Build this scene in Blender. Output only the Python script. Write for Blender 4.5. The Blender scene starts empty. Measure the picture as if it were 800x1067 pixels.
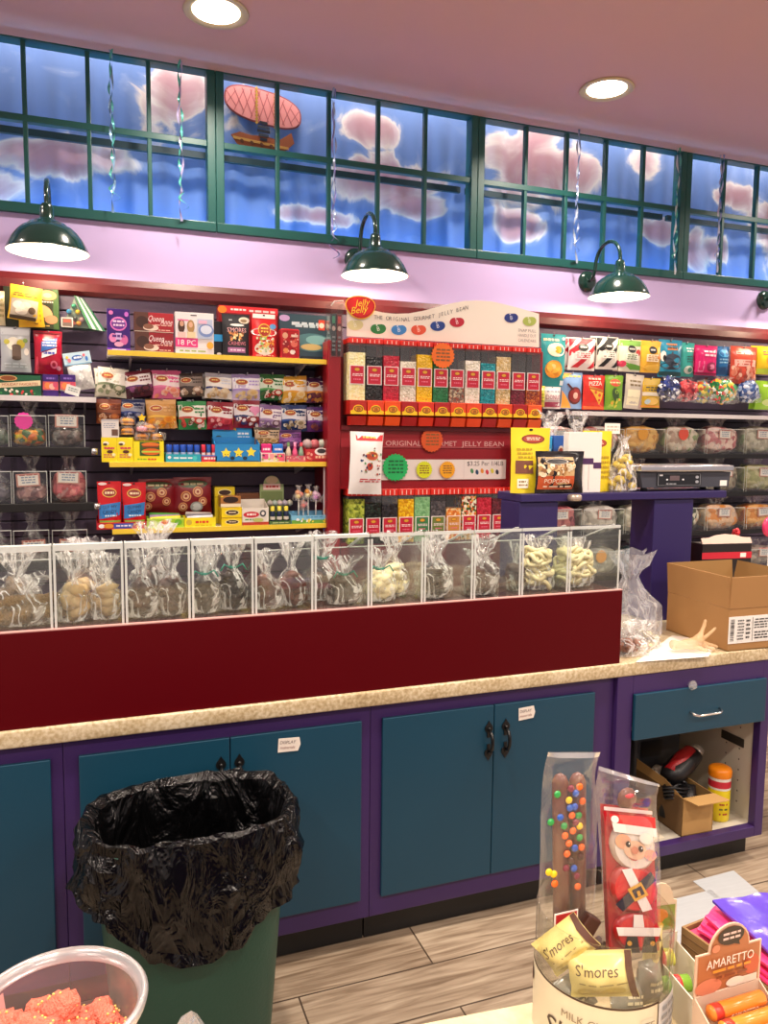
import bpy, bmesh, math, random
from mathutils import Vector, Matrix, Euler, noise
RND = random.Random(11)
SC = bpy.context.scene
COL = SC.collection
PI = math.pi
sin, cos = math.sin, math.cos

# ---------------------------------------------------------------- camera geometry
F_PX, YAW, PIT, ROL, EYE = 805.0, 0.356314, 0.0959135, 0.0104286, 1.69
_f = Vector((sin(YAW) * cos(PIT), cos(YAW) * cos(PIT), -sin(PIT)))
_r0 = Vector((cos(YAW), -sin(YAW), 0))
_u0 = _r0.cross(_f)
_r = cos(ROL) * _r0 + sin(ROL) * _u0
_u = -sin(ROL) * _r0 + cos(ROL) * _u0
CAM = Vector((0, 0, EYE))


def _ray(px, py):
    return _f * F_PX + _r * (px - 400) - _u * (py - 533.5)


def P(px, py, Y):
    """the point seen at a photo position on the plane y = Y"""
    d = _ray(px, py)
    return CAM + d * (Y / d.y)


def PZ(px, py, Z):
    """the same on the level z = Z"""
    d = _ray(px, py)
    return CAM + d * ((Z - EYE) / d.z)


# ---------------------------------------------------------------- materials
_mats = {}


def lin(h):
    h = h.lstrip('#')
    out = []
    for i in (0, 2, 4):
        c = int(h[i:i + 2], 16) / 255
        out.append(c / 12.92 if c <= .04045 else ((c + .055) / 1.055) ** 2.4)
    return (*out, 1)


def new_mat(name):
    m = bpy.data.materials.new(name)
    m.use_nodes = True
    m.node_tree.nodes.clear()
    return m, m.node_tree.nodes, m.node_tree.links


def N(nodes, t, **kw):
    n = nodes.new(t)
    for k, v in kw.items():
        if k in n.bl_rna.properties:
            setattr(n, k, v)
        else:
            n.inputs[k].default_value = v
    return n


def principled(name, col, rough=.5, metal=0, bump=0, bscale=40, vary=0, vscale=6, coat=0, stretch=None, emit=0, spec=.5, sss=0):
    """colour with slight procedural mottling and bump"""
    m, n, l = new_mat(name)
    o = n.new('ShaderNodeOutputMaterial')
    b = N(n, 'ShaderNodeBsdfPrincipled', Roughness=rough, Metallic=metal)
    b.inputs['Coat Weight'].default_value = coat
    b.inputs['Specular IOR Level'].default_value = spec
    l.new(b.outputs[0], o.inputs[0])
    c = lin(col)
    b.inputs['Base Color'].default_value = c
    if vary or bump:
        tc = n.new('ShaderNodeTexCoord')
        src = tc.outputs['Object']
        if stretch:
            mp = n.new('ShaderNodeMapping')
            mp.inputs['Scale'].default_value = stretch
            l.new(src, mp.inputs[0])
            src = mp.outputs[0]
    if vary:
        t = N(n, 'ShaderNodeTexNoise', Scale=vscale, Detail=5.0)
        l.new(src, t.inputs['Vector'])
        mx = n.new('ShaderNodeMix')
        mx.data_type = 'RGBA'
        mx.inputs[6].default_value = tuple(max(0, x * (1 - vary)) for x in c[:3]) + (1,)
        mx.inputs[7].default_value = tuple(min(1, x * (1 + vary)) for x in c[:3]) + (1,)
        l.new(t.outputs['Fac'], mx.inputs[0])
        l.new(mx.outputs[2], b.inputs['Base Color'])
    if bump:
        t2 = N(n, 'ShaderNodeTexNoise', Scale=bscale, Detail=3.0)
        l.new(src, t2.inputs['Vector'])
        bp = N(n, 'ShaderNodeBump', Strength=bump, Distance=.01)
        l.new(t2.outputs['Fac'], bp.inputs['Height'])
        l.new(bp.outputs[0], b.inputs['Normal'])
    if emit:
        b.inputs['Emission Color'].default_value = c
        b.inputs['Emission Strength'].default_value = emit
    return m


def K(col, rough=.45, metal=0, **kw):
    """cached plain paint / print / plastic of one colour"""
    key = (col, rough, metal, tuple(sorted(kw.items())))
    if key not in _mats:
        _mats[key] = principled('paint_' + col.lstrip('#') + '_%d' % len(_mats), col, rough, metal, **kw)
    return _mats[key]


def film(name, clear=.72, rough=.14, tint='#ffffff', haze=.05, bscale=26, bump=.9, painted_glint=0):
    """crinkled clear film: transparent with glossy glints and a little haze"""
    if name in _mats:
        return _mats[name]
    m, n, l = new_mat(name)
    o = n.new('ShaderNodeOutputMaterial')
    tr = N(n, 'ShaderNodeBsdfTransparent', Color=lin(tint))
    gl = N(n, 'ShaderNodeBsdfGlossy', Roughness=rough, Color=(1, 1, 1, 1))
    df = N(n, 'ShaderNodeBsdfDiffuse', Color=lin('#e8e6e4'))
    tc = n.new('ShaderNodeTexCoord')
    ns = N(n, 'ShaderNodeTexNoise', Scale=bscale, Detail=4.0, Distortion=1.2)
    l.new(tc.outputs['Object'], ns.inputs['Vector'])
    bp = N(n, 'ShaderNodeBump', Strength=bump, Distance=.02)
    l.new(ns.outputs['Fac'], bp.inputs['Height'])
    l.new(bp.outputs[0], gl.inputs['Normal'])
    lw = N(n, 'ShaderNodeLayerWeight', Blend=.35)
    l.new(bp.outputs[0], lw.inputs['Normal'])
    mr = N(n, 'ShaderNodeMapRange')
    mr.inputs['From Min'].default_value = .2
    mr.inputs['From Max'].default_value = 1
    mr.inputs['To Min'].default_value = 1 - clear - haze
    mr.inputs['To Max'].default_value = min(.7, 4 * (1 - clear) + .1)
    l.new(lw.outputs['Facing'], mr.inputs['Value'])
    a = n.new('ShaderNodeMixShader')
    l.new(mr.outputs[0], a.inputs[0])
    l.new(tr.outputs[0], a.inputs[1])
    l.new(gl.outputs[0], a.inputs[2])
    c = n.new('ShaderNodeMixShader')
    c.inputs[0].default_value = haze
    if painted_glint:   # crinkle highlights painted as white noise lines in the film
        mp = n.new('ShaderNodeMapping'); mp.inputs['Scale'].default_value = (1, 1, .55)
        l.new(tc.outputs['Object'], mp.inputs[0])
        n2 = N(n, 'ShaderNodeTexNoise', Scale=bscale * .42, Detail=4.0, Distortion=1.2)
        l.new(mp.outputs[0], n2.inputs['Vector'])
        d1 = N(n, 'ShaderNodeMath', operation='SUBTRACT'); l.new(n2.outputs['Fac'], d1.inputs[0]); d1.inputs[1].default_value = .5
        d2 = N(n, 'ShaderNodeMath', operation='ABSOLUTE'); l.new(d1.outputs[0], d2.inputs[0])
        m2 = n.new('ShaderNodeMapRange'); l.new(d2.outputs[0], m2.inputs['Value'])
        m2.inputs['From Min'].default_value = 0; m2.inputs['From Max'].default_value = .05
        m2.inputs['To Min'].default_value = haze + painted_glint; m2.inputs['To Max'].default_value = haze
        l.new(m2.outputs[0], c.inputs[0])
    l.new(a.outputs[0], c.inputs[1])
    l.new(df.outputs[0], c.inputs[2])
    l.new(c.outputs[0], o.inputs[0])
    _mats[name] = m
    return m


def acrylic(name, tint='#f4f8f6', refl=.04, haze=.02, rough=.03):
    if name in _mats:
        return _mats[name]
    m, n, l = new_mat(name)
    o = n.new('ShaderNodeOutputMaterial')
    tr = N(n, 'ShaderNodeBsdfTransparent', Color=lin(tint))
    gl = N(n, 'ShaderNodeBsdfGlossy', Roughness=rough)
    df = N(n, 'ShaderNodeBsdfDiffuse', Color=lin('#e9ebe8'))
    lw = N(n, 'ShaderNodeLayerWeight', Blend=.5)
    pw = N(n, 'ShaderNodeMath', operation='POWER')
    l.new(lw.outputs['Facing'], pw.inputs[0])
    pw.inputs[1].default_value = 4
    ad = N(n, 'ShaderNodeMath', operation='MULTIPLY_ADD')
    l.new(pw.outputs[0], ad.inputs[0])
    ad.inputs[1].default_value = .6
    ad.inputs[2].default_value = refl
    a = n.new('ShaderNodeMixShader')
    l.new(ad.outputs[0], a.inputs[0])
    l.new(tr.outputs[0], a.inputs[1])
    l.new(gl.outputs[0], a.inputs[2])
    c = n.new('ShaderNodeMixShader')
    c.inputs[0].default_value = haze
    l.new(a.outputs[0], c.inputs[1])
    l.new(df.outputs[0], c.inputs[2])
    l.new(c.outputs[0], o.inputs[0])
    _mats[name] = m
    return m


def beans(name, cols, scale=60, rough=.25, bump=.5):
    """a mass of small sweets: voronoi cells, each of one of the colours"""
    key = ('beans', name)
    if key in _mats:
        return _mats[key]
    m, n, l = new_mat('beans_' + name)
    o = n.new('ShaderNodeOutputMaterial')
    b = N(n, 'ShaderNodeBsdfPrincipled', Roughness=rough)
    tc = n.new('ShaderNodeTexCoord')
    v = N(n, 'ShaderNodeTexVoronoi', Scale=scale)
    l.new(tc.outputs['Object'], v.inputs['Vector'])
    sp = n.new('ShaderNodeSeparateColor')
    l.new(v.outputs['Color'], sp.inputs[0])
    r = n.new('ShaderNodeValToRGB')
    r.color_ramp.interpolation = 'CONSTANT'
    els = r.color_ramp.elements
    for i, c in enumerate(cols):
        e = els[i] if i < 2 else els.new(i / len(cols))
        e.position = i / len(cols)
        e.color = lin(c)
    if len(cols) == 1:
        els[1].color = lin(cols[0])
    l.new(sp.outputs[0], r.inputs[0])
    l.new(r.outputs[0], b.inputs['Base Color'])
    bp = N(n, 'ShaderNodeBump', Strength=bump, Distance=.006, invert=True)
    l.new(v.outputs['Distance'], bp.inputs['Height'])
    l.new(bp.outputs[0], b.inputs['Normal'])
    l.new(b.outputs[0], o.inputs[0])
    _mats[key] = m
    return m


def emitter(name, col, strength):
    m, n, l = new_mat(name)
    o = n.new('ShaderNodeOutputMaterial')
    e = N(n, 'ShaderNodeEmission', Color=lin(col), Strength=strength)
    l.new(e.outputs[0], o.inputs[0])
    return m


# ---------------------------------------------------------------- mesh builder
def tag(o, label=None, cat=None, group=None, kind=None):
    if label: o['label'] = label
    if cat: o['category'] = cat
    if group: o['group'] = group
    if kind: o['kind'] = kind
    return o


def empty(name, loc, label=None, cat=None, group=None, rz=0, rx=0, ry=0):
    o = bpy.data.objects.new(name, None)
    o.empty_display_size = .05
    COL.objects.link(o)
    o.location = loc
    o.rotation_euler = (rx, ry, rz)
    return tag(o, label, cat, group)


class B:
    def __init__(self):
        self.v, self.f, self.mi, self.sm, self.mats = [], [], [], [], []

    def _m(self, mat):
        if isinstance(mat, str): mat = K(mat)
        for i, x in enumerate(self.mats):
            if x is mat: return i
        self.mats.append(mat)
        return len(self.mats) - 1

    def add(self, vs, fs, mat, smooth=False, X=None):
        k = len(self.v)
        self.v += [tuple(X @ Vector(p)) for p in vs] if X is not None else [tuple(p) for p in vs]
        i = self._m(mat)
        for f in fs:
            self.f.append(tuple(a + k for a in f))
            self.mi.append(i)
            self.sm.append(smooth)
        return self

    def box(self, x0, y0, z0, x1, y1, z1, mat, bev=0, X=None, seg=2):
        x0, x1 = min(x0, x1), max(x0, x1); y0, y1 = min(y0, y1), max(y0, y1); z0, z1 = min(z0, z1), max(z0, z1)
        if bev <= 0:
            vs = [(x, y, z) for z in (z0, z1) for y in (y0, y1) for x in (x0, x1)]
            return self.add(vs, [(0, 2, 3, 1), (4, 5, 7, 6), (0, 1, 5, 4), (2, 6, 7, 3), (0, 4, 6, 2), (1, 3, 7, 5)], mat, False, X)
        bm = bmesh.new()
        bmesh.ops.create_cube(bm, size=1)
        for v in bm.verts:
            v.co = Vector(((x0 + x1) / 2 + v.co.x * (x1 - x0), (y0 + y1) / 2 + v.co.y * (y1 - y0), (z0 + z1) / 2 + v.co.z * (z1 - z0)))
        bev = min(bev, .48 * min(x1 - x0, y1 - y0, z1 - z0))
        bmesh.ops.bevel(bm, geom=bm.edges[:], offset=bev, segments=seg, profile=.5, affect='EDGES')
        return self.bm(bm, mat, seg > 2, X)

    def bm(self, bm, mat, smooth=False, X=None):
        bm.verts.index_update()
        vs = [tuple(v.co) for v in bm.verts]
        fs = [tuple(v.index for v in f.verts) for f in bm.faces]
        bm.free()
        return self.add(vs, fs, mat, smooth, X)

    def prism(self, pts, y0, y1, mat, side=None, X=None):
        """polygon in x,z extruded from y0 (front) to y1"""
        n = len(pts)
        vs = [(p[0], y0, p[1]) for p in pts] + [(p[0], y1, p[1]) for p in pts]
        self.add(vs, [tuple(range(n)), tuple(range(2 * n - 1, n - 1, -1))], mat, False, X)
        return self.add(vs, [(i, i + n, (i + 1) % n + n, (i + 1) % n) for i in range(n)], side or mat, False, X)

    def lathe(self, prof, mat, seg=24, X=None, smooth=True, arc=None, wob=None):
        """profile of (r, z) around z"""
        vs, fs = [], []
        for j, (r, z) in enumerate(prof):
            for i in range(seg):
                a = 2 * PI * i / seg
                k = wob(a, j) if wob else 1
                vs.append((r * k * cos(a), r * k * sin(a), z))
        for j in range(len(prof) - 1):
            for i in range(seg):
                a, b = j * seg + i, j * seg + (i + 1) % seg
                fs.append((a, b, b + seg, a + seg))
        return self.add(vs, fs, mat, smooth, X)

    def tube(self, pts, r, mat, seg=8, X=None, cap=True):
        pts = [Vector(p) for p in pts]
        rs = r if isinstance(r, (list, tuple)) else [r] * len(pts)
        vs, fs = [], []
        t0 = (pts[1] - pts[0]).normalized()
        up = Vector((0, 0, 1)) if abs(t0.z) < .9 else Vector((1, 0, 0))
        a = t0.cross(up).normalized()
        for i, p in enumerate(pts):
            t = (pts[min(i + 1, len(pts) - 1)] - pts[max(i - 1, 0)])
            if t.length > 1e-9: t.normalize()
            a = (a - t * a.dot(t)).normalized()
            b = t.cross(a)
            for k in range(seg):
                g = 2 * PI * k / seg
                vs.append(p + (a * cos(g) + b * sin(g)) * rs[i])
        for i in range(len(pts) - 1):
            for k in range(seg):
                q, w = i * seg + k, i * seg + (k + 1) % seg
                fs.append((q, w, w + seg, q + seg))
        if cap:
            fs.append(tuple(range(seg - 1, -1, -1)))
            fs.append(tuple(range((len(pts) - 1) * seg, len(pts) * seg)))
        return self.add(vs, fs, mat, True, X)

    def ball(self, c, r, mat, sub=2, X=None, scale=(1, 1, 1), jit=0, seed=0, fr=1.5):
        bm = bmesh.new()
        bmesh.ops.create_icosphere(bm, subdivisions=sub, radius=1)
        for v in bm.verts:
            k = 1 + jit * noise.noise(v.co * fr + Vector((seed * 3.1, seed * 1.7, 0))) if jit else 1
            v.co = Vector((c[0] + v.co.x * r * scale[0] * k, c[1] + v.co.y * r * scale[1] * k, c[2] + v.co.z * r * scale[2] * k))
        return self.bm(bm, mat, True, X)

    def grid(self, fn, nu, nv, mat, smooth=True, X=None, flip=False):
        vs = [fn(i / nu, j / nv) for j in range(nv + 1) for i in range(nu + 1)]
        fs = []
        for j in range(nv):
            for i in range(nu):
                a = j * (nu + 1) + i
                q = (a, a + 1, a + nu + 2, a + nu + 1)
                fs.append(q[::-1] if flip else q)
        return self.add(vs, fs, mat, smooth, X)

    def obj(self, name, parent=None, loc=None, rot=None, label=None, cat=None, group=None, kind=None):
        me = bpy.data.meshes.new(name)
        me.from_pydata(self.v, [], self.f)
        for m in self.mats: me.materials.append(m)
        me.polygons.foreach_set('material_index', self.mi)
        me.polygons.foreach_set('use_smooth', self.sm)
        me.update()
        o = bpy.data.objects.new(name, me)
        COL.objects.link(o)
        if parent is not None: o.parent = parent
        if loc is not None: o.location = loc
        if rot is not None: o.rotation_euler = rot
        return tag(o, label, cat, group, kind)


def T(loc=(0, 0, 0), rx=0, ry=0, rz=0, s=1):
    sc = s if isinstance(s, (tuple, list)) else (s, s, s)
    return Matrix.Translation(loc) @ Euler((rx, ry, rz)).to_matrix().to_4x4() @ Matrix.Diagonal((*sc, 1))


def dup(root, loc=None, rot=None, label=None, group=None):
    r = root.copy()
    COL.objects.link(r)
    if loc is not None: r.location = loc
    if rot is not None: r.rotation_euler = rot
    if label: r['label'] = label
    if group: r['group'] = group
    for ch in list(root.children):
        c = ch.copy(); COL.objects.link(c); c.parent = r
        for g in list(ch.children):
            d = g.copy(); COL.objects.link(d); d.parent = c
    return r


# ---------------------------------------------------------------- lettering and printed art
_txt = {}


def text_geo(s):
    """outline of a line of lettering, cap height 1, centred"""
    if s in _txt: return _txt[s]
    cu = bpy.data.curves.new('lettering', 'FONT')
    cu.body = s
    cu.resolution_u = 2
    o = bpy.data.objects.new('lettering', cu)
    COL.objects.link(o)
    dg = bpy.context.evaluated_depsgraph_get()
    dg.update()
    me = o.evaluated_get(dg).to_mesh()
    vs = [(v.co.x, v.co.y) for v in me.vertices]
    fs = [tuple(p.vertices) for p in me.polygons]
    o.evaluated_get(dg).to_mesh_clear()
    bpy.data.objects.remove(o)
    bpy.data.curves.remove(cu)
    x0, x1 = min(v[0] for v in vs), max(v[0] for v in vs)
    H = .69
    vs = [((x - (x0 + x1) / 2) / H, y / H - .5) for x, y in vs]
    _txt[s] = (vs, fs, (x1 - x0) / H)
    return _txt[s]


def art(b, ops, surf, w, h, e0=.0008, de=.0004):
    """print ops on a surface surf(u, v, eps); u, v run 0..1 over width w and height h.
    R u0 v0 u1 v1 c | E u v ru rv c [rot] | G pts c | T s u v hv c [wmax, rot, shear] | L u0 v0 u1 v1 rows c (illegible small print)
    S u v r n c (starburst, r in width) | W v0 v1 amp c (wavy band) | D u0 v0 u1 v1 n cols r (dots, r in width)"""
    for i, op in enumerate(ops):
        e = e0 + de * i
        k = op[0]
        if k == 'R':
            _, u0, v0, u1, v1, c = op
            nu = max(1, min(6, round(abs(u1 - u0) * 6))); nv = max(1, min(6, round(abs(v1 - v0) * 6)))
            b.grid(lambda s, t: surf(u0 + (u1 - u0) * s, v0 + (v1 - v0) * t, e), nu, nv, c if not isinstance(c, str) else K(c))
        elif k == 'W':
            _, v0, v1, amp, c = op
            b.grid(lambda s, t: surf(.015 + .97 * s, v0 + (v1 - v0) * t + amp * sin(s * 5.5), e), 8, 2, K(c) if isinstance(c, str) else c)
        elif k in 'ES':
            if k == 'E':
                _, cu, cv, ru, rv, c = op[:6]; rot = op[6] if len(op) > 6 else 0; n = 18; star = None
            else:
                _, cu, cv, ru, np_, c = op[:6]; rv = ru * w / h; rot = 0; n = np_ * 2; star = 1
            vs = [surf(cu, cv, e)]; fs = []
            for q in range(n):
                a = 2 * PI * q / n
                rr = (.86 if q % 2 else 1) if star else 1
                if star and np_ <= 6: rr = .5 if q % 2 else 1
                x, y = ru * w * cos(a) * rr, rv * h * sin(a) * rr
                if star and np_ <= 6: x, y = ru * w * sin(a) * rr, rv * h * cos(a) * rr
                vs.append(surf(cu + (x * cos(rot) - y * sin(rot)) / w, cv + (x * sin(rot) + y * cos(rot)) / h, e))
            fs = [(0, 1 + q, 1 + (q + 1) % n) for q in range(n)]
            b.add(vs, fs, K(c) if isinstance(c, str) else c)
        elif k == 'G':
            _, pts, c = op
            q = pts if len(pts) == 4 else (pts + [pts[-1]] if len(pts) == 3 else None)
            if q:
                b.grid(lambda s, t: surf(*[(q[0][k_] * (1 - s) + q[1][k_] * s) * (1 - t) + (q[3][k_] * (1 - s) + q[2][k_] * s) * t for k_ in (0, 1)], e), 5, 4, K(c) if isinstance(c, str) else c)
            else:
                b.add([surf(u, v, e) for u, v in pts], [tuple(range(len(pts)))], K(c) if isinstance(c, str) else c)
        elif k == 'T':
            _, s, cu, cv, hv, c = op[:6]
            wmax = op[6] if len(op) > 6 else .9
            rot = op[7] if len(op) > 7 else 0
            sh = op[8] if len(op) > 8 else 0
            vs, fs, tw = text_geo(s)
            hh = hv * h
            sx = hh
            if tw * hh > wmax * w: sx = wmax * w / tw
            out = []
            for x, y in vs:
                X_, Y_ = x * sx + y * hh * sh, y * hh
                out.append(surf(cu + (X_ * cos(rot) - Y_ * sin(rot)) / w, cv + (X_ * sin(rot) + Y_ * cos(rot)) / h, e + .0004))
            b.add(out, fs, K(c) if isinstance(c, str) else c)
        elif k == 'L':
            _, u0, v0, u1, v1, rows, c = op
            for q in range(rows):
                va = v1 - (v1 - v0) * (q + .2) / rows; vb = v1 - (v1 - v0) * (q + .7) / rows
                x = u0 + (u1 - u0) * RND.uniform(0, .08)
                while x < u1 - .02:
                    x2 = min(u1, x + (u1 - u0) * RND.uniform(.12, .34))
                    b.add([surf(x, vb, e), surf(x2, vb, e), surf(x2, va, e), surf(x, va, e)], [(0, 1, 2, 3)], K(c))
                    x = x2 + (u1 - u0) * .06
        elif k == 'D':
            _, u0, v0, u1, v1, n, cols, r = op
            for q in range(n):
                cu, cv = RND.uniform(u0, u1), RND.uniform(v0, v1)
                c = cols[q % len(cols)]
                rr = r * RND.uniform(.75, 1.2); ro = RND.uniform(0, 3)
                vs = []
                for t in range(8):
                    a = 2 * PI * t / 8
                    x, y = rr * w * cos(a), rr * w * .75 * sin(a)
                    vs.append(surf(cu + (x * cos(ro) - y * sin(ro)) / w, cv + (x * sin(ro) + y * cos(ro)) / h, e + .0002 * (q % 5)))
                b.add(vs, [tuple(range(8))], K(c))
    return b


# ---------------------------------------------------------------- packs (front faces -y, origin at the bottom centre)
def carton(w, h, d, col, ops=(), side=None, rough=.4, bev=.0015):
    b = B()
    b.box(-w / 2, 0, 0, w / 2, d, h, K(col, rough), bev)
    if side:
        b.box(w / 2 - .001, .0015, .002, w / 2 + .0006, d - .0015, h - .002, K(side, rough))
    art(b, ops, lambda u, v, e: (-w / 2 + u * w, -e, v * h), w, h)
    return b


def pouch_surf(w, h, d, seed=0, stand=False, crimp=.07):
    def s(u, v, e, back=False):
        c = min(1, max(0, u)); t = min(1, max(0, v))
        cu = 1 - abs(2 * c - 1) ** 3.2
        vv = (t - crimp * .6) / (1 - crimp * 1.6)
        if stand:
            cv = max(0, min(1, (1 - vv) * 1.6)) ** .8 if vv > .2 else 1
            cv = cv if vv > -.02 else 1
        else:
            cv = max(0, 1 - abs(2 * vv - 1) ** 3.0)
        nz = 1 + .35 * noise.noise(Vector((c * 3.2 + seed, t * 3.2, seed * 1.3)))
        y = d / 2 * cu * cv * nz
        wob = .012 * w * noise.noise(Vector((seed * 2.2, t * 5, 3))) * (1 if abs(2 * c - 1) > .2 else 0)
        x = -w / 2 + u * w * 1.0 + wob * (2 * c - 1)
        x *= 1 - .05 * cv
        return (x, (y if back else -y - e), v * h)
    return s


def pouch(w, h, d, col, ops=(), seed=0, rough=.3, stand=False, back=None, hole=True, crimp=.07):
    b = B()
    s = pouch_surf(w, h, d, seed, stand, crimp)
    m = K(col, rough)
    b.grid(lambda u, v: s(u, v, .0002), 10, 12, m)
    b.grid(lambda u, v: s(u, v, 0, True), 10, 12, K(back, rough) if back else m, flip=True)
    for v in (0, 1):
        vs = [s(i / 10, v, .0002) for i in range(11)] + [s(i / 10, v, 0, True) for i in range(11)]
        b.add(vs, [(i, i + 1, i + 12, i + 11) for i in range(10)], m)
    art(b, ops, s, w, h, .0016, .0004)
    if hole:
        art(b, [('E', .5, 1 - crimp * .45, .05, .018, '#20181c')], s, w, h, .003)
    return b


def rect_at(x0, y0, x1, y1, Y):
    """bottom-centre point, width, height of a photo rectangle that stands on the plane y = Y"""
    ym = (y0 + y1) / 2; xm = (x0 + x1) / 2
    w = P(x1, ym, Y).x - P(x0, ym, Y).x
    zt, zb = P(xm, y0, Y).z, P(xm, y1, Y).z
    return Vector((P(xm, y1, Y).x, Y, zb)), w, zt - zb
# ================================================================= room
YW = 4.40            # window wall
ZC = EYE + .4422 * YW  # ceiling
Z_WB = EYE + .2509 * YW  # window frame bottom
Z_MID = EYE + .3565 * YW
YS = 4.36            # slatwall face
Z_CR = EYE + .1856 * 4.33
XL, XR = -2.6, 7.4


def struct(b, name, parent=None):
    return b.obj(name, parent, kind='structure')


def floor_mat():
    m, n, l = new_mat('wood_look_floor_tile')
    o = n.new('ShaderNodeOutputMaterial')
    b = N(n, 'ShaderNodeBsdfPrincipled', Roughness=.38)
    tc = n.new('ShaderNodeTexCoord')
    mp = n.new('ShaderNodeMapping')
    mp.inputs['Location'].default_value = (.22, .063, 0)
    l.new(tc.outputs['Object'], mp.inputs[0])
    br = N(n, 'ShaderNodeTexBrick', Scale=1.0)
    br.inputs['Color1'].default_value = (.35, .35, .35, 1)
    br.inputs['Color2'].default_value = (.75, .75, .75, 1)
    br.inputs['Mortar'].default_value = (0, 0, 0, 1)
    br.inputs['Mortar Size'].default_value = .003
    br.inputs['Brick Width'].default_value = 1.2
    br.inputs['Row Height'].default_value = .2
    br.offset = .37
    l.new(mp.outputs[0], br.inputs['Vector'])
    ms = n.new('ShaderNodeMapping')
    ms.inputs['Scale'].default_value = (1.6, 22, 1)
    l.new(tc.outputs['Object'], ms.inputs[0])
    ns = N(n, 'ShaderNodeTexNoise', Scale=2.2, Detail=8.0, Distortion=.8)
    l.new(ms.outputs[0], ns.inputs['Vector'])
    ad = N(n, 'ShaderNodeMath', operation='MULTIPLY_ADD')
    l.new(br.outputs['Color'], ad.inputs[0])
    ad.inputs[1].default_value = .28
    l.new(ns.outputs['Fac'], ad.inputs[2])
    r = n.new('ShaderNodeValToRGB')
    e = r.color_ramp.elements
    e[0].position = .45; e[0].color = lin('#75624f')
    e[1].position = .85; e[1].color = lin('#b3a28c')
    x = e.new(.64); x.color = lin('#978570')
    l.new(ad.outputs[0], r.inputs[0])
    mx = n.new('ShaderNodeMix'); mx.data_type = 'RGBA'
    l.new(br.outputs['Fac'], mx.inputs[0])
    l.new(r.outputs[0], mx.inputs[6])
    mx.inputs[7].default_value = lin('#4a3c30')
    l.new(mx.outputs[2], b.inputs['Base Color'])
    bp = N(n, 'ShaderNodeBump', Strength=.15, Distance=.004)
    l.new(ns.outputs['Fac'], bp.inputs['Height'])
    l.new(bp.outputs[0], b.inputs['Normal'])
    l.new(b.outputs[0], o.inputs[0])
    return m


b = B(); b.box(XL, -3.5, -.05, XR, YW + .5, 0, floor_mat())
struct(b, 'floor')
CEIL = principled('ceiling_mauve_paint', '#d0aaa8', .8, vary=.03, vscale=1.2)
LILAC = principled('lilac_wall_paint', '#c6b2e0', .7, vary=.03, vscale=1.5)
b = B(); b.box(XL, -3.5, ZC, XR, YW + .06, ZC + .08, CEIL)
struct(b, 'ceiling')
b = B()
b.box(XL, YW, 0, XR, YW + .08, Z_WB + .01, LILAC)
struct(b, 'wall_back')
CR = principled('dark_red_gloss_paint', '#5a1116', .4, vary=.08, vscale=3)
b = B()   # red cornice over the slatted panel
b.prism([(0, 0), (.05, 0), (.075, .02), (.075, .06), (.06, .095), (0, .095)], 0, XR - XL, CR,
        X=Matrix(((0, 1, 0, XL), (-1, 0, 0, YW), (0, 0, 1, Z_CR - .095), (0, 0, 0, 1))))
struct(b, 'trim_1')
# slatted panel: grooves every 76 mm
SLAT = principled('plum_slat_panel', '#54455c', .5, vary=.12, vscale=4, bump=.1, bscale=90)
GRV = K('#1c1520', .7)
b = B()
z = .5; zt = Z_CR - .09
while z < zt:
    z2 = min(z + .0755, zt)
    b.box(XL, YS, z, XR, YW - .001, z2, SLAT, .002, seg=1)
    if z2 < zt: b.box(XL, YS + .012, z2 - .001, XR, YW - .001, z2 + .0085, GRV)
    z = z2 + .0075
struct(b, 'trim_2')

# ---------------------------------------------------------------- high windows with painted sky behind
GREEN = principled('dark_green_gloss_paint', '#1a5450', .38, vary=.08, vscale=5)
GLASS = acrylic('window_glass', '#f8fbff', .0, 0, .35)
XP = [.1463 * YW - .3586 * YW * (1 - i) for i in range(4)]   # post centres
XP = [XP[0], XP[1], XP[2], XP[3]] + [XP[3] + .3586 * YW]
ZG = EYE + .2625 * YW
for i in range(4):
    x0, x1 = XP[i], XP[i + 1]
    e = empty('window_%d' % (i + 1), ((x0 + x1) / 2, YW, Z_WB)); e['kind'] = 'structure'
    w = x1 - x0; hh = ZC - Z_WB
    f = B()
    f.box(-w / 2 + .001, -.02, 0, w / 2 - .001, .075, ZG - Z_WB, GREEN, .004)
    f.box(-w / 2 + .001, -.012, ZG - Z_WB - .001, -w / 2 + .045, .07, hh, GREEN, .003)
    f.box(w / 2 - .045, -.012, ZG - Z_WB - .001, w / 2 - .001, .07, hh, GREEN, .003)
    f.box(-w / 2 + .045, -.008, hh - .007, w / 2 - .045, .07, hh, GREEN)
    f.obj('window_frame', e)
    q = B()
    iw = w - .09
    for k in range(1, 5):
        xx = -w / 2 + .045 + iw * k / 5
        q.box(xx - .011, .0, ZG - Z_WB, xx + .011, .035, hh - .007, GREEN, .003)
    q.box(-w / 2 + .045, -.003, Z_MID - Z_WB - .017, w / 2 - .045, .038, Z_MID - Z_WB + .017, GREEN, .003)
    q.obj('muntins', e)
    q = B(); q.box(-w / 2 + .046, .015, ZG - Z_WB + .001, w / 2 - .046, .019, hh - .008, GLASS)
    q.obj('pane', e)
    q = B(); q.box(-w / 2 + .02, .19, Z_MID - Z_WB - .018, w / 2 - .02, .215, Z_MID - Z_WB + .018, K('#173a3c', .5))  # added dark bar for the middle muntin's shadow line on the backdrop
    q.obj('muntin_shade_bar', e)


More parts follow.
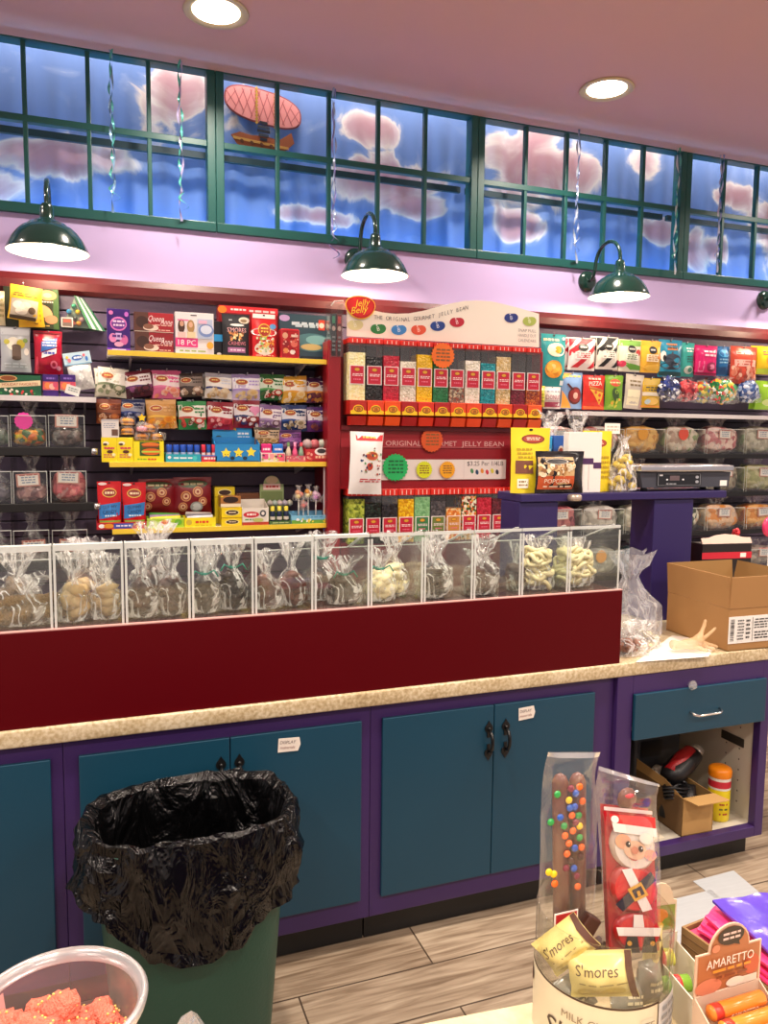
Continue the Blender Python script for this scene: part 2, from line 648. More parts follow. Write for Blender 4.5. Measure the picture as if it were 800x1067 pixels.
def sky_mat():
    m, n, l = new_mat('painted_sky_cloth')
    o = n.new('ShaderNodeOutputMaterial')
    b = N(n, 'ShaderNodeBsdfPrincipled', Roughness=.8)
    tc = n.new('ShaderNodeTexCoord')
    ns = N(n, 'ShaderNodeTexNoise', Scale=2.6, Detail=9.0, Distortion=1.1)
    l.new(tc.outputs['Object'], ns.inputs['Vector'])
    acc = None
    blobs = [(60, 160, .42, .13), (185, 110, .26, .2), (-60, 190, .4, .16), (400, 185, .4, .17), (330, 225, .3, .06), (385, 135, .25, .12), (440, 215, .25, .1),
             (555, 170, .42, .3), (600, 175, .25, .2), (545, 235, .22, .12), (675, 170, .18, .16), (690, 240, .2, .1), (740, 260, .28, .16), (770, 205, .26, .1), (800, 235, .2, .2)]
    for px, py, rx, rz in blobs:
        p = P(px, py, YW + .24)
        mp = n.new('ShaderNodeMapping'); mp.vector_type = 'POINT'
        mp.inputs['Location'].default_value = (-p.x / rx, 0, -p.z / rz)
        mp.inputs['Scale'].default_value = (1 / rx, 0, 1 / rz)
        l.new(tc.outputs['Object'], mp.inputs[0])
        ln = N(n, 'ShaderNodeVectorMath', operation='LENGTH')
        l.new(mp.outputs[0], ln.inputs[0])
        mr = n.new('ShaderNodeMapRange'); mr.interpolation_type = 'SMOOTHSTEP'
        mr.inputs['From Min'].default_value = 1.5; mr.inputs['From Max'].default_value = 0
        l.new(ln.outputs['Value'], mr.inputs['Value'])
        if acc is None: acc = mr.outputs[0]
        else:
            a = N(n, 'ShaderNodeMath', operation='MAXIMUM')
            l.new(acc, a.inputs[0]); l.new(mr.outputs[0], a.inputs[1]); acc = a.outputs[0]
    mu = N(n, 'ShaderNodeMath', operation='MULTIPLY_ADD')
    l.new(ns.outputs['Fac'], mu.inputs[0]); mu.inputs[1].default_value = 2.0; mu.inputs[2].default_value = -1.0
    ad = N(n, 'ShaderNodeMath', operation='ADD')
    l.new(acc, ad.inputs[0]); l.new(mu.outputs[0], ad.inputs[1])
    r = n.new('ShaderNodeValToRGB')
    e = r.color_ramp.elements
    e[0].position = .12; e[0].color = lin('#6a87b8')
    e[1].position = 1; e[1].color = lin('#bd9092')
    for ps, c in ((.33, '#8299c0'), (.47, '#eaddcc'), (.6, '#d8c0ba'), (.8, '#c4a09e')):
        x = e.new(ps); x.color = lin(c)
    l.new(ad.outputs[0], r.inputs[0])
    l.new(r.outputs[0], b.inputs['Base Color'])
    l.new(b.outputs[0], o.inputs[0])
    return m


b = B()
YM = YW + .26
b.grid(lambda u, v: (XL + (XR - XL) * u, YM + .013 * sin(u * 330) + .007 * sin(u * 141 + 1), Z_WB - .25 + (ZC + .3 - Z_WB + .25) * v), 700, 1, sky_mat())
b.box(XL, YM + .02, Z_WB - .3, XR, YM + .05, ZC + .3, K('#9aa0b0', .8))
b.box(XL, YW + .079, Z_WB - .3, XR, YM + .02, Z_WB - .26, K('#9aa0b0', .8))
b.box(XL, YW + .061, ZC + .28, XR, YM + .02, ZC + .3, K('#9aa0b0', .8))
o = b.obj('sky_mural', label='long painted sky backdrop of pink clouds on blue behind the high windows', cat='mural')
o['kind'] = 'thing'

# balloon airship picture fixed to the backdrop
def airship():
    e = empty('airship_picture', (P(262, 162, YM - .03).x, YM - .035, P(262, 162, YM - .03).z),
              'cut-out picture of a pink quilted balloon carrying a small boat, hung behind the second window', 'picture')
    s = .0057
    def ap(x, y): return ((x - 262) * s, (158 - y) * s + .0)
    def ov(cx, cy, rx, ry, n=28, rot=-.14):
        return [(cx + rx * cos(2 * PI * i / n) * cos(rot) - ry * sin(2 * PI * i / n) * sin(-rot) , cy - rx * cos(2 * PI * i / n) * sin(rot) - ry * sin(2 * PI * i / n) * cos(rot)) for i in range(n)]
    q = B()
    def G(pts, y, c, t=.002): q.prism([ap(*p) for p in pts][::-1] if False else [ap(*p) for p in pts], y, y + t, K(c))
    # balloon
    g = B()
    def GG(bb, pts, y, c): bb.prism([ap(*p) for p in pts], y, y + .003, K(c, .6))
    def cap(rx, ry, n=40):
        out = []
        for i in range(n):
            a = 2 * PI * i / n; c, s_ = cos(a), sin(a)
            x, y = rx * math.copysign(abs(c) ** .72, c), ry * math.copysign(abs(s_) ** .8, s_)
            out.append((274 + x, 110 - y + x * .13))
        return out
    GG(g, cap(39.5, 17), -.004, '#a0524e')
    GG(g, cap(38, 15.5), -.007, '#f09a8e')
    for k in range(-4, 5):
        x = 274 + k * 8.2; hh_ = 15 * math.sqrt(max(0, 1 - ((x - 274) / 38) ** 2)); y = 110 + (x - 274) * .14
        GG(g, [(x - 5.5, y - hh_ * .95), (x - 4.6, y - hh_ * .95), (x + 5.5, y + hh_ * .95), (x + 4.6, y + hh_ * .95)], -.0085, '#c56d68')
        GG(g, [(x + 4.6, y - hh_ * .95), (x + 5.5, y - hh_ * .95), (x - 4.6, y + hh_ * .95), (x - 5.5, y + hh_ * .95)], -.0085, '#c56d68')
    g.obj('balloon', e)
    g = B()
    for x in (267, 286):
        for k in range(11):
            yy = 93 + (x - 267) * .14 + k * 3.3
            GG(g, [(x - 1.7, yy), (x, yy - 2), (x + 1.7, yy), (x, yy + 2)], -.0115, '#c79a3c')
    g.obj('chain', e)
    g = B()
    for k, (wd, c) in enumerate(((4, '#22242c'), (6, '#3c4048'), (6.5, '#22242c'), (5, '#3c4048'), (3.5, '#22242c'))):
        GG(g, [(274 - wd, 124 + k * 4), (274 + wd, 124.6 + k * 4), (274 + wd, 127.4 + k * 4), (274 - wd, 126.8 + k * 4)], -.012, c)
    g.obj('bellows', e)
    g = B()
    def ap(x, y): return ((x - 262) * s, (158 - y + 9) * s)
    GG(g, [(241, 150), (250, 146), (262, 148), (276, 147), (290, 149), (303, 140), (306, 150), (298, 158), (285, 162), (262, 162), (247, 158)], -.006, '#a85a2c')
    GG(g, [(243, 151), (300, 155), (300, 157.5), (243, 153.5)], -.0095, '#d8a24a')
    GG(g, [(246, 159), (290, 163), (284, 166), (258, 165)], -.0095, '#5d3218')
    for x in (252, 262, 272, 282): GG(g, ov(x, 155 + (x - 252) * .05, 1.9, 1.9, 12), -.0125, '#6d3a1a')
    GG(g, ov(297, 165, 3, 3, 14), -.01, '#22242c')
    g.obj('boat', e)


airship()

# light strip along the bottom of the backdrop recess
b = B(); b.box(XL + .1, YW + .12, Z_WB - .2, XR - .1, YW + .17, Z_WB - .18, emitter('strip_light', '#9ad4ff', 2.0))
b.obj('strip_light', label='pale blue strip light lying in the recess below the painted sky', cat='light')


def area(loc, size, power, col, rot=(0, 0, 0), sy=None, shape='DISK', spread=PI):
    l = bpy.data.lights.new('lamp_light', 'AREA')
    l.shape = shape
    l.size = size
    if sy: l.size_y = sy
    l.energy = power
    l.color = lin(col)[:3]
    l.spread = spread
    o = bpy.data.objects.new('lamp_light', l)
    COL.objects.link(o)
    o.location = loc
    o.rotation_euler = rot
    return o


# backdrop recess lighting: blue from below, soft white from above
for k in range(4):
    xc = (XP[k] + XP[k + 1]) / 2
    area((xc, YW + .145, Z_WB - .17), 1.5, 8, '#6cc0ff', (PI, 0, 0), .04, 'RECTANGLE')
    area((xc, YW + .13, ZC + .25), 1.5, 8.5, '#fff2ea', (0, 0, 0), .06, 'RECTANGLE')

# ---------------------------------------------------------------- ceiling downlights
LENS = emitter('downlight_lens', '#fff4e0', 9)
BRASS = principled('satin_brass', '#d6c596', .4, .25)


def downlight(x, y, label):
    e = empty('recessed_ceiling_light', (x, y, ZC), label, 'ceiling light', 'recessed ceiling lights')
    g = B()
    g.lathe([(.108, .0), (.145, -.001), (.15, -.006), (.143, -.011), (.122, -.009), (.11, -.002)], BRASS, 40)
    g.obj('trim_ring', e)
    g = B(); g.lathe([(.001, -.004), (.05, -.0055), (.109, -.0035)], LENS, 32); g.obj('lens', e)


downlight(.565, 3.8, 'round recessed ceiling light with brass ring above the second window')
downlight(2.71, 3.8, 'round recessed ceiling light with brass ring above the third window')
for x in (-1.6, .565, 2.71, 4.9):
    for y in (3.8, 1.7, -.4, -2.3):
        area((x, y, ZC - .02), .17, {3.8: 28, 1.7: 46, -.4: 46, -2.3: 34}[y], '#fff0e0', spread=2.6)

w = bpy.data.worlds.new('shop_ambient')
SC.world = w
w.use_nodes = True
w.node_tree.nodes['Background'].inputs[0].default_value = lin('#e8d8d8')
w.node_tree.nodes['Background'].inputs[1].default_value = .7

cd = bpy.data.cameras.new('camera')
co = bpy.data.objects.new('camera', cd)
COL.objects.link(co)
cd.sensor_fit = 'VERTICAL'
cd.sensor_height = 24
cd.lens = F_PX / 1067 * 24
cd.clip_start = .02
co.matrix_world = Matrix(((_r.x, _u.x, -_f.x, 0), (_r.y, _u.y, -_f.y, 0), (_r.z, _u.z, -_f.z, EYE), (0, 0, 0, 1)))
SC.camera = co
SC.view_settings.view_transform = 'Standard'
SC.view_settings.look = 'None'
SC.view_settings.exposure = 0
SC.view_settings.gamma = 1
SC.view_settings.use_curve_mapping = False
SC.cycles.transparent_max_bounces = 24
SC.cycles.max_bounces = 8

# ---------------------------------------------------------------- gooseneck lamps
SHADE = principled('dark_green_enamel', '#12352e', .18, coat=.6)
SHW = principled('white_enamel_inside', '#f2eee2', .4)
BULB = emitter('lamp_bulb', '#fff1d8', 30)


def gooseneck(px, py, label):
    p = P(px, py, 4.06)      # centre of the shade's mouth
    e = empty('gooseneck_lamp', (p.x, YW, p.z), label, 'wall lamp', 'green gooseneck lamps over the counter')
    D = YW - 4.06
    g = B(); g.lathe([(.001, .03), (.04, .028), (.062, .018), (.068, .004), (.068, 0)], SHADE, 28, X=T((0, 0, .15), rx=PI / 2)); g.obj('wall_plate', e)
    pts = [(0, -.02, .15), (0, -.05, .155), (0, -.075, .18)]
    for k in range(13):
        a = PI * k / 12
        pts.append((0, -.09 - (D - .09) / 2 + (D - .09) / 2 * cos(a), .235 + .12 * sin(a)))
    pts.append((0, -D, .21)); pts.append((0, -D, .19))
    g = B(); g.tube(pts, .0115, SHADE, 10); g.obj('arm', e)
    g = B()
    prof = [(.0, .172), (.02, .171), (.026, .165), (.03, .15), (.032, .12), (.04, .112), (.06, .106), (.082, .098), (.1, .086), (.112, .083), (.135, .066), (.16, .04), (.178, .012), (.184, 0), (.184, -.004)]
    g.lathe([(r_, z_ * 1.28) for r_, z_ in prof], SHADE, 44, X=T((0, -D, 0)))
    g.lathe([(.181, -.004), (.176, .015), (.157, .048), (.132, .08), (.1, .102), (.05, .128), (.0, .134)], SHW, 44, X=T((0, -D, 0)))
    g.lathe([(.184, -.004), (.181, -.004)], SHW, 44, X=T((0, -D, 0)))
    g.obj('lamp_shade', e)
    g = B(); g.ball((0, -D, .045), .032, BULB, 2, scale=(1, 1, 1.2)); g.obj('bulb', e)
    l = bpy.data.lights.new('bulb_light', 'POINT'); l.energy = 11; l.color = lin('#ffe8c8')[:3]; l.shadow_soft_size = .03
    lo = bpy.data.objects.new('bulb_light', l); COL.objects.link(lo); lo.location = (p.x, 4.06, p.z + .004)


gooseneck(50, 262, 'dark green gooseneck wall lamp over the hanging pouches, first of the row')
gooseneck(390.5, 287, 'dark green gooseneck wall lamp above the jelly bean display sign')
gooseneck(644.5, 309, 'dark green gooseneck wall lamp over the gummy pouches on the far wall')
gooseneck(836, 328, 'dark green gooseneck wall lamp cut off by the picture edge')

# ---------------------------------------------------------------- curled ribbons
RIBS = [(115, 60, 222, '#8fb6d8', '#5fb9b0', 'pale blue and teal twisted ribbon hanging before the first window'),
        (187, 68, 231, '#b9b2dc', '#5fc0b0', 'lilac ribbon with a teal curl at its end, by the first window post'),
        (348, 100, 270, '#8e8cc4', '#a9b9d8', 'long violet ribbon hanging beside the airship picture'),
        (603, 142, 275, '#b9c6d8', '#8e9cc4', 'thin silver ribbon hanging above the gooseneck lamp by the third window'),
        (707, 160, 287, '#cfd6da', '#57a08e', 'silver and green knotted ribbon on the post by the last window'),
        (752, 167, 285, '#cfd2e6', '#9ba3cf', 'silver white ribbon hanging before the last window')]
for i, (px, y0, y1, c1, c2, lab) in enumerate(RIBS):
    Yr = YW - .05 - .012 * (i % 2)
    top = P(px, y0, Yr); bot = P(px + 3, y1, Yr)
    top.z = ZC - .001
    L_ = top.z - bot.z
    e = empty('curled_ribbon', (top.x, Yr, top.z), lab, 'ribbon', 'ribbons hanging from the ceiling')
    for s_, (c, ph, tw) in enumerate(((c1, 0, 3.0), (c2, 2.2, 4.5))):
        g = B()
        n = 90
        kk = 1.0 if s_ == 0 else .93
        def rib(u, v, c=c, ph=ph, tw=tw, kk=kk, i=i, L_=L_):
            t = v
            ax = .008 * sin(t * 11 + ph + i) + .004 * sin(t * 33 + ph) + (.035 * max(0, t - .8) / .2 * sin(t * 60) if ph or i in (2,) else 0)
            a = tw * 2 * PI * t + ph
            hw = .006
            return (ax + (u - .5) * 2 * hw * cos(a), .008 * sin(t * 17 + ph + 1) + (u - .5) * 2 * hw * sin(a) - (.0 if not ph else .006), -t * L_ * kk)
        g.grid(rib, 1, n, K(c, .25, .3))
        g.obj('ribbon_strand', e)
# ================================================================= counter
ZT = .884            # worktop
YF = 2.28            # cabinet faces
PURP = principled('deep_purple_paint', '#382159', .42, vary=.1, vscale=5)
TEAL = principled('teal_blue_paint', '#0c3e54', .42, vary=.1, vscale=3)
DKRED = principled('dark_red_panel', '#520008', .42, vary=.08, vscale=2, spec=.15)
BLACK = K('#101012', .5)
CREAM = principled('cream_board', '#c9c1b0', .6, vary=.06, vscale=6)
CHROME = K('#d8d8d8', .15, 1.0)


def granite():
    m, n, l = new_mat('speckled_laminate')
    o = n.new('ShaderNodeOutputMaterial')
    b = N(n, 'ShaderNodeBsdfPrincipled', Roughness=.32)
    tc = n.new('ShaderNodeTexCoord')
    a = N(n, 'ShaderNodeTexNoise', Scale=85.0, Detail=6.0)
    v = N(n, 'ShaderNodeTexNoise', Scale=9.0, Detail=3.0)
    l.new(tc.outputs['Object'], a.inputs['Vector']); l.new(tc.outputs['Object'], v.inputs['Vector'])
    ad = N(n, 'ShaderNodeMath', operation='MULTIPLY_ADD')
    l.new(v.outputs['Fac'], ad.inputs[0]); ad.inputs[1].default_value = .5; l.new(a.outputs['Fac'], ad.inputs[2])
    r = n.new('ShaderNodeValToRGB')
    e = r.color_ramp.elements
    e[0].position = .5; e[0].color = lin('#a58e68')
    e[1].position = .92; e[1].color = lin('#dccdae')
    x = e.new(.7); x.color = lin('#c2ae88')
    l.new(ad.outputs[0], r.inputs[0]); l.new(r.outputs[0], b.inputs['Base Color']); l.new(b.outputs[0], o.inputs[0])
    return m


b = B(); b.box(-1.3, 2.257, .834, 3.3, 2.93, ZT, granite(), .006, seg=3)
b.obj('countertop', label='long speckled tan laminate worktop over the purple and teal cabinets', cat='countertop')

XA = P(66, 800, YF).x; XB = P(386, 745, YF).x; XC = 1.752; XD = 2.485
ZK, ZD0, ZD1, ZF = .109, .179, .786, .834


def cabinet(x0, x1, label, openx=None):
    e = empty('base_cabinet', ((x0 + x1) / 2, YF, 0), label, 'cabinet', 'purple and teal base cabinets')
    w = (x1 - x0) / 2 - .0005
    g = B()
    if openx is None:
        g.box(-w, 0, ZK, w, .6, ZF - .001, PURP, .002)
    g.box(-w + .002, .057, .001, w - .002, .58, ZK, BLACK)
    if openx is None:
        g.obj('body', e)
    return e, g, (x0 + x1) / 2


def door(e, cx, x0, x1, z0=ZD0, z1=ZD1, hx=None):
    g = B(); g.box(x0 - cx + .0015, -.014, z0, x1 - cx - .0015, -.0005, z1, TEAL, .002)
    d = g.obj('door', e)
    if hx is not None:
        X = T((hx - cx, -.0145, .664))
        g = B()
        sp = [(0, .07), (.006, .06), (.0135, .05), (.0155, .042), (.012, .034), (.006, .03), (.006, .012), (-.006, .012), (-.006, .03), (-.012, .034), (-.0155, .042), (-.0135, .05), (-.006, .06)]
        g.prism(sp, -.004, 0, K('#0c0c0d', .4), X=X)
        g.prism([(a, -c) for a, c in sp][::-1], -.004, 0, K('#0c0c0d', .4), X=X)
        g.tube([(0, -.004, .038), (0, -.022, .03), (0, -.03, .015), (0, -.031, 0), (0, -.03, -.015), (0, -.022, -.03), (0, -.004, -.038)], [.004, .006, .0062, .0062, .0062, .006, .004], K('#0c0c0d', .35), 8, X=X)
        for s in (1, -1): g.ball((0, -.005, s * .043), .0065, K('#0c0c0d', .35), 1, X=X)
        h = g.obj('handle', d)
    return d


e, g, cx = cabinet(-1.0, XA, 'teal-doored purple base cabinet at the counter\'s cut-off near end')
door(e, cx, -.62, P(53.5, 800, YF).x)
door(e, cx, -.98, -.622)
e, g, cx = cabinet(XA, XB, 'purple base cabinet with two teal doors standing behind the trash can')
xm = P(239, 780, YF).x
door(e, cx, P(81.5, 790, YF).x, xm, hx=P(229.5, 800, YF).x)
door(e, cx, xm, P(376, 755, YF).x, hx=P(248.5, 797, YF).x)
e, g, cx = cabinet(XB, XC, 'purple base cabinet with two full teal doors in the middle of the counter')
xm = P(513, 740, YF).x
door(e, cx, P(397, 750, YF).x, xm, hx=P(506.5, 775, YF).x)
door(e, cx, xm, P(618, 725, YF).x, hx=P(524, 772, YF).x)

# open unit with a drawer
e, g, cx = cabinet(XC, XD, 'purple open-fronted cabinet with one teal drawer over a cluttered shelf', True)
w = (XD - XC) / 2 - .0005
o0, o1 = 1.822 - cx, 2.443 - cx
ZB = .150
for a, c in ((-w, o0), (o1, w)): g.box(a, -.02, ZK, c, .015, ZF - .001, PURP, .002)
g.box(o0, -.02, .765, o1, .015, ZF - .001, PURP); g.box(o0, -.02, ZK, o1, .015, ZB, PURP, .002)
g.box(-w, .015, ZK, -w + .018, .58, ZF - .001, PURP); g.box(w - .018, .015, ZK, w, .58, ZF - .001, PURP)
g.box(-w + .018, .56, ZK, w - .018, .58, ZF - .001, CREAM)
g.box(-w + .0185, .0155, ZK, -w + .026, .56, ZF - .001, CREAM); g.box(w - .026, .0155, ZK, w - .0185, .56, ZF - .001, CREAM)
g.box(-w + .026, .0155, ZK, w - .026, .56, ZB - .001, CREAM)
g.box(-w + .026, .0155, .61, w - .026, .56, .622, CREAM)
for k in range(9):
    for yy in (.09, .16): g.box(w - .0265, yy, .2 + k * .045, w - .0255, yy + .006, .206 + k * .045, K('#4c453c'))
g.box(w - .03, .07, .44, w - .0262, .19, .475, K('#4a4640', .4, .5))
g.obj('body', e)
g = B(); g.box(1.822 - cx, -.034, .592, 2.449 - cx, -.0205, .765, TEAL, .002); d = g.obj('drawer', e)
hx0, hx1 = P(712, 738, YF).x - cx, P(742, 738, YF).x - cx
hz = P(727, 738, YF).z
g = B(); g.tube([(hx0, -.034, hz + .006), (hx0 + .004, -.055, hz), (hx0 + .02, -.06, hz - .004), (hx1 - .02, -.06, hz - .004), (hx1 - .004, -.055, hz), (hx1, -.034, hz + .006)], .0045, CHROME, 8); g.obj('handle', d)
p = P(714, 711, YF)
g = B(); g.lathe([(.001, .03), (.012, .028), (.019, .018), (.015, .01), (.008, 0)], acrylic('clear_knob', '#ffffff', .2, .15), 10, X=T((p.x - cx, -.021, p.z), rx=PI / 2), smooth=False); g.obj('child_lock', e)

# notes on the doors
for (px, py, wd, hd, rot, lab) in ((301, 776, .068, .045, -.06, 'small torn white handwritten note on the door above the trash can'), (548.5, 743, .062, .045, .04, 'small white handwritten note beside the black pulls of the middle cabinet')):
    p = P(px, py, YF - .0155)
    g = B(); g.prism([(-wd / 2, -hd / 2), (wd / 2 - .004, -hd / 2 + .002), (wd / 2 + .003, 0), (wd / 2 - .002, hd / 2), (-wd / 2, hd / 2 - .001)], -.0006, 0, K('#e3d8cc', .8))
    art(g, [('T', 'DISPLAY', .45, .7, .22, '#6a5a58', .72, 0, .15), ('T', 'materials', .45, .34, .2, '#8a5a58', .78, 0, .15)], lambda u, v, ee: (-wd / 2 + u * wd, -.0006 - ee, -hd / 2 + v * hd), wd, hd, .0003, .0001)
    g.obj('paper_note', loc=p, rot=(0, -rot, 0), label=lab, cat='note')

# ---------------------------------------------------------------- things on the open shelf
def canister():
    p = PZ(752, 862, ZB); p = Vector((2.36, 2.37, ZB))
    e = empty('wipes_canister', p, 'yellow wipes canister with orange lid standing in the open cabinet', 'canister')
    g = B(); g.lathe([(.001, 0), (.041, 0), (.043, .004), (.043, .13), (.0425, .131)], K('#e8d21c', .35), 28)
    g.lathe([(.0432, .131), (.0432, .182)], K('#e9e4da', .35), 28)
    g.lathe([(.0436, .14), (.0436, .168)], K('#c8283a', .35), 28)
    for k in range(5):
        a = -PI / 2 + (k - 2) * .16 - .3
        for q, zz in enumerate((.09, .07, .05, .03)):
            if (k + q) % 4: g.box(-.003, -.0004, 0, .003, .0004, .007, K('#b0482a' if q % 2 else '#6a6a2a'), X=T((.0437 * cos(a), .0437 * sin(a), zz), rz=a + PI / 2))
    g.obj('body', e)
    g = B(); g.lathe([(.044, .18), (.046, .183), (.046, .205), (.043, .213), (.03, .22), (.001, .222)], K('#f08a10', .35), 28); g.obj('lid', e)


canister()


def obox():
    c = PZ(715, 876, ZB)     # near corner of the box
    a = PZ(690, 858, ZB) - c; a.normalize()
    e = empty('tool_box', (c.x, c.y + .03, ZB), 'open kraft cardboard box of black tools on the cabinet shelf', 'box', rz=math.atan2(a.y, a.x))
    L_, W_, H_, t = .30, .15, .155, .004
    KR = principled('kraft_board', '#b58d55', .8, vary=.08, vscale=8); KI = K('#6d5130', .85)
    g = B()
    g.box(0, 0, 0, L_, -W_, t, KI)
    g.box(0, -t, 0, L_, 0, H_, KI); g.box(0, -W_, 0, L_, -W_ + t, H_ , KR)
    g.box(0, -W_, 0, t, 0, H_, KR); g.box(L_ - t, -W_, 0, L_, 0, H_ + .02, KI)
    g.prism([(.0, H_), (L_, H_), (L_, H_ + .045), (.11, H_ + .035)], -.002, 0, KR)
    for k in range(4): g.box(.12 + .02 * (k % 2), .0002, .04 + k * .013, .22 - .02 * (k % 3), .0008, .043 + k * .013, K('#5d4526'))
    g.obj('body', e)
    g = B(); g.box(0, -W_, -.001, -.085, 0, .002, KR, X=T((0, 0, H_), ry=.12)); g.obj('flap', e)
    return e, c, a


_, oc, oa = obox()
ob = Vector((oa.y, -oa.x, 0))


def inbox(u, v, z):
    """a point in the tool box: u along its length, v across it"""
    p = Vector((oc.x, oc.y + .03, ZB)) + oa * u + Vector((oa.y, -oa.x, 0)) * v
    return (p.x, p.y, ZB + z)


DK = K('#17171a', .4)
# hot glue gun
e = empty('heat_gun', inbox(.13, .06, .02), 'black heat gun with red collar lying on top of the tool box', 'tool', rz=.3)
TS = 1.35
g = B(); g.tube([(-.03, 0, .13), (0, 0, .14), (.05, 0, .16), (.10, 0, .178)], [.025, .036, .036, .03], DK, 14); g.tube([(.0, 0, .13), (-.02, 0, .06), (-.035, 0, .005)], [.024, .02, .019], DK, 10); g.obj('body', e)
g = B(); g.tube([(-.02, 0, .152), (.045, 0, .178), (.085, 0, .192)], [.018, .024, .02], K('#a3141c', .4), 12); g.obj('grip_cover', e)
g = B(); g.tube([(.1, 0, .178), (.125, 0, .187)], .021, K('#cfc9bf', .3, .6), 12); g.obj('nozzle', e)
e = empty('price_gun', inbox(.05, .07, .02), 'black pricing gun standing nose down at the front of the tool box', 'tool', rz=.9)
g = B(); g.tube([(0, 0, .0), (.012, 0, .06), (.03, 0, .115)], [.02, .026, .02], DK, 10); g.box(-.02, -.014, .03, .05, .014, .085, DK, .008); g.obj('body', e)
g = B(); g.tube([(.05, 0, .06), (.075, 0, .045), (.095, 0, .035)], [.012, .013, .004], K('#3d4c5a', .25), 8); g.obj('trigger', e)
e = empty('tape_cutter', inbox(.22, .06, .03), 'small grey and red tape cutter at the back of the tool box', 'tool', rz=.2)
g = B(); g.tube([(0, -.012, .1), (0, .012, .1)], .026, K('#c9c6c0', .4), 18); g.obj('roll', e)
g = B(); g.box(-.02, -.014, .02, .02, .014, .08, K('#6a1a1c', .4), .006); g.box(.01, -.012, .1, .05, .012, .118, K('#b02a2a', .4), .004); g.obj('body', e)
e = empty('cable_reel', inbox(.08, .03, .03), 'loose black cable bundle in the tool box', 'cable')
g = B()
for k in range(4): g.tube([(.03 * cos(a * .5) * (1 + .1 * k), .022 * sin(a * .5), .075 + .012 * k + .006 * sin(a)) for a in range(0, 14)], .005, DK, 6)
g.obj('cable', e)
for o_ in [x for x in bpy.data.objects if x.get('category') in ('tool', 'cable')]: o_.scale = (1.4, 1.4, 1.25)
e = empty('label_printer', (2.22, 2.67, ZB), 'dark grey machine at the back of the open cabinet', 'machine')
g = B(); g.box(-.12, -.09, 0, .12, .1, .3, K('#34363a', .5), .012); g.box(-.09, -.0915, .2, .02, -.0895, .27, K('#1c1d20', .3)); g.obj('body', e)
g = B(); g.box(-.1, -.07, .3, .1, .08, .34, K('#4a4c50', .5), .01); g.obj('lid', e)
e = empty('paper_roll', (1.875, 2.36, ZB), 'slim white paper roll leaning inside the open cabinet', 'paper roll', ry=-.35)
g = B(); g.tube([(0, 0, .01), (0, 0, .23)], .016, K('#e8e2d8', .7), 16); g.tube([(0, 0, .2301), (0, 0, .232)], .006, K('#8a7a60'), 10); g.obj('roll', e)
e = empty('black_shopping_bag', (1.95, 2.62, ZB), 'black bag slumped at the back of the open cabinet', 'bag')
g = B(); g.ball((0, 0, .16), .15, K('#121214', .35), 3, scale=(.75, .5, 1.05), jit=.35, seed=3, fr=2.5); g.obj('body', e)
g = B(); g.tube([(-.05, 0, .29), (-.04, 0, .37), (0, 0, .4), (.04, 0, .37), (.05, 0, .29)], .006, K('#121214', .35), 6); g.obj('strap', e)
e = empty('work_paper', (1.90, 2.43, ZB), 'flat sheet of cream paper on the floor of the open cabinet', 'paper')
g = B(); g.box(-.07, -.12, 0, .14, .1, .0012, K('#e8dcc4', .8)); g.obj('sheet', e)

# ---------------------------------------------------------------- red display riser and acrylic bins
ZR = 1.153
b = B(); b.box(-1.2, 2.266, ZT, 1.762, 2.284, ZR, DKRED, .002); b.box(-1.2, 2.285, ZR - .03, 1.755, 2.54, ZR - .004, DKRED); b.box(-1.2, 2.5, ZT, 1.755, 2.518, ZR - .03, DKRED)
b.box(1.737, 2.2845, ZT, 1.755, 2.4995, ZR - .0305, DKRED)
b.box(-1.2, 2.2665, ZR, 1.762, 2.2835, ZR + .003, K('#c99a94', .4))
b.obj('display_riser', label='long glossy dark red riser panel along the front of the worktop', cat='display riser')
ACR = acrylic('clear_acrylic', '#fafcfa', .035, .012)
EDGE = acrylic('acrylic_edge', '#f0f4f2', .12, .55, .15)
DIV = [-.305, -.121, .066, .251, .437, .622, .806, .991, 1.172, 1.355, 1.545, 1.760]
ZBIN = ZR - .003
BH, BD, RH = 1.386 - ZBIN, .225, .165
BINL = ['seed-coated pretzel rods', 'cream coloured nut clusters', 'milk chocolate pieces', 'dark chocolate with teal ties', 'rosy milk chocolate pieces', 'dark chocolate clusters and a teal tie', 'pale cream fudge', 'bags of dark bark', 'brown caramel pieces', 'chocolate chunks and white pretzels', 'white coated pretzels']
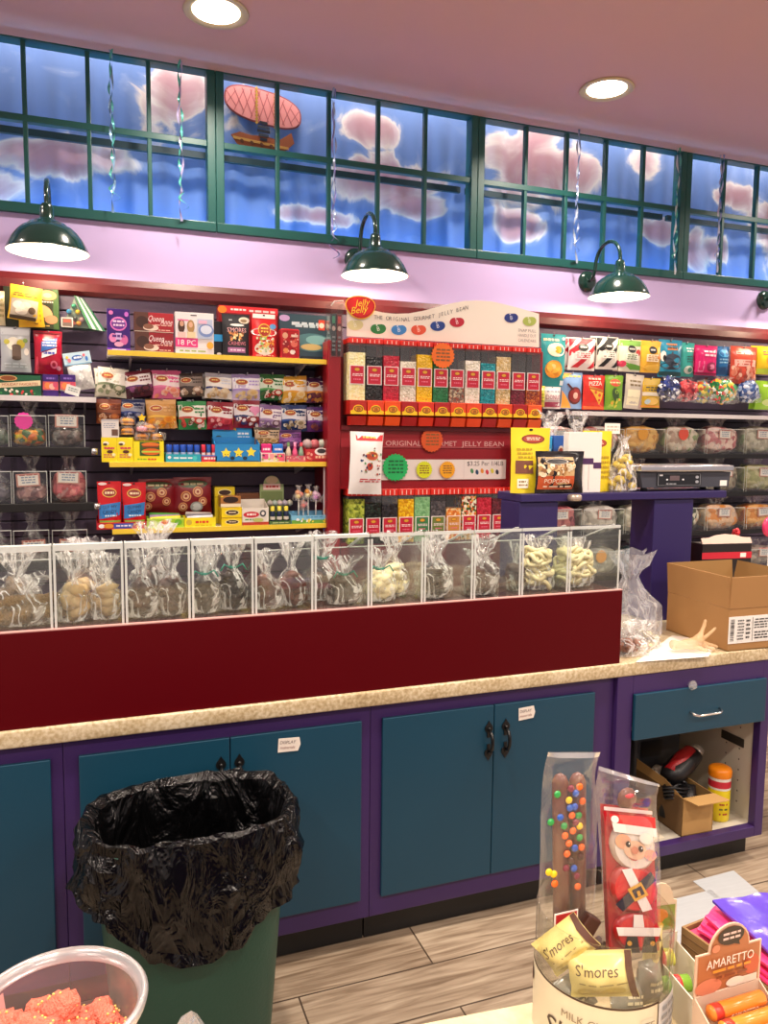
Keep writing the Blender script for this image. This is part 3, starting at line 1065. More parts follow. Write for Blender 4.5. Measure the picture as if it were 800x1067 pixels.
for i in range(11):
    x0, x1 = DIV[i] + .002, DIV[i + 1] - .002
    w = (x1 - x0) / 2
    e = empty('acrylic_bin', ((x0 + x1) / 2, 2.286, ZBIN), 'clear acrylic counter bin holding ' + BINL[i], 'bin', 'clear acrylic bins along the counter')
    t = .0045
    g = B(); g.box(-w, 0, 0, w, t, BH, ACR); g.box(-w, -.0004, BH - (.016 if i < 5 else .009), w, t + .0002, BH + .0006, EDGE); g.box(-w, t, BH - .004, w, .035, BH, EDGE if i < 6 else ACR); g.obj('front_panel', e)
    for s in (-1, 1):
        g = B()
        g.prism([(t, 0), (BD, 0), (BD, RH), (.035, BH), (t, BH)], 0, t, ACR, X=Matrix(((0, 1, 0, -w if s < 0 else w - t), (1, 0, 0, 0), (0, 0, 1, 0), (0, 0, 0, 1))))
        g.box(-w if s < 0 else w - .0065, -.0006, .0, -w + .0065 if s < 0 else w, .0012, BH - .016, EDGE)
        a = Vector((s * (w - t / 2), .035, BH)); c = Vector((s * (w - t / 2), BD, RH))
        g.tube([a, c], .0026, EDGE, 4)
        g.obj('side_panel', e)
    g = B(); g.box(-w + t, BD - t, 0, w - t, BD, RH, ACR); g.box(-w + t, BD - t, RH - .002, w - t, BD + .0002, RH + .001, EDGE); g.obj('back_panel', e)
    g = B(); g.box(-w + t, t, .0, w - t, BD - t, .004, ACR); g.obj('base_panel', e)

# ---------------------------------------------------------------- bags of sweets
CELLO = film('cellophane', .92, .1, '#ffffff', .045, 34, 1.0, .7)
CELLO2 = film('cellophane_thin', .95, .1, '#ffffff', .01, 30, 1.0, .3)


def film_mesh(w, d, h, seed, neck=.62, flare=.75, mat=None, jit=.16, nr=20, na=30):
    pr = [(.0, 0), (.7, .0), (.95, .03), (1.0, .12), (1.0, .25), (.93, .38)]
    pr += [(.93 + (.24 - .93) * t ** .8, .38 + (neck - .38) * t) for t in (.25, .5, .75, 1)]
    pr += [(.24 + (flare - .24) * t ** 1.2, neck + (1 - neck) * t) for t in (.2, .4, .6, .8, 1)]
    vs, fs = [], []
    for j, (r, z) in enumerate(pr):
        for i in range(na):
            a = 2 * PI * i / na
            q = Vector((cos(a) * 1.6, sin(a) * 1.6, z * 4)) + Vector((seed * 7.3, seed * 3.1, seed))
            k = 1 + jit * noise.noise(q) + jit * .8 * noise.noise(q * 3.3) + (.3 * z * sin(a * 5 + seed) if z > neck else 0)
            sq = (abs(cos(a)) ** 4 + abs(sin(a)) ** 4) ** -.18
            vs.append((r * k * sq * w / 2 * cos(a), r * k * sq * d / 2 * sin(a), h * (z + (.07 * noise.noise(q * 1.9) if z > .05 else 0))))
    n = len(pr)
    for j in range(n - 1):
        for i in range(na):
            a, c = j * na + i, j * na + (i + 1) % na
            fs.append((a, c, c + na, a + na))
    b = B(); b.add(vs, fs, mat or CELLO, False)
    return b


def piece_mesh(kind, r, mat, seed):
    g = B()
    if kind == 'rod':
        g.tube([(-2.6 * r, 0, 0), (-2.3 * r, 0, .05 * r), (0, .1 * r, 0), (2.3 * r, 0, .05 * r), (2.6 * r, 0, 0)], [.3 * r, .8 * r, .85 * r, .8 * r, .3 * r], mat, 9)
    elif kind == 'nut': g.ball((0, 0, 0), r, mat, 2, scale=(1.25, 1, .8), jit=.35, seed=seed)
    elif kind == 'chunk': g.ball((0, 0, 0), r, mat, 2, scale=(1.3, 1, .8), jit=.8, seed=seed, fr=2.2)
    elif kind == 'slab': g.box(-1.3 * r, -r, -.35 * r, 1.3 * r, r, .35 * r, mat, .2 * r)
    elif kind == 'pretzel':
        g.tube([(1.5 * r * cos(a * PI / 9), r * sin(a * PI / 9) * (1 - .3 * cos(a * PI / 9)), .3 * r * sin(a * 1.1)) for a in range(19)], .32 * r, mat, 7)
        g.tube([(-1.2 * r, -.4 * r, 0), (0, 0, .3 * r), (1.2 * r, .4 * r, 0)], .28 * r, mat, 6)
    return g


def sweets_bag(loc, w, d, h, label, kind, mat, n, r, seed, tie=None, group='bags of sweets in the counter bins', lay=None, rz=0, pile=.35, film_=None, neck=.62, flare=.75, name='sweets_bag', pname='sweet'):
    e = empty(name, loc, label, 'bag of sweets', group, rz=rz)
    film_mesh(w, d, h, seed, neck, flare, film_).obj('film', e)
    rn = random.Random(seed)
    me = None
    for k in range(n):
        q = k / max(1, n)
        zz = r * .85 + pile * h * q
        sp = 1 - .5 * q
        loc_ = (rn.uniform(-.5, .5) * (w - 2.0 * r) * sp, rn.uniform(-.5, .5) * (d - 2.2 * r) * sp, zz)
        rot = (rn.uniform(-.5, .5), rn.uniform(-.5, .5), rn.uniform(-.6, .6) if kind == 'rod' else rn.uniform(0, 6))
        if me is None:
            o = piece_mesh(kind, r, mat, seed).obj(pname, e, loc_, rot); me = o
        else:
            c = me.copy(); COL.objects.link(c); c.parent = e; c.location = loc_; c.rotation_euler = rot
    if tie:
        g = B(); g.lathe([(w * .13, neck * h - .004), (w * .155, neck * h), (w * .13, neck * h + .004)], K(tie, .4), 14)
        for s in (-1, 1): g.tube([(s * .01, -d * .13, neck * h), (s * .028, -d * .2, neck * h + .012), (s * .04, -d * .22, neck * h - .008)], .0028, K(tie, .4), 6)
        g.obj('twist_tie', e)
    return e


SEED = principled('seeded_coating', '#7d5f38', .6, bump=1.0, bscale=220, vary=.6, vscale=160)
CRM = principled('cream_coating', '#c4a878', .45, vary=.12, vscale=20)
CRM2 = principled('white_fudge', '#efe1b4', .45, vary=.08, vscale=20)
MILK = principled('milk_chocolate', '#4e2c1c', .4, vary=.2, vscale=20)
DARK = principled('dark_chocolate', '#22130f', .38, vary=.2, vscale=20)
ROSE = principled('rosy_chocolate', '#65392c', .42, vary=.25, vscale=20)
WHT = principled('white_yogurt_coating', '#e9dcae', .38, vary=.06, vscale=30)
CARA = principled('caramel', '#45251a', .4, vary=.25, vscale=24)
TEALT = '#0f8a74'
FB = [  # bin, x offset, y, w, h, kind, mat, n, r, tie, words
    (0, .02, .075, .15, .14, 'rod', SEED, 5, .019, None, 'clear bag of seed-coated pretzel rods lying lowest in the first bin'),
    (0, -.01, .16, .13, .2, 'chunk', SEED, 4, .026, None, 'clear bag of seed-coated lumps standing behind the rods in the first bin'),
    (1, -.045, .08, .095, .2, 'nut', CRM, 4, .023, None, 'clear bag of cream nut clusters near the seeded rods'),
    (1, .045, .085, .095, .19, 'nut', CRM, 4, .023, None, 'clear bag of cream nut clusters on the side toward the milk chocolate'),
    (1, .0, .165, .15, .225, 'nut', CRM, 2, .024, None, 'tall loose clear bag behind the cream nut clusters'),
    (2, -.04, .08, .1, .2, 'chunk', MILK, 6, .021, None, 'clear bag of milk chocolate pieces beside the cream clusters'),
    (2, .045, .085, .09, .22, 'chunk', MILK, 6, .02, None, 'clear bag of milk chocolate pieces with a long crumpled top'),
    (2, 0, .17, .15, .27, 'chunk', MILK, 5, .022, None, 'tallest clear bag of milk chocolate, its top poking out of the bin'),
    (3, -.045, .08, .095, .19, 'chunk', DARK, 6, .021, TEALT, 'clear bag of dark chocolate with teal tie toward the milk chocolate bin'),
    (3, .045, .1, .095, .21, 'chunk', DARK, 7, .022, TEALT, 'clear bag of dark chocolate with teal tie toward the rosy pieces'),
    (3, -.01, .17, .12, .2, 'chunk', DARK, 4, .02, None, 'untied clear bag of dark chocolate at the back of its bin'),
    (4, -.04, .08, .1, .18, 'chunk', ROSE, 7, .02, None, 'clear bag of rosy chocolate pieces lower in the fifth bin'),
    (4, .045, .1, .09, .2, 'chunk', ROSE, 6, .021, None, 'upright clear bag of rosy chocolate pieces in the fifth bin'),
    (5, .03, .08, .12, .15, 'chunk', DARK, 8, .021, TEALT, 'clear bag of dark clusters with teal tie at the front of the sixth bin'),
    (5, -.02, .16, .14, .22, 'chunk', MILK, 4, .02, TEALT, 'puffy clear bag of chocolate with teal tie at the back of the sixth bin'),
    (6, -.03, .08, .11, .17, 'chunk', CRM2, 7, .023, TEALT, 'clear bag of pale cream fudge tied with teal'),
    (6, .045, .15, .1, .21, 'chunk', CRM2, 6, .021, None, 'tall untied bag of pale cream fudge'),
    (7, -.02, .08, .13, .19, 'slab', DARK, 5, .022, None, 'clear bag of dark bark slabs at the front of the eighth bin'),
    (7, .03, .165, .12, .21, 'slab', DARK, 3, .02, None, 'puffy clear bag of dark bark behind another in the eighth bin'),
    (8, -.03, .08, .12, .15, 'chunk', CARA, 7, .021, None, 'low clear bag of brown caramel pieces in the ninth bin'),
    (8, .03, .16, .12, .19, 'chunk', CARA, 5, .02, None, 'upright clear bag of brown caramel pieces in the ninth bin'),
    (9, -.065, .09, .06, .17, 'chunk', MILK, 4, .022, None, 'narrow clear bag of chocolate chunks beside the white pretzels'),
    (9, .03, .1, .12, .19, 'pretzel', WHT, 22, .021, None, 'large clear bag of white coated pretzels next to chocolate chunks'),
    (10, -.03, .1, .14, .18, 'pretzel', WHT, 26, .021, None, 'large clear bag of white coated pretzels in the last bin'),
    (10, .055, .15, .08, .16, 'pretzel', WHT, 10, .02, None, 'small bag of white coated pretzels against the end wall of the last bin'),
]
for k, (bi, dx, dy, w, h, kind, mt, n, r, tie, lab) in enumerate(FB):
    cx = (DIV[bi] + DIV[bi + 1]) / 2
    sweets_bag((cx + dx, 2.29 + dy, ZBIN + .0045), w, min(.1, w), h, lab, kind, mt, int(n * 2) if kind != 'pretzel' else int(n * 1.3), r * 1.15, k + 3, tie, pile=.62 if kind == 'pretzel' else .38)

# ---------------------------------------------------------------- right end of the worktop
def carton_box():
    c = PZ(760, 680, ZT); a = PZ(696, 657, ZT)
    a = a - c; L_ = a.length; a.normalize()
    rz = math.atan2(a.y, a.x)
    # local x runs along the far-going side, local y to the viewer's other side
    e = empty('cardboard_box', (c.x, c.y + .012, ZT), 'open brown cardboard box with white shipping label on the end of the worktop', 'box', rz=rz - PI / 2)
    KR = principled('brown_cardboard', '#a37847', .8, vary=.06, vscale=6)
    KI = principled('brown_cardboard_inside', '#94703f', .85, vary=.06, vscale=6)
    D_, W_, H_, t, FL = L_, .34, P(762, 636, c.y).z - ZT, .005, .125
    g = B()
    g.box(0, 0, 0, W_, D_, t, KI)
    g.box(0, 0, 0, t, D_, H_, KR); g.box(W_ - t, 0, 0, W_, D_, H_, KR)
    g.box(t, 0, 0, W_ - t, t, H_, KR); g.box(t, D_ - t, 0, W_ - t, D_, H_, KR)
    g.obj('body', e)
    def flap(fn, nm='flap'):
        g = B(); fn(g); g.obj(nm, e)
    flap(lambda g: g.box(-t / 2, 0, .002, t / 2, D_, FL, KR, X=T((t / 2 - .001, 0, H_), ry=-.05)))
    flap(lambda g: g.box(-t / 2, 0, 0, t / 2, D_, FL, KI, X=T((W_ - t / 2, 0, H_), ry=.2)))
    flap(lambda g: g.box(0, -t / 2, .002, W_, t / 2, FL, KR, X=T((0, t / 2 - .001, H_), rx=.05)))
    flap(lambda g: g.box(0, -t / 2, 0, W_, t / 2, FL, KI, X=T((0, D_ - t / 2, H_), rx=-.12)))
    g = B(); lw, lh = .2, .105
    g.box(.0, -.0012, .03, lw, -.0002, .03 + lh, K('#ece8e2', .6))
    def s(u, v, ee): return (u * lw, -.0012 - ee, .03 + v * lh)
    ops = [('R', .03 , .08, .14, .92, '#ece8e2')]
    rn = random.Random(5)
    v = .1
    while v < .88:
        hh = rn.uniform(.012, .035); ops.append(('R', .04, v, .13, v + hh, '#222222')); v += hh + rn.uniform(.012, .03)
    ops += [('L', .2, .1, .36, .9, 7, '#666666'), ('L', .4, .12, .52, .9, 5, '#333333'), ('R', .56, .06, .57, .94, '#333333'), ('L', .6, .5, .95, .9, 4, '#555555'), ('L', .6, .1, .95, .42, 3, '#333333')]
    art(g, ops, s, lw, lh, .0004, .0001)
    g.obj('shipping_label', e)


carton_box()

# box standing behind, black and red with a pale curved flap
p = P(752, 606, 2.72)
e = empty('gift_carton', (2.70, 2.74, ZT), 'black carton with red band and pale curved flap behind the brown cardboard box', 'box', rz=-.12)
g = B(); g.box(-.13, 0, 0, .13, .09, .34, K('#1a1214', .4), .003); g.box(-.1305, -.0006, .27, .1305, 0, .30, K('#c22034', .4)); g.box(.07, -.0012, .275, .1, -.0006, .295, K('#eee6e0')); g.obj('body', e)
g = B(); g.prism([(-.13, 0), (.13, 0), (.13, .028), (.09, .03), (.05, .042), (0, .047), (-.05, .042), (-.09, .03), (-.13, .028)], 0, .004, K('#d5b8a8', .5), X=T((0, 0, .34), rx=-.5)); g.obj('flap', e)

q = [PZ(x, y, ZT + .001) for x, y in ((662, 690), (738, 684), (748, 668), (700, 662))]
c_ = sum(q, Vector()) / 4
g = B(); g.add([tuple(v - c_) for v in q] + [tuple(v - c_ - Vector((0, 0, .0006))) for v in q], [(0, 1, 2, 3), (7, 6, 5, 4)] + [(k, k + 4, (k + 1) % 4 + 4, (k + 1) % 4) for k in range(4)], K('#efe9df', .7))
g.obj('paper_sheet', loc=c_, label='white sheet of paper lying under the glove on the worktop', cat='paper')
# disposable glove
def glove():
    p = PZ(735, 676, ZT)
    e = empty('disposable_glove', (2.085, 2.315, ZT + .002), 'crumpled translucent cream glove lying against the brown cardboard box', 'glove', rz=-.05)
    m, n, l = new_mat('thin_latex')
    o = n.new('ShaderNodeOutputMaterial'); pb = N(n, 'ShaderNodeBsdfPrincipled', Roughness=.4); tr = n.new('ShaderNodeBsdfTransparent'); mx = n.new('ShaderNodeMixShader')
    pb.inputs['Base Color'].default_value = lin('#e2bf92'); mx.inputs[0].default_value = .5
    l.new(tr.outputs[0], mx.inputs[1]); l.new(pb.outputs[0], mx.inputs[2]); l.new(mx.outputs[0], o.inputs[0])
    bm = bmesh.new()
    pts = {}
    def V(k, p): pts[k] = bm.verts.new(p)
    chains = [[('p0', (.0, 0, .028), .024), ('p1', (.045, 0, .034), .03), ('p2', (.085, .003, .036), .026)],
              [('p2',), ('a1', (.112, .012, .075), .010), ('a2', (.128, .016, .103), .009), ('a3', (.135, .018, .128), .0075)],
              [('p2',), ('b1', (.122, -.004, .057), .010), ('b2', (.148, -.008, .078), .009), ('b3', (.17, -.01, .097), .0075)],
              [('p2',), ('c1', (.118, -.018, .03), .010), ('c2', (.143, -.028, .024), .009), ('c3', (.165, -.034, .016), .008)],
              [('p2',), ('d1', (.105, -.028, .022), .009), ('d2', (.126, -.04, .014), .0085), ('d3', (.142, -.046, .011), .0075)],
              [('p1',), ('t1', (.05, -.03, .025), .012), ('t2', (.072, -.05, .016), .01), ('t3', (.09, -.06, .011), .009)],
              [('p0',), ('w1', (-.03, 0, .03), .027), ('w2', (-.06, .004, .034), .034)]]
    rad = {}
    for ch in chains:
        prev = None
        for it in ch:
            if len(it) > 1: V(it[0], it[1]); rad[it[0]] = it[2]
            if prev: bm.edges.new((pts[prev], pts[it[0]]))
            prev = it[0]
    bm.verts.index_update()
    order = {k: v.index for k, v in pts.items()}
    me = bpy.data.meshes.new('glove_body')
    bm.to_mesh(me); bm.free()
    o = bpy.data.objects.new('glove_body', me); COL.objects.link(o); o.parent = e
    sk = o.modifiers.new('skin', 'SKIN')
    for k, i in order.items():
        d = me.skin_vertices[0].data[i]; d.radius = (rad[k], rad[k] * .8); d.use_root = (k == 'p1')
    o.modifiers.new('sub', 'SUBSURF').levels = 2
    o.modifiers[-1].render_levels = 2
    me.materials.append(m)


glove()
bpy.data.objects['disposable_glove'].scale = (.86, .86, .9)

NUTM = principled('glazed_nut', '#8d5230', .35, vary=.35, vscale=30)
RG = 'clear bags on the end of the worktop'
sweets_bag((1.87, 2.36, ZT + .001), .15, .12, .12, 'low clear bag of glazed brown nuts beside the red riser\'s end', 'nut', NUTM, 14, .016, 61, group=RG, pile=.3)
sweets_bag((2.0, 2.53, ZT + .001), .27, .17, .36, 'big puffy empty clear bag against the brown cardboard box', 'nut', WHT, 3, .014, 62, group=RG, pile=.05, neck=.72, flare=.6, film_=film('bright_cellophane', .9, .12, '#f4f8ff', .16, 22, 1.0, .2))
sweets_bag((1.98, 2.42, ZT + .001), .14, .1, .1, 'flat crumpled clear bag between the nuts and the glove', 'nut', CRM2, 2, .01, 63, group=RG, pile=.05)
b = B(); b.prism([(-.11, 0), (.11, 0), (.14, .11), (-.14, .11)], -.08, .08, film('frosted_tub', .45, .3, '#e8eaf4', .25, 10, .3))
b.obj('plastic_tub', loc=(1.86, 2.74, ZT + .19 - .19), label='frosted clear plastic tub behind the end of the acrylic bins', cat='tub')
# lollipop, red rosette and striped sweets behind the box
e = empty('swirl_lollipop', P(797, 640, 2.84), 'big round pink swirl lollipop behind the cardboard box', 'lollipop'); e.location.z = ZT
zl = P(797, 549, 2.84).z - ZT
g = B(); g.tube([(0, 0, 0), (0, 0, zl)], .004, K('#f0ece4', .5), 8); g.obj('stick', e)
g = B(); g.lathe([(.001, -.012), (.04, -.011), (.052, 0), (.04, .011), (.001, .012)], K('#d8386a', .3), 30, X=T((0, 0, zl), rx=PI / 2)); g.tube([(.005 * q * cos(q * .75), -.0125, zl + .005 * q * sin(q * .75)) for q in range(1, 10)], .002, K('#f08aa8', .3), 6); g.obj('candy_disc', e)
e = empty('candy_rose', P(762, 640, 2.86), 'small red candy rose on a green stem behind the cardboard box', 'candy rose'); e.location.z = ZT
zl = P(762, 555, 2.86).z - ZT
g = B(); g.tube([(0, 0, 0), (0, 0, zl)], .004, K('#2f6a3a', .5), 6)
for s in (-1, 1): g.grid(lambda u, v: (s * (.004 + .03 * u), (v - .5) * .022 * sin(u * PI + .001), zl - .03 - .012 * sin(u * 3)), 6, 2, K('#3a7a44'))
g.obj('stem', e)
g = B()
for k in range(9):
    a = k * 2.4
    g.ball((.008 * cos(a) * (k / 9 + .3), .008 * sin(a), zl + .003 * k - .01), .016 - .0008 * k, K('#c8202c', .35), 1, jit=.3, seed=k)
g.obj('bloom', e)

# ---------------------------------------------------------------- purple stand with scale
ZS = P(650, 513, 2.75).z
e = empty('purple_stand', (2.155, 2.75, ZT), 'deep purple two-legged counter stand carrying the scale and pouches', 'stand')
x0, x1 = P(543, 514, 2.75).x - 2.155, P(757, 515, 2.75).x - 2.155
zt = ZS - ZT
PURP2 = principled('deep_purple_satin', '#261953', .45, vary=.06, vscale=4)
g = B(); g.box(x0, 0, zt - .034, x1, .2, zt, PURP2, .004); g.obj('top_board', e)
for a, c in ((x0, P(583, 535, 2.75).x - 2.155), (P(683, 535, 2.75).x - 2.155, P(724, 535, 2.75).x - 2.155)):
    g = B(); g.box(a + .001, .012, 0, c, .17, zt - .0345, PURP2, .004); g.obj('leg', e)
ZSH = ZS + .0005


def on_stand(px, dy=.02): return P(px, 513, 2.75).x, 2.75 + dy


def scale():
    xa, xb = P(664, 500, 2.78).x, P(760, 500, 2.78).x
    e = empty('counter_scale', ((xa + xb) / 2, 2.77, ZSH), 'grey electronic scale with steel pan on the purple stand', 'scale')
    w = (xb - xa) / 2
    GR = principled('dark_grey_plastic', '#3c3e48', .45, vary=.06, vscale=12)
    hz = .118
    g = B()
    g.prism([(-w * .92, .016), (w * .94, .016), (w * .98, hz - .035), (-w * .98, hz - .035)], .0, .15, GR)
    g.obj('body', e)
    for sx in (-1, 1):
        for yy in (.03, .12):
            g = B(); g.lathe([(.001, 0), (.014, 0), (.016, .008), (.012, .017)], K('#1a1a1c', .6), 14, X=T((sx * w * .8, yy, 0))); g.obj('foot', e)
    ST = K('#c9c9cc', .22, .95)
    g = B()
    g.box(-w, -.015, hz - .032, w, .17, hz - .004, ST, .006, seg=3); g.box(-w + .02, .0, hz - .0045, w - .02, .155, hz - .002, K('#dededf', .18, .95))
    g.obj('pan', e)
    X = lambda px: P(px, 497, 2.77).x - (xa + xb) / 2
    zz = lambda py: P(710, py, 2.77).z - ZSH
    g = B(); dx0, dx1 = X(684), X(730); z0, z1 = .024, .078
    g.box(dx0, -.0035, z0, dx1, -.0005, z1, K('#17181c', .25)); W_, H_ = dx1 - dx0, z1 - z0
    s = lambda u, v, ee: (dx0 + u * W_, -.0035 - ee, z0 + v * H_)
    art(g, [('R', .02, .03, .98, .05, '#8a8c92'), ('R', .02, .95, .98, .97, '#8a8c92'), ('R', .02, .03, .03, .97, '#8a8c92'), ('R', .97, .03, .98, .97, '#8a8c92'), ('R', .28, .42, .5, .82, '#5d4e52'), ('E', .58, .5, .025, .07, '#cfd2d8'), ('E', .22, .5, .025, .07, '#cfd2d8'), ('L', .2, .1, .45, .2, 1, '#b8bac0'), ('E', .9, .68, .04, .12, '#9a9ca4'), ('E', .9, .3, .04, .12, '#9a9ca4'), ('R', .05, .8, .12, .93, '#c9c9cc')], s, W_, H_, .0004, .0001)
    g.obj('display_panel', e)
    g = B(); g.box(X(750), -.0025, .02, X(757), -.0002, .045, K('#e8e6e2')); g.obj('sticker', e)


scale()
YLW = '#ecd32e'


def seal(u, v, ru, rv): return [('E', u, v, ru, rv, '#7a2a1c'), ('E', u, v, ru * .86, rv * .82, '#a8402a'), ('L', u - ru * .6, v - rv * .35, u + ru * .6, v + rv * .4, 2, '#f0e2c8')]


x, y = on_stand(559, .03)
pouch(.187, .27, .05, YLW, seal(.55, .83, .3, .07) + [('R', .08, .3, .5, .5, '#7a4a3a'), ('L', .1, .52, .5, .7, 3, '#b89a20'), ('R', .12, .08, .38, .22, '#f4ecd8'), ('L', .14, .1, .36, .2, 2, '#8a6a3a')], 4, stand=True).obj('popcorn_pouch', loc=(x, y + .03, ZSH), label='tall yellow pouch with brown oval seal at the stand\'s corner', cat='pouch', group='yellow pouches on the purple stand')
x, y = on_stand(632, .05)
pouch(.15, .262, .05, YLW, seal(.5, .8, .3, .07) + [('L', .55, .2, .9, .6, 5, '#b89a20')], 5, stand=True).obj('popcorn_pouch', loc=(x, y + .03, ZSH), label='yellow pouch mostly hidden behind the white box with purple band', cat='pouch', group='yellow pouches on the purple stand')
x, y = on_stand(583, .012)
pouch(.235, .175, .06, '#17141a', [('R', .03, .1, .74, .86, '#c9a877'), ('R', .03, .1, .74, .42, '#c4552a'), ('D', .06, .44, .72, .68, 40, ['#e8d6b0', '#b98a55', '#efe2c4', '#8a5a30'], .05), ('E', .38, .76, .24, .08, '#17141a'), ('E', .38, .76, .22, .068, '#d8c8b0'), ('E', .38, .76, .2, .058, '#17141a'), ('T', 'POPCORN', .38, .3, .1, '#f2dcc4', .6), ('L', .1, .13, .68, .2, 1, '#f0d8c0')], 6, rough=.22).obj('snack_bag', loc=(x, y - .005, ZSH), rot=(0, 0, .0), label='black snack bag with orange band and nut picture on the stand', cat='bag')
x, y = on_stand(582, .08)
carton(.05, .235, .06, '#2a9ad2', [('R', .1, .1, .9, .3, '#1a6aa8'), ('L', .15, .5, .85, .8, 3, '#e8f4fa')]).obj('blue_carton', loc=(x + .0, y + .02, ZSH), label='bright sky-blue carton behind the black snack bag', cat='box', group='blue cartons on the stand')
x, y = on_stand(592, .08)
carton(.052, .24, .06, '#2a5aa8', [('E', .7, .7, .3, .12, '#d8c8b8'), ('E', .7, .7, .22, .08, '#a84a3a')]).obj('blue_carton', loc=(x + .012, y + .02, ZSH), label='darker blue carton touching the white banded box', cat='box', group='blue cartons on the stand')
x, y = on_stand(611, .02)
PB = '#4a2a58'
carton(.165, .255, .04, '#e9e2dc', [('R', 0, .47, .76, .57, PB), ('R', .76, .4, 1, .5, PB), ('R', .62, .05, .64, .47, '#d6cdc8')], side='#efe9e4').obj('white_gift_box', loc=(x, y, ZSH), label='white gift box with a purple band on the stand', cat='box')
e = sweets_bag((on_stand(655)[0], 2.8, ZSH), .13, .09, .24, 'clear bag of yellow and brown wrapped sweets beside the scale', 'nut', principled('wrapped_sweet', '#d8b840', .4, vary=.6, vscale=30), 14, .018, 71, None, 'clear bags on the purple stand', pile=.6, neck=.92, flare=.5)
g = B(); g.lathe([(.001, 0), (.026, 0), (.03, .006), (.03, .02), (.024, .026), (.001, .027)], K('#c9b8a8', .3, .6), 24)
g.obj('metal_cap', loc=(on_stand(597)[0], 2.738 + .03 - .012 , ZSH) if False else (on_stand(597)[0], 2.738, ZSH - .0305), label='small round metal cap under the black snack bag at the board edge', cat='cap')
COL.objects  # keep
for px, wd, sd, lab in ((572, .12, 81, 'empty clear bag top sticking up behind the tall yellow pouch'), (600, .1, 82, 'crumpled clear bag behind the blue cartons')):
    film_mesh(wd, .08, .34, sd, .7, .8, CELLO).obj('clear_bag', loc=(P(px, 500, 2.88).x, 2.88, ZSH), label=lab, cat='bag', group='clear bags on the purple stand')
e = empty('sign_card', (P(636, 500, 2.86).x, 2.86, ZSH), 'small white card on a clear stem behind the yellow pouch', 'card')
z0, z1 = P(636, 452, 2.86).z - ZSH, P(636, 441, 2.86).z - ZSH
g = B(); g.box(-.04, 0, z0, .04, .002, z1, K('#efe9e0', .6)); art(g, [('L', .1, .2, .9, .8, 2, '#c8b8a8')], lambda u, v, ee: (-.04 + .08 * u, -ee, z0 + v * (z1 - z0)), .08, z1 - z0, .0004); g.obj('card', e)
g = B(); g.box(-.006, .0022, 0, .006, .004, z1 - .01, ACR); g.box(-.03, -.02, 0, .03, .025, .003, ACR); g.obj('stem', e)

# ---------------------------------------------------------------- trash can
def superring(rx, ry, n, p=3.2):
    out = []
    for i in range(n):
        a = 2 * PI * i / n
        c, s = cos(a), sin(a)
        out.append((rx * abs(c) ** (2 / p) * (1 if c >= 0 else -1), ry * abs(s) ** (2 / p) * (1 if s >= 0 else -1)))
    return out


CANX, CANY, CANZ = .215, 2.025, .69
e = empty('trash_can', (CANX, CANY, 0), 'tall green plastic trash can standing before the teal cabinet doors', 'trash can')
CG = principled('green_plastic', '#1d4a3c', .5, vary=.08, vscale=6, bump=.1, bscale=120)
g = B()
N_ = 64
rings = [(0, .195, .125), (.01, .2, .13), (.62, .245, .165), (.665, .25, .17), (.665, .258, .178), (.68, .258, .178), (.68, .248, .168), (.3, .21, .142)]
vs, fs = [], []
for z, rx, ry in rings: vs += [(x, y, z) for x, y in superring(rx, ry, N_)]
for j in range(len(rings) - 1):
    for i in range(N_): fs.append((j * N_ + i, j * N_ + (i + 1) % N_, (j + 1) * N_ + (i + 1) % N_, (j + 1) * N_ + i))
fs.append(tuple(range(N_))[::-1])
g.add(vs, fs, CG, True); g.obj('body', e)
for s in (-1, 1):
    g = B(); g.box(-.05, -.006, -.012, .05, .012, .012, CG, .005, X=T((CANX * 0 + s * .262, 0, .64), rz=PI / 2)); g.obj('handle', e)
# liner folded over the rim
m, n, l = new_mat('black_bin_film')
o = n.new('ShaderNodeOutputMaterial'); pb = N(n, 'ShaderNodeBsdfPrincipled', Roughness=.2); pb.inputs['Base Color'].default_value = lin('#060607'); pb.inputs['Specular IOR Level'].default_value = .42
tc = n.new('ShaderNodeTexCoord'); mp = n.new('ShaderNodeMapping'); mp.inputs['Scale'].default_value = (1, 1, .45); ns = N(n, 'ShaderNodeTexNoise', Scale=10.0, Detail=4.0, Distortion=1.6); bp = N(n, 'ShaderNodeBump', Strength=1.0, Distance=.05)
l.new(tc.outputs['Object'], mp.inputs[0]); l.new(mp.outputs[0], ns.inputs['Vector']); l.new(ns.outputs['Fac'], bp.inputs['Height']); l.new(bp.outputs[0], pb.inputs['Normal']); l.new(pb.outputs[0], o.inputs[0])
e2 = empty('bin_liner', (CANX, CANY, CANZ), 'crumpled shiny black bin liner folded over the green trash can', 'bin liner')
NA = 150
prof = [(-.56, .66), (-.45, .72), (-.3, .79), (-.15, .85), (-.04, .9), (.008, .96), (.02, 1.02), (.014, 1.07), (-.02, 1.1), (-.06, 1.12), (-.1, 1.135), (-.14, 1.14), (-.18, 1.135), (-.215, 1.12), (-.24, 1.1)]
vs, fs = [], []
R0 = superring(.25, .17, NA)
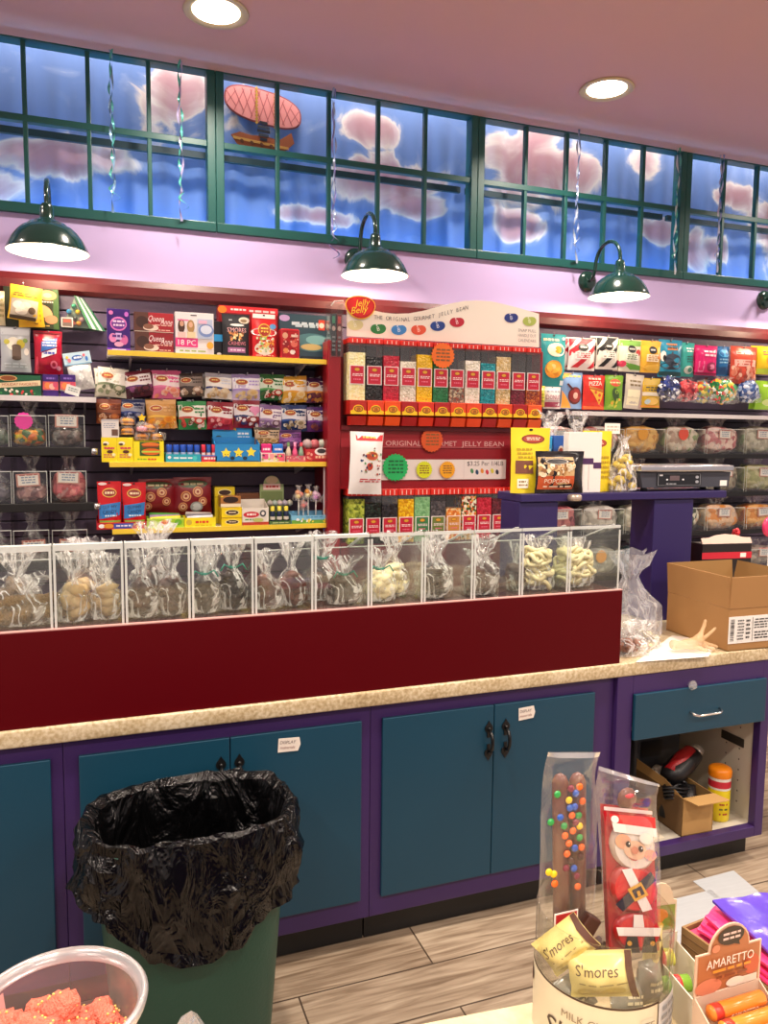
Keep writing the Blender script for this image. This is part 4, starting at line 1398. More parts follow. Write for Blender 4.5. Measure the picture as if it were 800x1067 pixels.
for j, (z, k) in enumerate(prof):
    for i in range(NA):
        x, y = R0[i]
        a = math.atan2(y, x)
        q = Vector((cos(a) * 2.2, sin(a) * 2.2, z * 6))
        out = j >= 6
        f = noise.noise(q * 1.5) * .05 + noise.noise(q * 3.7) * .04 + noise.noise(q * 7.5) * .018 + noise.noise(Vector((a * 9, z * 3, 5))) * .02
        dz = 0
        if out:
            t = (j - 6) / 8
            dz = -t * (.055 * max(0, sin(-a)) ** 2 + .02 * sin(a * 3 + 1) + .03 * noise.noise(Vector((cos(a) * 3, sin(a) * 3, 9)))) + (.08 * t * max(0, -cos(a - .2)) ** 3) + t * .1 * max(0, sin(a)) + t * .05 * max(0, cos(a)) ** 3
            f *= 1 + t
            f += .05 * t * max(0, -cos(a + .2)) ** 4
        kk = k + f * (1 if j > 4 else .35)
        vs.append((x * kk, min(y * kk, .215), z + dz + (.008 * noise.noise(q * 2.5) if 3 < j < 9 else 0)))
for j in range(len(prof) - 1):
    for i in range(NA): fs.append((j * NA + i, j * NA + (i + 1) % NA, (j + 1) * NA + (i + 1) % NA, (j + 1) * NA + i))
g = B(); g.add(vs, fs, m, False); g.obj('folded_film', e2)
vs = [(x * .66, y * .66, -.56) for x, y in R0]
g = B(); g.add(vs + [(0, 0, -.62)], [(i, (i + 1) % NA, NA) for i in range(NA)], m, True); g.obj('film_bottom', e2)

# pale loose sheets on the floor behind the open cabinet's foot
for pts, lab in (([(722, 918), (764, 907), (795, 933), (745, 936)], 'pale grey sheet lying on the floor by the open cabinet'), ([(697, 938), (741, 927), (775, 958), (700, 992)], 'pale grey sheet on the floor nearer the purple tissue paper')):
    q = [PZ(x, y, .002) for x, y in pts]
    c = sum(q, Vector()) / 4
    g = B(); vs = [v - c for v in q]
    g.add([(v.x, v.y, 0) for v in vs] + [(v.x, v.y, -.0018) for v in vs], [(0, 1, 2, 3)[::-1], (4, 5, 6, 7)] + [(i, (i + 1) % 4, (i + 1) % 4 + 4, i + 4) for i in range(4)], principled('pale_vinyl_' + str(pts[0][0]), '#b9bdc0', .35, vary=.12, vscale=9, stretch=(1, 9, 1)))
    g.obj('floor_sheet', loc=c, label=lab, cat='sheet', group='pale sheets on the floor')
# ================================================================= shelves and stock on the slatted wall
YSH = 4.06
YEL = principled('yellow_shelf_edge', '#e8c83c', .4, vary=.05, vscale=8)
WHS = principled('white_shelf', '#d9d4d4', .45, vary=.05, vscale=8)


def shelf(px0, py0, px1, mat, label, Y=YSH, zt=None, th=.024, name='display_shelf'):
    a = P(px0, py0, Y); b_ = P(px1, py0, Y).x
    zt = zt or a.z
    e = empty(name, ((a.x + b_) / 2, Y, zt), label, 'shelf', 'shelves on the slatted wall')
    w = (b_ - a.x) / 2
    g = B(); g.box(-w, .004, -.016, w, YS - Y - .001, 0, WHS); g.obj('board', e)
    g = B(); g.box(-w, 0, -th, w, .0035, .0015, mat, .001); g.obj('front_strip', e)
    for s in (-.8, .8):
        g = B(); g.prism([(.02, -.017), (.28, -.017), (.28, -.075), (.26, -.075)], -.004, .004, K('#b9b2ba', .4, .5), X=Matrix(((0, 1, 0, s * w), (1, 0, 0, 0), (0, 0, 1, 0), (0, 0, 0, 1)))); g.obj('bracket', e)
    return zt, a.x, b_


Z1, SX0, SX1 = shelf(112, 364.5, 342, YEL, 'uppermost yellow-edged wall shelf, of gift boxes')
Z2, _, _ = shelf(114, 481.8, 341, YEL, 'yellow-edged wall shelf of novelty sweets in the middle')
Z3, _, _ = shelf(117, 552, 342, YEL, 'lowest yellow-edged wall shelf, of lollipops and red pouches')
Z4, _, _ = shelf(-30, 411, 100, WHS, 'white-edged wall shelf of small gift boxes over the clear bins', 4.1)
Z5, _, _ = shelf(596, 428.5, 860, WHS, 'long white-edged wall shelf under the gummy pouches', 4.06)


def stock(kind, rect, col, ops, label, name='pouch', cat='pouch', Y=YSH + .015, z=None, d=.05, rot=0, group=None, side=None, back=None, rough=.3, stand=False, hole=True, yaw=0, tilt=0):
    pos, w, h = rect_at(*rect, Y)
    if z is not None:
        h = pos.z + h - z; pos.z = z + .0008
    sd = RND.random() * 50
    if kind == 'box': g = carton(w, h, d, col, ops, side, rough)
    else:
        g = pouch(w, h, d, col, ops, sd, rough, stand, back, hole)
        if z is not None: pos.y += d / 2
    o = g.obj(name, loc=pos, rot=(tilt, -rot, yaw), label=label, cat=cat, group=group)
    return o


def logo(u, v, r=.14, c='#a8321e', inner='#d8b23a', asp=.62):
    """red oval maker's mark with yellow lettering"""
    return [('E', u, v, r, r * asp, inner), ('E', u, v, r * .88, r * asp * .84, c), ('L', u - r * .6, v - r * asp * .45, u + r * .6, v + r * asp * .5, 2, '#f2d24a')]


# ---- uppermost yellow shelf
stock('box', (112, 322, 136, 364), '#3b1a78', [('E', .5, .64, .36, .17, '#e879c8'), ('E', .5, .64, .31, .13, '#6a2a98'), ('L', .25, .56, .75, .74, 2, '#f6d6ee'), ('E', .18, .9, .1, .05, '#e07ac0'), ('E', .85, .88, .09, .06, '#c86ad0'), ('E', .25, .3, .17, .11, '#e88ac4'), ('E', .72, .26, .18, .12, '#d86aa8'), ('R', .36, .26, .62, .42, '#d8b8e8'), ('L', 0.220, 0.280, 0.760, 0.400, 1, '#5a2a88'), ('E', .5, .15, .2, .06, '#f0a8c8'), ('R', 0, .0, 1, .05, '#7a3ac0'), ('R', .2, .01, .8, .035, '#e8c8f0')], 'purple candy carton with a pink oval at the end of the uppermost yellow shelf', 'candy_carton', 'box', z=Z1, side='#2a1260')
QO = [('R', 0, 0, .36, 1, '#5a3226'), ('E', .2, .5, .16, .3, '#3a1c14'), ('E', .42, .22, .2, .16, '#efd8c4'), ('E', .36, .28, .13, .14, '#8a5a44'), ('T', 'Queen', .56, .7, .3, '#f6e4e0', .4, 0, .3), ('T', 'Anne', .83, .56, .28, '#f6e4e0', .3, 0, .3), ('L', .5, .3, .95, .42, 1, '#e8b8a8'), ('L', .6, .06, .95, .16, 1, '#e8b8a8'), ('R', .0, .0, 1, .03, '#d8c8b8')]
zq = P(161, 346.3, YSH + .015).z
stock('box', (141, 346.5, 181, 367), '#96202a', QO, 'dark red chocolate box with script lettering, lower of the pair on the yellow shelf', 'chocolate_box', 'box', z=Z1, group='red chocolate boxes', side='#6a1018')
stock('box', (140, 326, 181, 345.5), '#b02630', QO, 'red chocolate box with script lettering, stacked on its twin', 'chocolate_box', 'box', z=zq, group='red chocolate boxes', side='#7a141c')
stock('box', (183, 326, 223, 367.5), '#efe8e8', [('R', .4, .92, .56, .945, '#3a3236'), ('R', .0, .16, .58, .38, '#e83a86'), ('T', '18 PC', .3, .27, .13, '#fff4f8', .5), ('E', .16, .66, .09, .17, '#4a2c20'), ('E', .17, .72, .055, .07, '#d8a888'), ('R', .07, .38, .27, .52, '#e8c8c0'), ('E', .4, .66, .1, .16, '#b08850'), ('E', .4, .7, .055, .07, '#e0b090'), ('R', .3, .38, .52, .53, '#e6d2a8'), ('R', .57, .38, .97, .85, '#b8c4dc'), ('E', .8, .58, .2, .16, '#7a92c8'), ('E', .8, .6, .15, .11, '#d8e0f0'), ('E', .9, .22, .09, .09, '#f0b03a'), ('R', .06, .79, .35, .82, '#e868a0'), ('R', .6, .74, .82, .82, '#f0b8d0'), ('L', .06, .03, .8, .1, 1, '#a8b868'), ('R', 0, .12, 1, .13, '#d8d0d0')], 'white hanging box with a bright pink band and two women pictured', 'beauty_box', 'box', z=Z1, side='#d8d0d0')
stock('box', (222.5, 335, 234, 369), '#1c1a1e', [('R', 0, .42, 1, .62, '#2a98d8'), ('E', .5, .06, .2, .04, '#d8d0c8')], 'narrow black carton with a blue stripe behind the black nut pouch', 'candy_carton', 'box', z=Z1, Y=YSH + .06)
stock('box', (228.5, 320, 290, 371), '#8c1018', [('R', 0, .86, 1, 1, '#d8222a'), ('E', .06, .92, .075, .07, '#f0801a'), ('L', 0.185, 0.894, 0.455, 0.966, 1, '#ffe8e0'), ('L', .5, .88, .95, .96, 1, '#ffd8d0')], 'red display carton with orange mark standing behind two pouches', 'display_carton', 'box', z=Z1, Y=YSH + .1, d=.08)
stock('pouch', (232, 327, 261, 371), '#1e1d22', [('R', .18, .08, .84, .2, '#b06a9a'), ('L', .24, .1, .8, .17, 1, '#f0d0e0'), ('E', .8, .86, .2, .08, '#d8c8b0'), ('E', .78, .85, .12, .04, '#8a7050'), ('E', .54, .74, .26, .03, '#efe8e0'), ('T', "S'MORES", .52, .62, .1, '#e8a8a8', .7), ('T', 'CASHEWS', .52, .3, .085, '#d8788a', .66), ('D', .26, .38, .76, .56, 26, ['#e8b060', '#c87a3a', '#f0d8a0', '#8a4a2a'], .055), ('R', .24, .84, .36, .87, '#a8a8a8')], 'black nut pouch with pink band on the uppermost yellow shelf', z=Z1, d=.045, stand=True, rough=.5)
stock('pouch', (263, 327, 288.5, 371.5), '#d01e22', [('R', .04, .9, .96, 1, '#f4ece6'), ('E', .5, .58, .55, .1, '#f6efe8'), ('E', .5, .2, .42, .15, '#efe2d0'), ('D', .15, .12, .88, .46, 40, ['#e8c060', '#c8d0a0', '#e8e0d0', '#b83a2a', '#8ab050', '#f0a040'], .07)] + logo(.5, .62, .26) + [('E', .86, .72, .14, .06, '#5a9ad0'), ('L', .1, .02, .9, .06, 1, '#f0c0a0')], 'red and white jelly bean pouch between the black pouch and the red tin', z=Z1, d=.04, stand=True)
pos, w, h = rect_at(292, 341, 312.5, 372.5, YSH + .03); g = B(); g.box(-w / 2, 0, 0, w / 2, .06, h, K('#b3222a', .28, .3), .012, seg=4)
art(g, [('E', .25, .76, .14, .1, '#d8a080'), ('R', .55, .72, .9, .8, '#e8c8b8'), ('E', .3, .5, .16, .1, '#8a1018'), ('E', .7, .5, .18, .12, '#d86a5a'), ('E', .28, .26, .14, .09, '#d8884a'), ('E', .62, .22, .14, .08, '#f0dcd0'), ('D', .12, .12, .9, .9, 22, ['#7a0e14', '#d85a4a', '#e8b0a0'], .05), ('R', .06, .9, .94, .915, '#7a0e14')], lambda u, v, e: (-w / 2 + u * w, -e, v * h), w, h)
g.obj('candy_tin', loc=(pos.x, pos.y, Z1 + .001), label='rounded red candy tin before the dark teal box', cat='tin')
stock('box', (291, 328, 346, 374), '#27414e', [('R', .02, .02, .98, .98, '#2b4854'), ('L', .2, .72, .8, .86, 1, '#c8d4d8'), ('L', 0.295, 0.678, 0.745, 0.822, 1, '#b8ccd2'), ('E', .1, .9, .1, .07, '#b89ac8'), ('R', .74, .68, .86, .9, '#d8422a'), ('E', .8, .78, .05, .06, '#f0d8c0'), ('E', .62, .4, .36, .2, '#4a7a80'), ('E', .7, .46, .2, .1, '#7ab0b0'), ('E', .6, .3, .2, .07, '#c8b070'), ('R', .4, .05, .95, .1, '#16242c'), ('R', .9, .0, 1, 1, '#8a9aa0'), ('L', .91, .1, .99, .9, 6, '#37505a')], 'wide dark teal gift box at the display end of the uppermost yellow shelf', 'gift_box', 'box', z=Z1, Y=YSH + .1, side='#1c3038')

# ---- hanging bags on the pegs: (rect, body, band, fill, words, tilt)
HK = K('#c9c9cc', .2, .9)


def hook(x, z, L_=.2):
    g = B()
    g.tube([(0, 0, 0), (0, -L_, 0), (0, -L_ - .01, .004), (0, -L_ - .014, .014)], .0028, HK, 6)
    g.box(-.012, -.004, -.02, .012, 0, .02, HK)
    g.obj('peg_hook', loc=(x, YS - .0005, z), label='thin chrome wall hook carrying hanging sweet bags', cat='hook', group='chrome hooks on the slatted wall')


def bagart(top, mid, wave, fill, lg='#a84a22'):
    o = [('R', 0.01, .84, .99, .985, top), ('W', .42, .86, .02, mid), ('W', .36, .44, .03, wave)]
    o += [('D', .1, .08, .92, .36, 18, fill, .085)]
    o += [('E', .32, .7, .22, .12, '#e8d8b0'), ('E', .32, .7, .2, .1, lg), ('L', .2, .66, .44, .75, 1, '#f0d070'), ('L', .56, .54, .94, .78, 2, top), ('E', .72, .3, .18, .12, fill[0]), ('E', .72, .3, .11, .07, fill[1 % len(fill)])]
    return o


R1 = [((101, 384, 131, 412), '#c9c4b0', ('#f0ebe0', '#f4efe6', '#7d8a6a', ['#8a9474', '#d8d4c0', '#5a6248']), 'white and sage striped', -.1),
      ((133, 387, 161, 412), '#4a2030', ('#7a2238', '#f0e6e6', '#5a2a6a', ['#3a1a2a', '#6a2a3a', '#8a4a7a']), 'berry-dark and white', .17),
      ((160, 387, 188, 414), '#e0709a', ('#e86a9a', '#f6e4e4', '#e87aa8', ['#f0b0a0', '#e88a70', '#f4d0c0']), 'bright pink', -.05),
      ((187, 390, 212, 412), '#584a44', ('#4a3e3a', '#8a7a70', '#3a2a26', ['#b89a80', '#e8d8c8', '#7a4a3a']), 'brown and grey', .03),
      ((214, 390, 241, 414), '#e4ddd4', ('#d8dce8', '#f4efe8', '#2a3a7a', ['#e0c8a0', '#e8d8b8', '#c8a878']), 'white and navy with pale sweets', 0),
      ((243, 391, 271, 416), '#c8b8dc', ('#b8a4dc', '#f2eef4', '#b49ad8', ['#e0c8a0', '#d8b878', '#e8d8b8']), 'lilac and white', 0),
      ((271, 391, 295.5, 415.5), '#2f6a3a', ('#3a7a40', '#d8e4d0', '#58a85a', ['#b8342a', '#e8e0d0', '#3a5a2a']), 'green and white with red sweets', 0),
      ((294.5, 393, 320, 418), '#e0aa3a', ('#e8b040', '#f6efe0', '#e8a83a', ['#f0d8a0', '#e8c070', '#f4e4c0']), 'golden yellow', .02),
      ((320, 394.5, 344, 418), '#5a2a4a', ('#4a1e50', '#e8e0dc', '#d88a2a', ['#a84a2a', '#e0a050', '#6a2a3a']), 'purple-topped and orange', 0)]
R2 = [((102, 417, 126, 440), '#7a3a20', ('#6a2a1a', '#8a4a2a', '#5a2a1a', ['#a85a30', '#c87a40', '#d8b090']), 'reddish brown', .05),
      ((126, 417, 151, 438), '#1e2a52', ('#1a2450', '#8a8c9c', '#24387a', ['#3a4a7a', '#8a94b8', '#24305a']), 'navy and grey', -.03),
      ((154.5, 417.5, 184, 445), '#d8a060', ('#d8a868', '#c8924a', '#f0c050', ['#f0a030', '#e88a2a', '#f4d890', '#f0b848']), 'orange candy corn coloured', .04),
      ((187, 419, 215, 446), '#3a8a4e', ('#2e8a4a', '#f0ece0', '#c8584a', ['#c8483a', '#e8e0d0', '#4a7a3a', '#7a3a2a']), 'leaf green and white', 0),
      ((216.5, 420, 242, 446), '#a8283a', ('#8a2030', '#f2eae8', '#c83a4a', ['#c8384a', '#a82838', '#e8a0a0']), 'cherry red with white label', 0),
      ((244, 418, 270, 444.5), '#7a1e2e', ('#8a2434', '#e8e0e4', '#2a3a6a', ['#8a2a2a', '#e8e0e0', '#2a3468']), 'dark red with a pink heart', 0),
      ((270, 423, 292, 447), '#8a6a9a', ('#7a5a8c', '#f0eaee', '#a890b8', ['#6a4a5a', '#c8b8c8', '#8a7a8a']), 'violet and white', -.05),
      ((294, 423, 319, 447.5), '#1e3a6a', ('#1a3266', '#e4e4ea', '#2a52a0', ['#c8c0a8', '#8a7a5a', '#e0dcd0']), 'navy and white with tan sweets', .04),
      ((321, 425, 343.5, 448), '#5a2a72', ('#4e2270', '#f0eaf0', '#7a3a9a', ['#6a2a4a', '#8a4a3a', '#4a2a5a']), 'purple and white', 0)]
R3 = [((266, 446, 291, 464), '#8a6a4a', ('#3a342e', '#c8b090', '#a88a5a', ['#e0c890', '#b89a60', '#8a6a40']), 'tan and dark', 0),
      ((291, 449, 314, 466), '#7a4a8a', ('#4a2a5a', '#8a4a98', '#a86ab0', ['#6a3a7a', '#9a6aa8', '#c8a0c8']), 'magenta violet', 0)]
ROWN = {0: 'upper peg row', 1: 'lower peg row', 2: 'half-hidden third row'}
for ri, row in enumerate((R1, R2, R3)):
    for rc, body, arg, words_, tl in row:
        rc = (rc[0] - 1.2, rc[1] - 1, rc[2] + 1.2, rc[3] + 1.5); tl += RND.uniform(-.06, .06)
        ops = bagart(*arg)
        if 'heart' in words_: ops += [('E', .72, .66, .13, .12, '#e89ac0'), ('E', .9, .66, .12, .12, '#e89ac0'), ('G', [(.6, .64), (1.0, .64), (.81, .42)], '#e89ac0')]
        o = stock('pouch', rc, body, ops, '%s bag at the front of its peg, %s' % (words_, ROWN[ri]), 'hanging_sweet_bag', 'bag of sweets', Y=4.19 - .01 * ri, d=.052, rough=.22, tilt=RND.uniform(-.08, .02), rot=tl, group='hanging sweet bags on the pegs')
        pos, w, h = rect_at(*rc, 4.19)
        hook(pos.x, pos.z + h - .006, .18)
        if ri < 2:
            for q in (1, 2):
                c = o.copy(); COL.objects.link(c)
                c.location = (pos.x + RND.uniform(-.008, .008), 4.195 - .01 * ri + .055 * q, o.location.z + RND.uniform(-.004, .006))
                c.rotation_euler = (0, -tl * .5 + RND.uniform(-.05, .05), 0)
                c['label'] = '%s bag %s on its peg, %s' % (words_, 'second' if q == 1 else 'hindmost', ROWN[ri])

# ---- middle yellow shelf
stock('box', (106, 437, 124, 456), '#e4ded8', [('R', .58, .1, .95, .45, '#6a4a3a'), ('L', .1, .5, .8, .8, 3, '#9aa0b0'), ('R', 0, .9, 1, 1, '#b8b4b8')], 'small white packet standing on the yellow cartons', 'candy_packet', 'packet', z=P(115, 456, YSH + .02).z, d=.03)
for (rc, lab) in (((106, 456, 122, 481.5), 'yellow candy carton at the end of the middle shelf'), ((122.2, 456, 139, 481.5), 'yellow candy carton beside the burger display tray')):
    stock('box', rc, '#f0da1e', [('E', .3, .76, .2, .08, '#f4f0d0'), ('E', .25, .72, .14, .05, '#5a3a1a'), ('L', .15, .5, .85, .64, 1, '#d8584a'), ('E', .55, .42, .2, .07, '#5a2a1a'), ('L', .12, .16, .88, .34, 2, '#c86a5a'), ('E', .8, .3, .12, .06, '#f0eeb0'), ('L', 0.185, 0.496, 0.815, 0.604, 1, '#c8385a')], lab, 'candy_carton', 'box', z=Z2, group='yellow candy cartons', side='#d8bc10')


def tray(rect, col, ops, label, d=.12, Y=YSH + .012, z=Z2, back=None, name='display_tray'):
    """open counter-display tray: low front wall, sloping sides, back wall"""
    pos, w, h = rect_at(*rect, Y)
    h = pos.z + h - z
    e = empty(name, (pos.x, Y, z + .0008), label, 'display tray', 'open display trays on the wall shelves')
    t = .003
    g = B(); g.box(-w / 2, 0, 0, w / 2, t, h, K(col)); art(g, ops, lambda u, v, ee: (-w / 2 + u * w, -ee, v * h), w, h); g.obj('front_wall', e)
    bh = back or h * 1.2
    g = B(); g.box(-w / 2, t, 0, w / 2, d, t, K(col)); g.box(-w / 2, d - t, t, w / 2, d, bh, K(col))
    for s in (-w / 2, w / 2 - t): g.prism([(t, t), (d - t, t), (d - t, bh), (t, h)], 0, t, K(col), X=Matrix(((0, 1, 0, s), (1, 0, 0, 0), (0, 0, 1, 0), (0, 0, 0, 1))))
    g.obj('walls', e)
    return e, pos, w, h


# burger gummies
e, pos, w, h = tray((139.5, 460, 171, 482), '#f0e01a', [('R', .2, .3, .86, .98, '#3a5a24'), ('E', .56, .84, .3, .1, '#e0762a'), ('R', .3, .7, .82, .78, '#8a3a1a'), ('E', .58, .5, .32, .16, '#e06a1a'), ('R', .26, .46, .88, .54, '#b8d048'), ('R', .02, .02, .98, .24, '#f0e01a'), ('L', .1, .06, .5, .2, 1, '#8ab020'), ('L', 0.443, 0.046, 0.757, 0.214, 1, '#d8582a')], 'bright yellow display tray with orange burger picture')


def burger(loc, label, rz=0):
    e = empty('gummy_burger_pack', loc, label, 'gummy burger', 'wrapped gummy burgers', rz=rz)
    g = B(); g.lathe([(.001, .036), (.02, .034), (.03, .026), (.033, .018), (.03, .017)], K('#e89a3a', .3), 18); g.obj('bun_top', e)
    g = B(); g.lathe([(.03, .017), (.034, .015), (.034, .012), (.03, .01)], K('#7a3a22', .3), 18); g.lathe([(.0, .0165), (.035, .0168), (.03, .0172)], K('#8ac04a', .3), 9, smooth=False); g.obj('filling', e)
    g = B(); g.lathe([(.03, .01), (.032, .006), (.028, .001), (.001, 0)], K('#e0a04a', .3), 18); g.obj('bun_bottom', e)
    g = B(); g.box(-.042, -.036, -.002, .042, .036, .042, CELLO2, .012); g.obj('wrapper', e)


for k, (px, py, dz, lab) in enumerate(((148, 459, .0, 'wrapped gummy burger low over the yellow tray\'s inner end'), (163, 459, .0, 'wrapped gummy burger over the yellow tray beside the blue tubes'), (155, 450, .0, 'wrapped gummy burger on top of the heap in the yellow tray'), (133, 453, 0, 'wrapped gummy burger resting on the yellow carton'), (133, 443, 0, 'wrapped gummy burger stacked highest above the yellow cartons'))):
    burger(P(px, py, YSH + .07), lab, k * .4)
pp = P(148, 446, YSH + .05)
e = empty('star_topped_pack', pp, 'clear gummy pack with a small yellow star on its lid', 'gummy pack')
g = B(); g.lathe([(.03, -.02), (.036, 0), (.022, .03), (.001, .034)], CELLO2, 16); g.lathe([(.0, -.018), (.028, -.016), (.026, .004), (0, .01)], K('#e08aa0', .3), 14); g.obj('pack', e)
g = B(); g.prism([(.022 * (1 if k % 2 else .5) * sin(k * PI / 5), .03 + .022 + .022 * (1 if k % 2 else .5) * -cos(k * PI / 5)) for k in range(10)][::-1], -.004, .004, K('#f0c81e', .4)); g.obj('star', e)

# blue tubes and red tubes in their tray
e, pos, w, h = tray((173, 473.5, 209.5, 481.8), '#28a4b8', [('L', .2, .3, .8, .7, 1, '#e8f4f4'), ('E', .1, .6, .05, .2, '#f0f0f0'), ('E', .82, .5, .07, .3, '#48c8c8')], 'teal display tray full of blue candy tubes')
for k in range(5):
    x = pos.x - w / 2 + w * (k + .5) / 5; zz = P(190, 463.5, YSH + .03).z - Z2 - .004
    e = empty('candy_tube', (x, YSH + .034, Z2 + .0045), 'blue capped candy tube, %s in the teal tray' % ['first', 'second', 'third', 'fourth', 'last'][k], 'candy tube', 'blue candy tubes')
    r = w / 11.5
    g = B(); g.lathe([(.001, 0), (r * .9, 0), (r * .9, zz * .68)], K('#2a5ab0', .3), 16); g.lathe([(r * .91, zz * .3), (r * .92, zz * .32), (r * .92, zz * .52), (r * .91, zz * .54)], K('#a8b8d8', .3), 16); g.obj('tube', e)
    g = B(); g.lathe([(r, zz * .66), (r, zz * .96), (r * .9, zz), (.001, zz)], K('#1e50b8', .3), 16); g.obj('cap', e)
e, pos, w, h = tray((210, 474.5, 226, 481.8), '#c8283a', [('L', .1, .2, .9, .8, 1, '#f4e0e0'), ('R', .0, .85, 1, 1, '#3a7ad0')], 'small red display tray of red and blue candy tubes')
for k, (c, c2, nm) in enumerate((('#c8243a', '#d8344a', 'red'), ('#2a6ab8', '#1e58b0', 'blue'), ('#d03046', '#d8344a', 'crimson'))):
    x = pos.x - w / 2 + w * (k + .5) / 3; zz = P(218, 463.5, YSH + .03).z - Z2 - .004; r = w / 7
    e = empty('candy_tube', (x, YSH + .034, Z2 + .0045), '%s candy tube in the small red tray' % nm, 'candy tube', 'red tray candy tubes')
    g = B(); g.lathe([(.001, 0), (r * .9, 0), (r * .9, zz * .68)], K(c, .3), 14); g.lathe([(r * .91, zz * .3), (r * .92, zz * .52)], K('#e8d8d8', .3), 14); g.obj('tube', e)
    g = B(); g.lathe([(r, zz * .66), (r, zz * .96), (r * .9, zz), (.001, zz)], K(c2, .3), 14); g.obj('cap', e)
# blue star display
starp = lambda cu, cv, r, c: ('S', cu, cv, r, 5, c)
e, pos, w, h = tray((224.5, 463, 271, 481.8), '#1f86c8', [starp(.24, .5, .12, '#f4e03a'), starp(.52, .52, .12, '#f4e03a'), starp(.8, .56, .12, '#f4e03a'), ('R', .16, .36, .32, .5, '#f4e03a'), ('E', .38, .22, .05, .1, '#1a2c3a'), ('E', .66, .22, .05, .1, '#1a2c3a'), ('E', .22, .42, .012, .03, '#7a6010'), ('E', .28, .42, .012, .03, '#7a6010'), ('E', .5, .42, .012, .03, '#7a6010'), ('E', .56, .42, .012, .03, '#7a6010'), ('R', .02, .0, .98, .08, '#3a5a6a')], 'blue display tray with three yellow stars on its front', back=.13)
zh0, zh1 = P(245, 466, YSH + .1).z - Z2, P(245, 446, YSH + .1).z - Z2
g = B(); g.prism([(-w * .48, .06), (w * .42, .06), (w * .42, zh1), (-w * .48, zh1)], .122, .126, K('#2a94d0'))
art(g, [('L', .62, .2, .95, .8, 3, '#e8f2f8'), ('E', .15, .4, .1, .2, '#2a3a2a'), ('E', .22, .3, .07, .16, '#c8c83a')], lambda u, v, ee: (-w * .48 + u * w * .9, .122 - ee, zh0 + v * (zh1 - zh0)), w * .9, zh1 - zh0)
g.obj('header_card', e)
g = B(); r = .055; pz = P(243, 440, YSH + .1).z - Z2
g.prism([(-.02 + r * (1 if k % 2 == 0 else .55) * sin(k * PI / 5), pz + r * (1 if k % 2 == 0 else .55) * cos(k * PI / 5)) for k in range(10)], .116, .121, K('#c8a030', .3)); g.obj('star', e)
# pink and blue packs
e, pos, w, h = tray((272, 472, 297, 481.8), '#e8dcd4', [('R', .05, .3, .3, .9, '#e8588a'), ('R', .36, .3, .62, .9, '#f0a0a0'), ('R', .66, .1, .98, .9, '#e85a78'), ('D', .05, .1, .95, .9, 14, ['#f4e8a0', '#b8d070', '#5a3a3a'], .05)], 'small cream display tray of pink and blue packs')
for k, (c, lab) in enumerate((('#e02a7a', 'hot pink candy pack in the cream tray'), ('#2a7ad8', 'blue candy pack in the cream tray'))):
    q = B(); hh = P(284, 462.5, YSH + .04).z - Z2 - .005
    q.box(-w * .22, 0, 0, w * .22, .02, hh, K(c, .3), .006); art(q, [('L', .15, .55, .85, .8, 1, '#f8e8f0')], lambda u, v, ee: (-w * .22 + u * w * .44, -ee, v * hh), w * .44, hh)
    q.obj('candy_pack', loc=(pos.x + (k - .5) * w * .48, YSH + .03, Z2 + .005), label=lab, cat='candy pack', group='candy packs in the cream tray')
# bottles tray
e, pos, w, h = tray((298, 475, 318.5, 481.8), '#c85a6a', [('D', .05, .1, .95, .9, 12, ['#f0d0b0', '#8ab8a0', '#e89aa0'], .05)], 'small rose-red display tray of little candy bottles')
for k, (c, c2, nm) in enumerate((('#d8c8b0', '#6a8a5a', 'cream'), ('#e05a8a', '#e88ab0', 'pink'), ('#8aa890', '#c83a4a', 'grey-green'))):
    zz = P(308, 461, YSH + .03).z - Z2 - .004; r = w / 7.5
    e = empty('candy_bottle', (pos.x + (k - 1) * w / 3.1, YSH + .036, Z2 + .0045), '%s little candy bottle in the rose-red tray' % nm, 'candy bottle', 'little candy bottles')
    g = B(); g.lathe([(.001, 0), (r, 0), (r, zz * .5), (r * .5, zz * .72), (r * .45, zz * .8)], K(c, .25), 14); g.obj('bottle', e)
    g = B(); g.lathe([(r * .55, zz * .78), (r * .55, zz), (.001, zz)], K(c2, .3), 12); g.obj('cap', e)
e, pos, w, h = tray((318.5, 468, 351, 481.8), '#c02430', [('E', .5, .8, .22, .3, '#f2eae4'), ('E', .5, .84, .14, .18, '#3a3438'), ('L', 0.272, 0.180, 0.768, 0.540, 1, '#f4c8a0'), ('D', .03, .1, .2, .9, 8, ['#e88a70', '#f0b0a0', '#d8404a'], .05), ('D', .82, .1, .98, .9, 7, ['#e88a70', '#f0b0a0', '#d8404a'], .05), ('R', .2, .08, .8, .16, '#8a1018')], 'red display tray with white oval mark at the display end of the middle shelf')
for k in range(4):
    q = B(); q.ball((0, 0, 0), .03, K(['#b8a0a0', '#c86a70', '#a8b0a0', '#b87a60'][k], .25), 2)
    q.obj('candy_ball', loc=(pos.x - w * .36 + k * w * .24, YSH + .075, P(335, 463, YSH + .05).z), label='%s round candy ball heaped in the red tray with the white mark' % ['mauve', 'coral', 'grey-green', 'rust'][k], cat='candy ball', group='candy balls in the red tray')

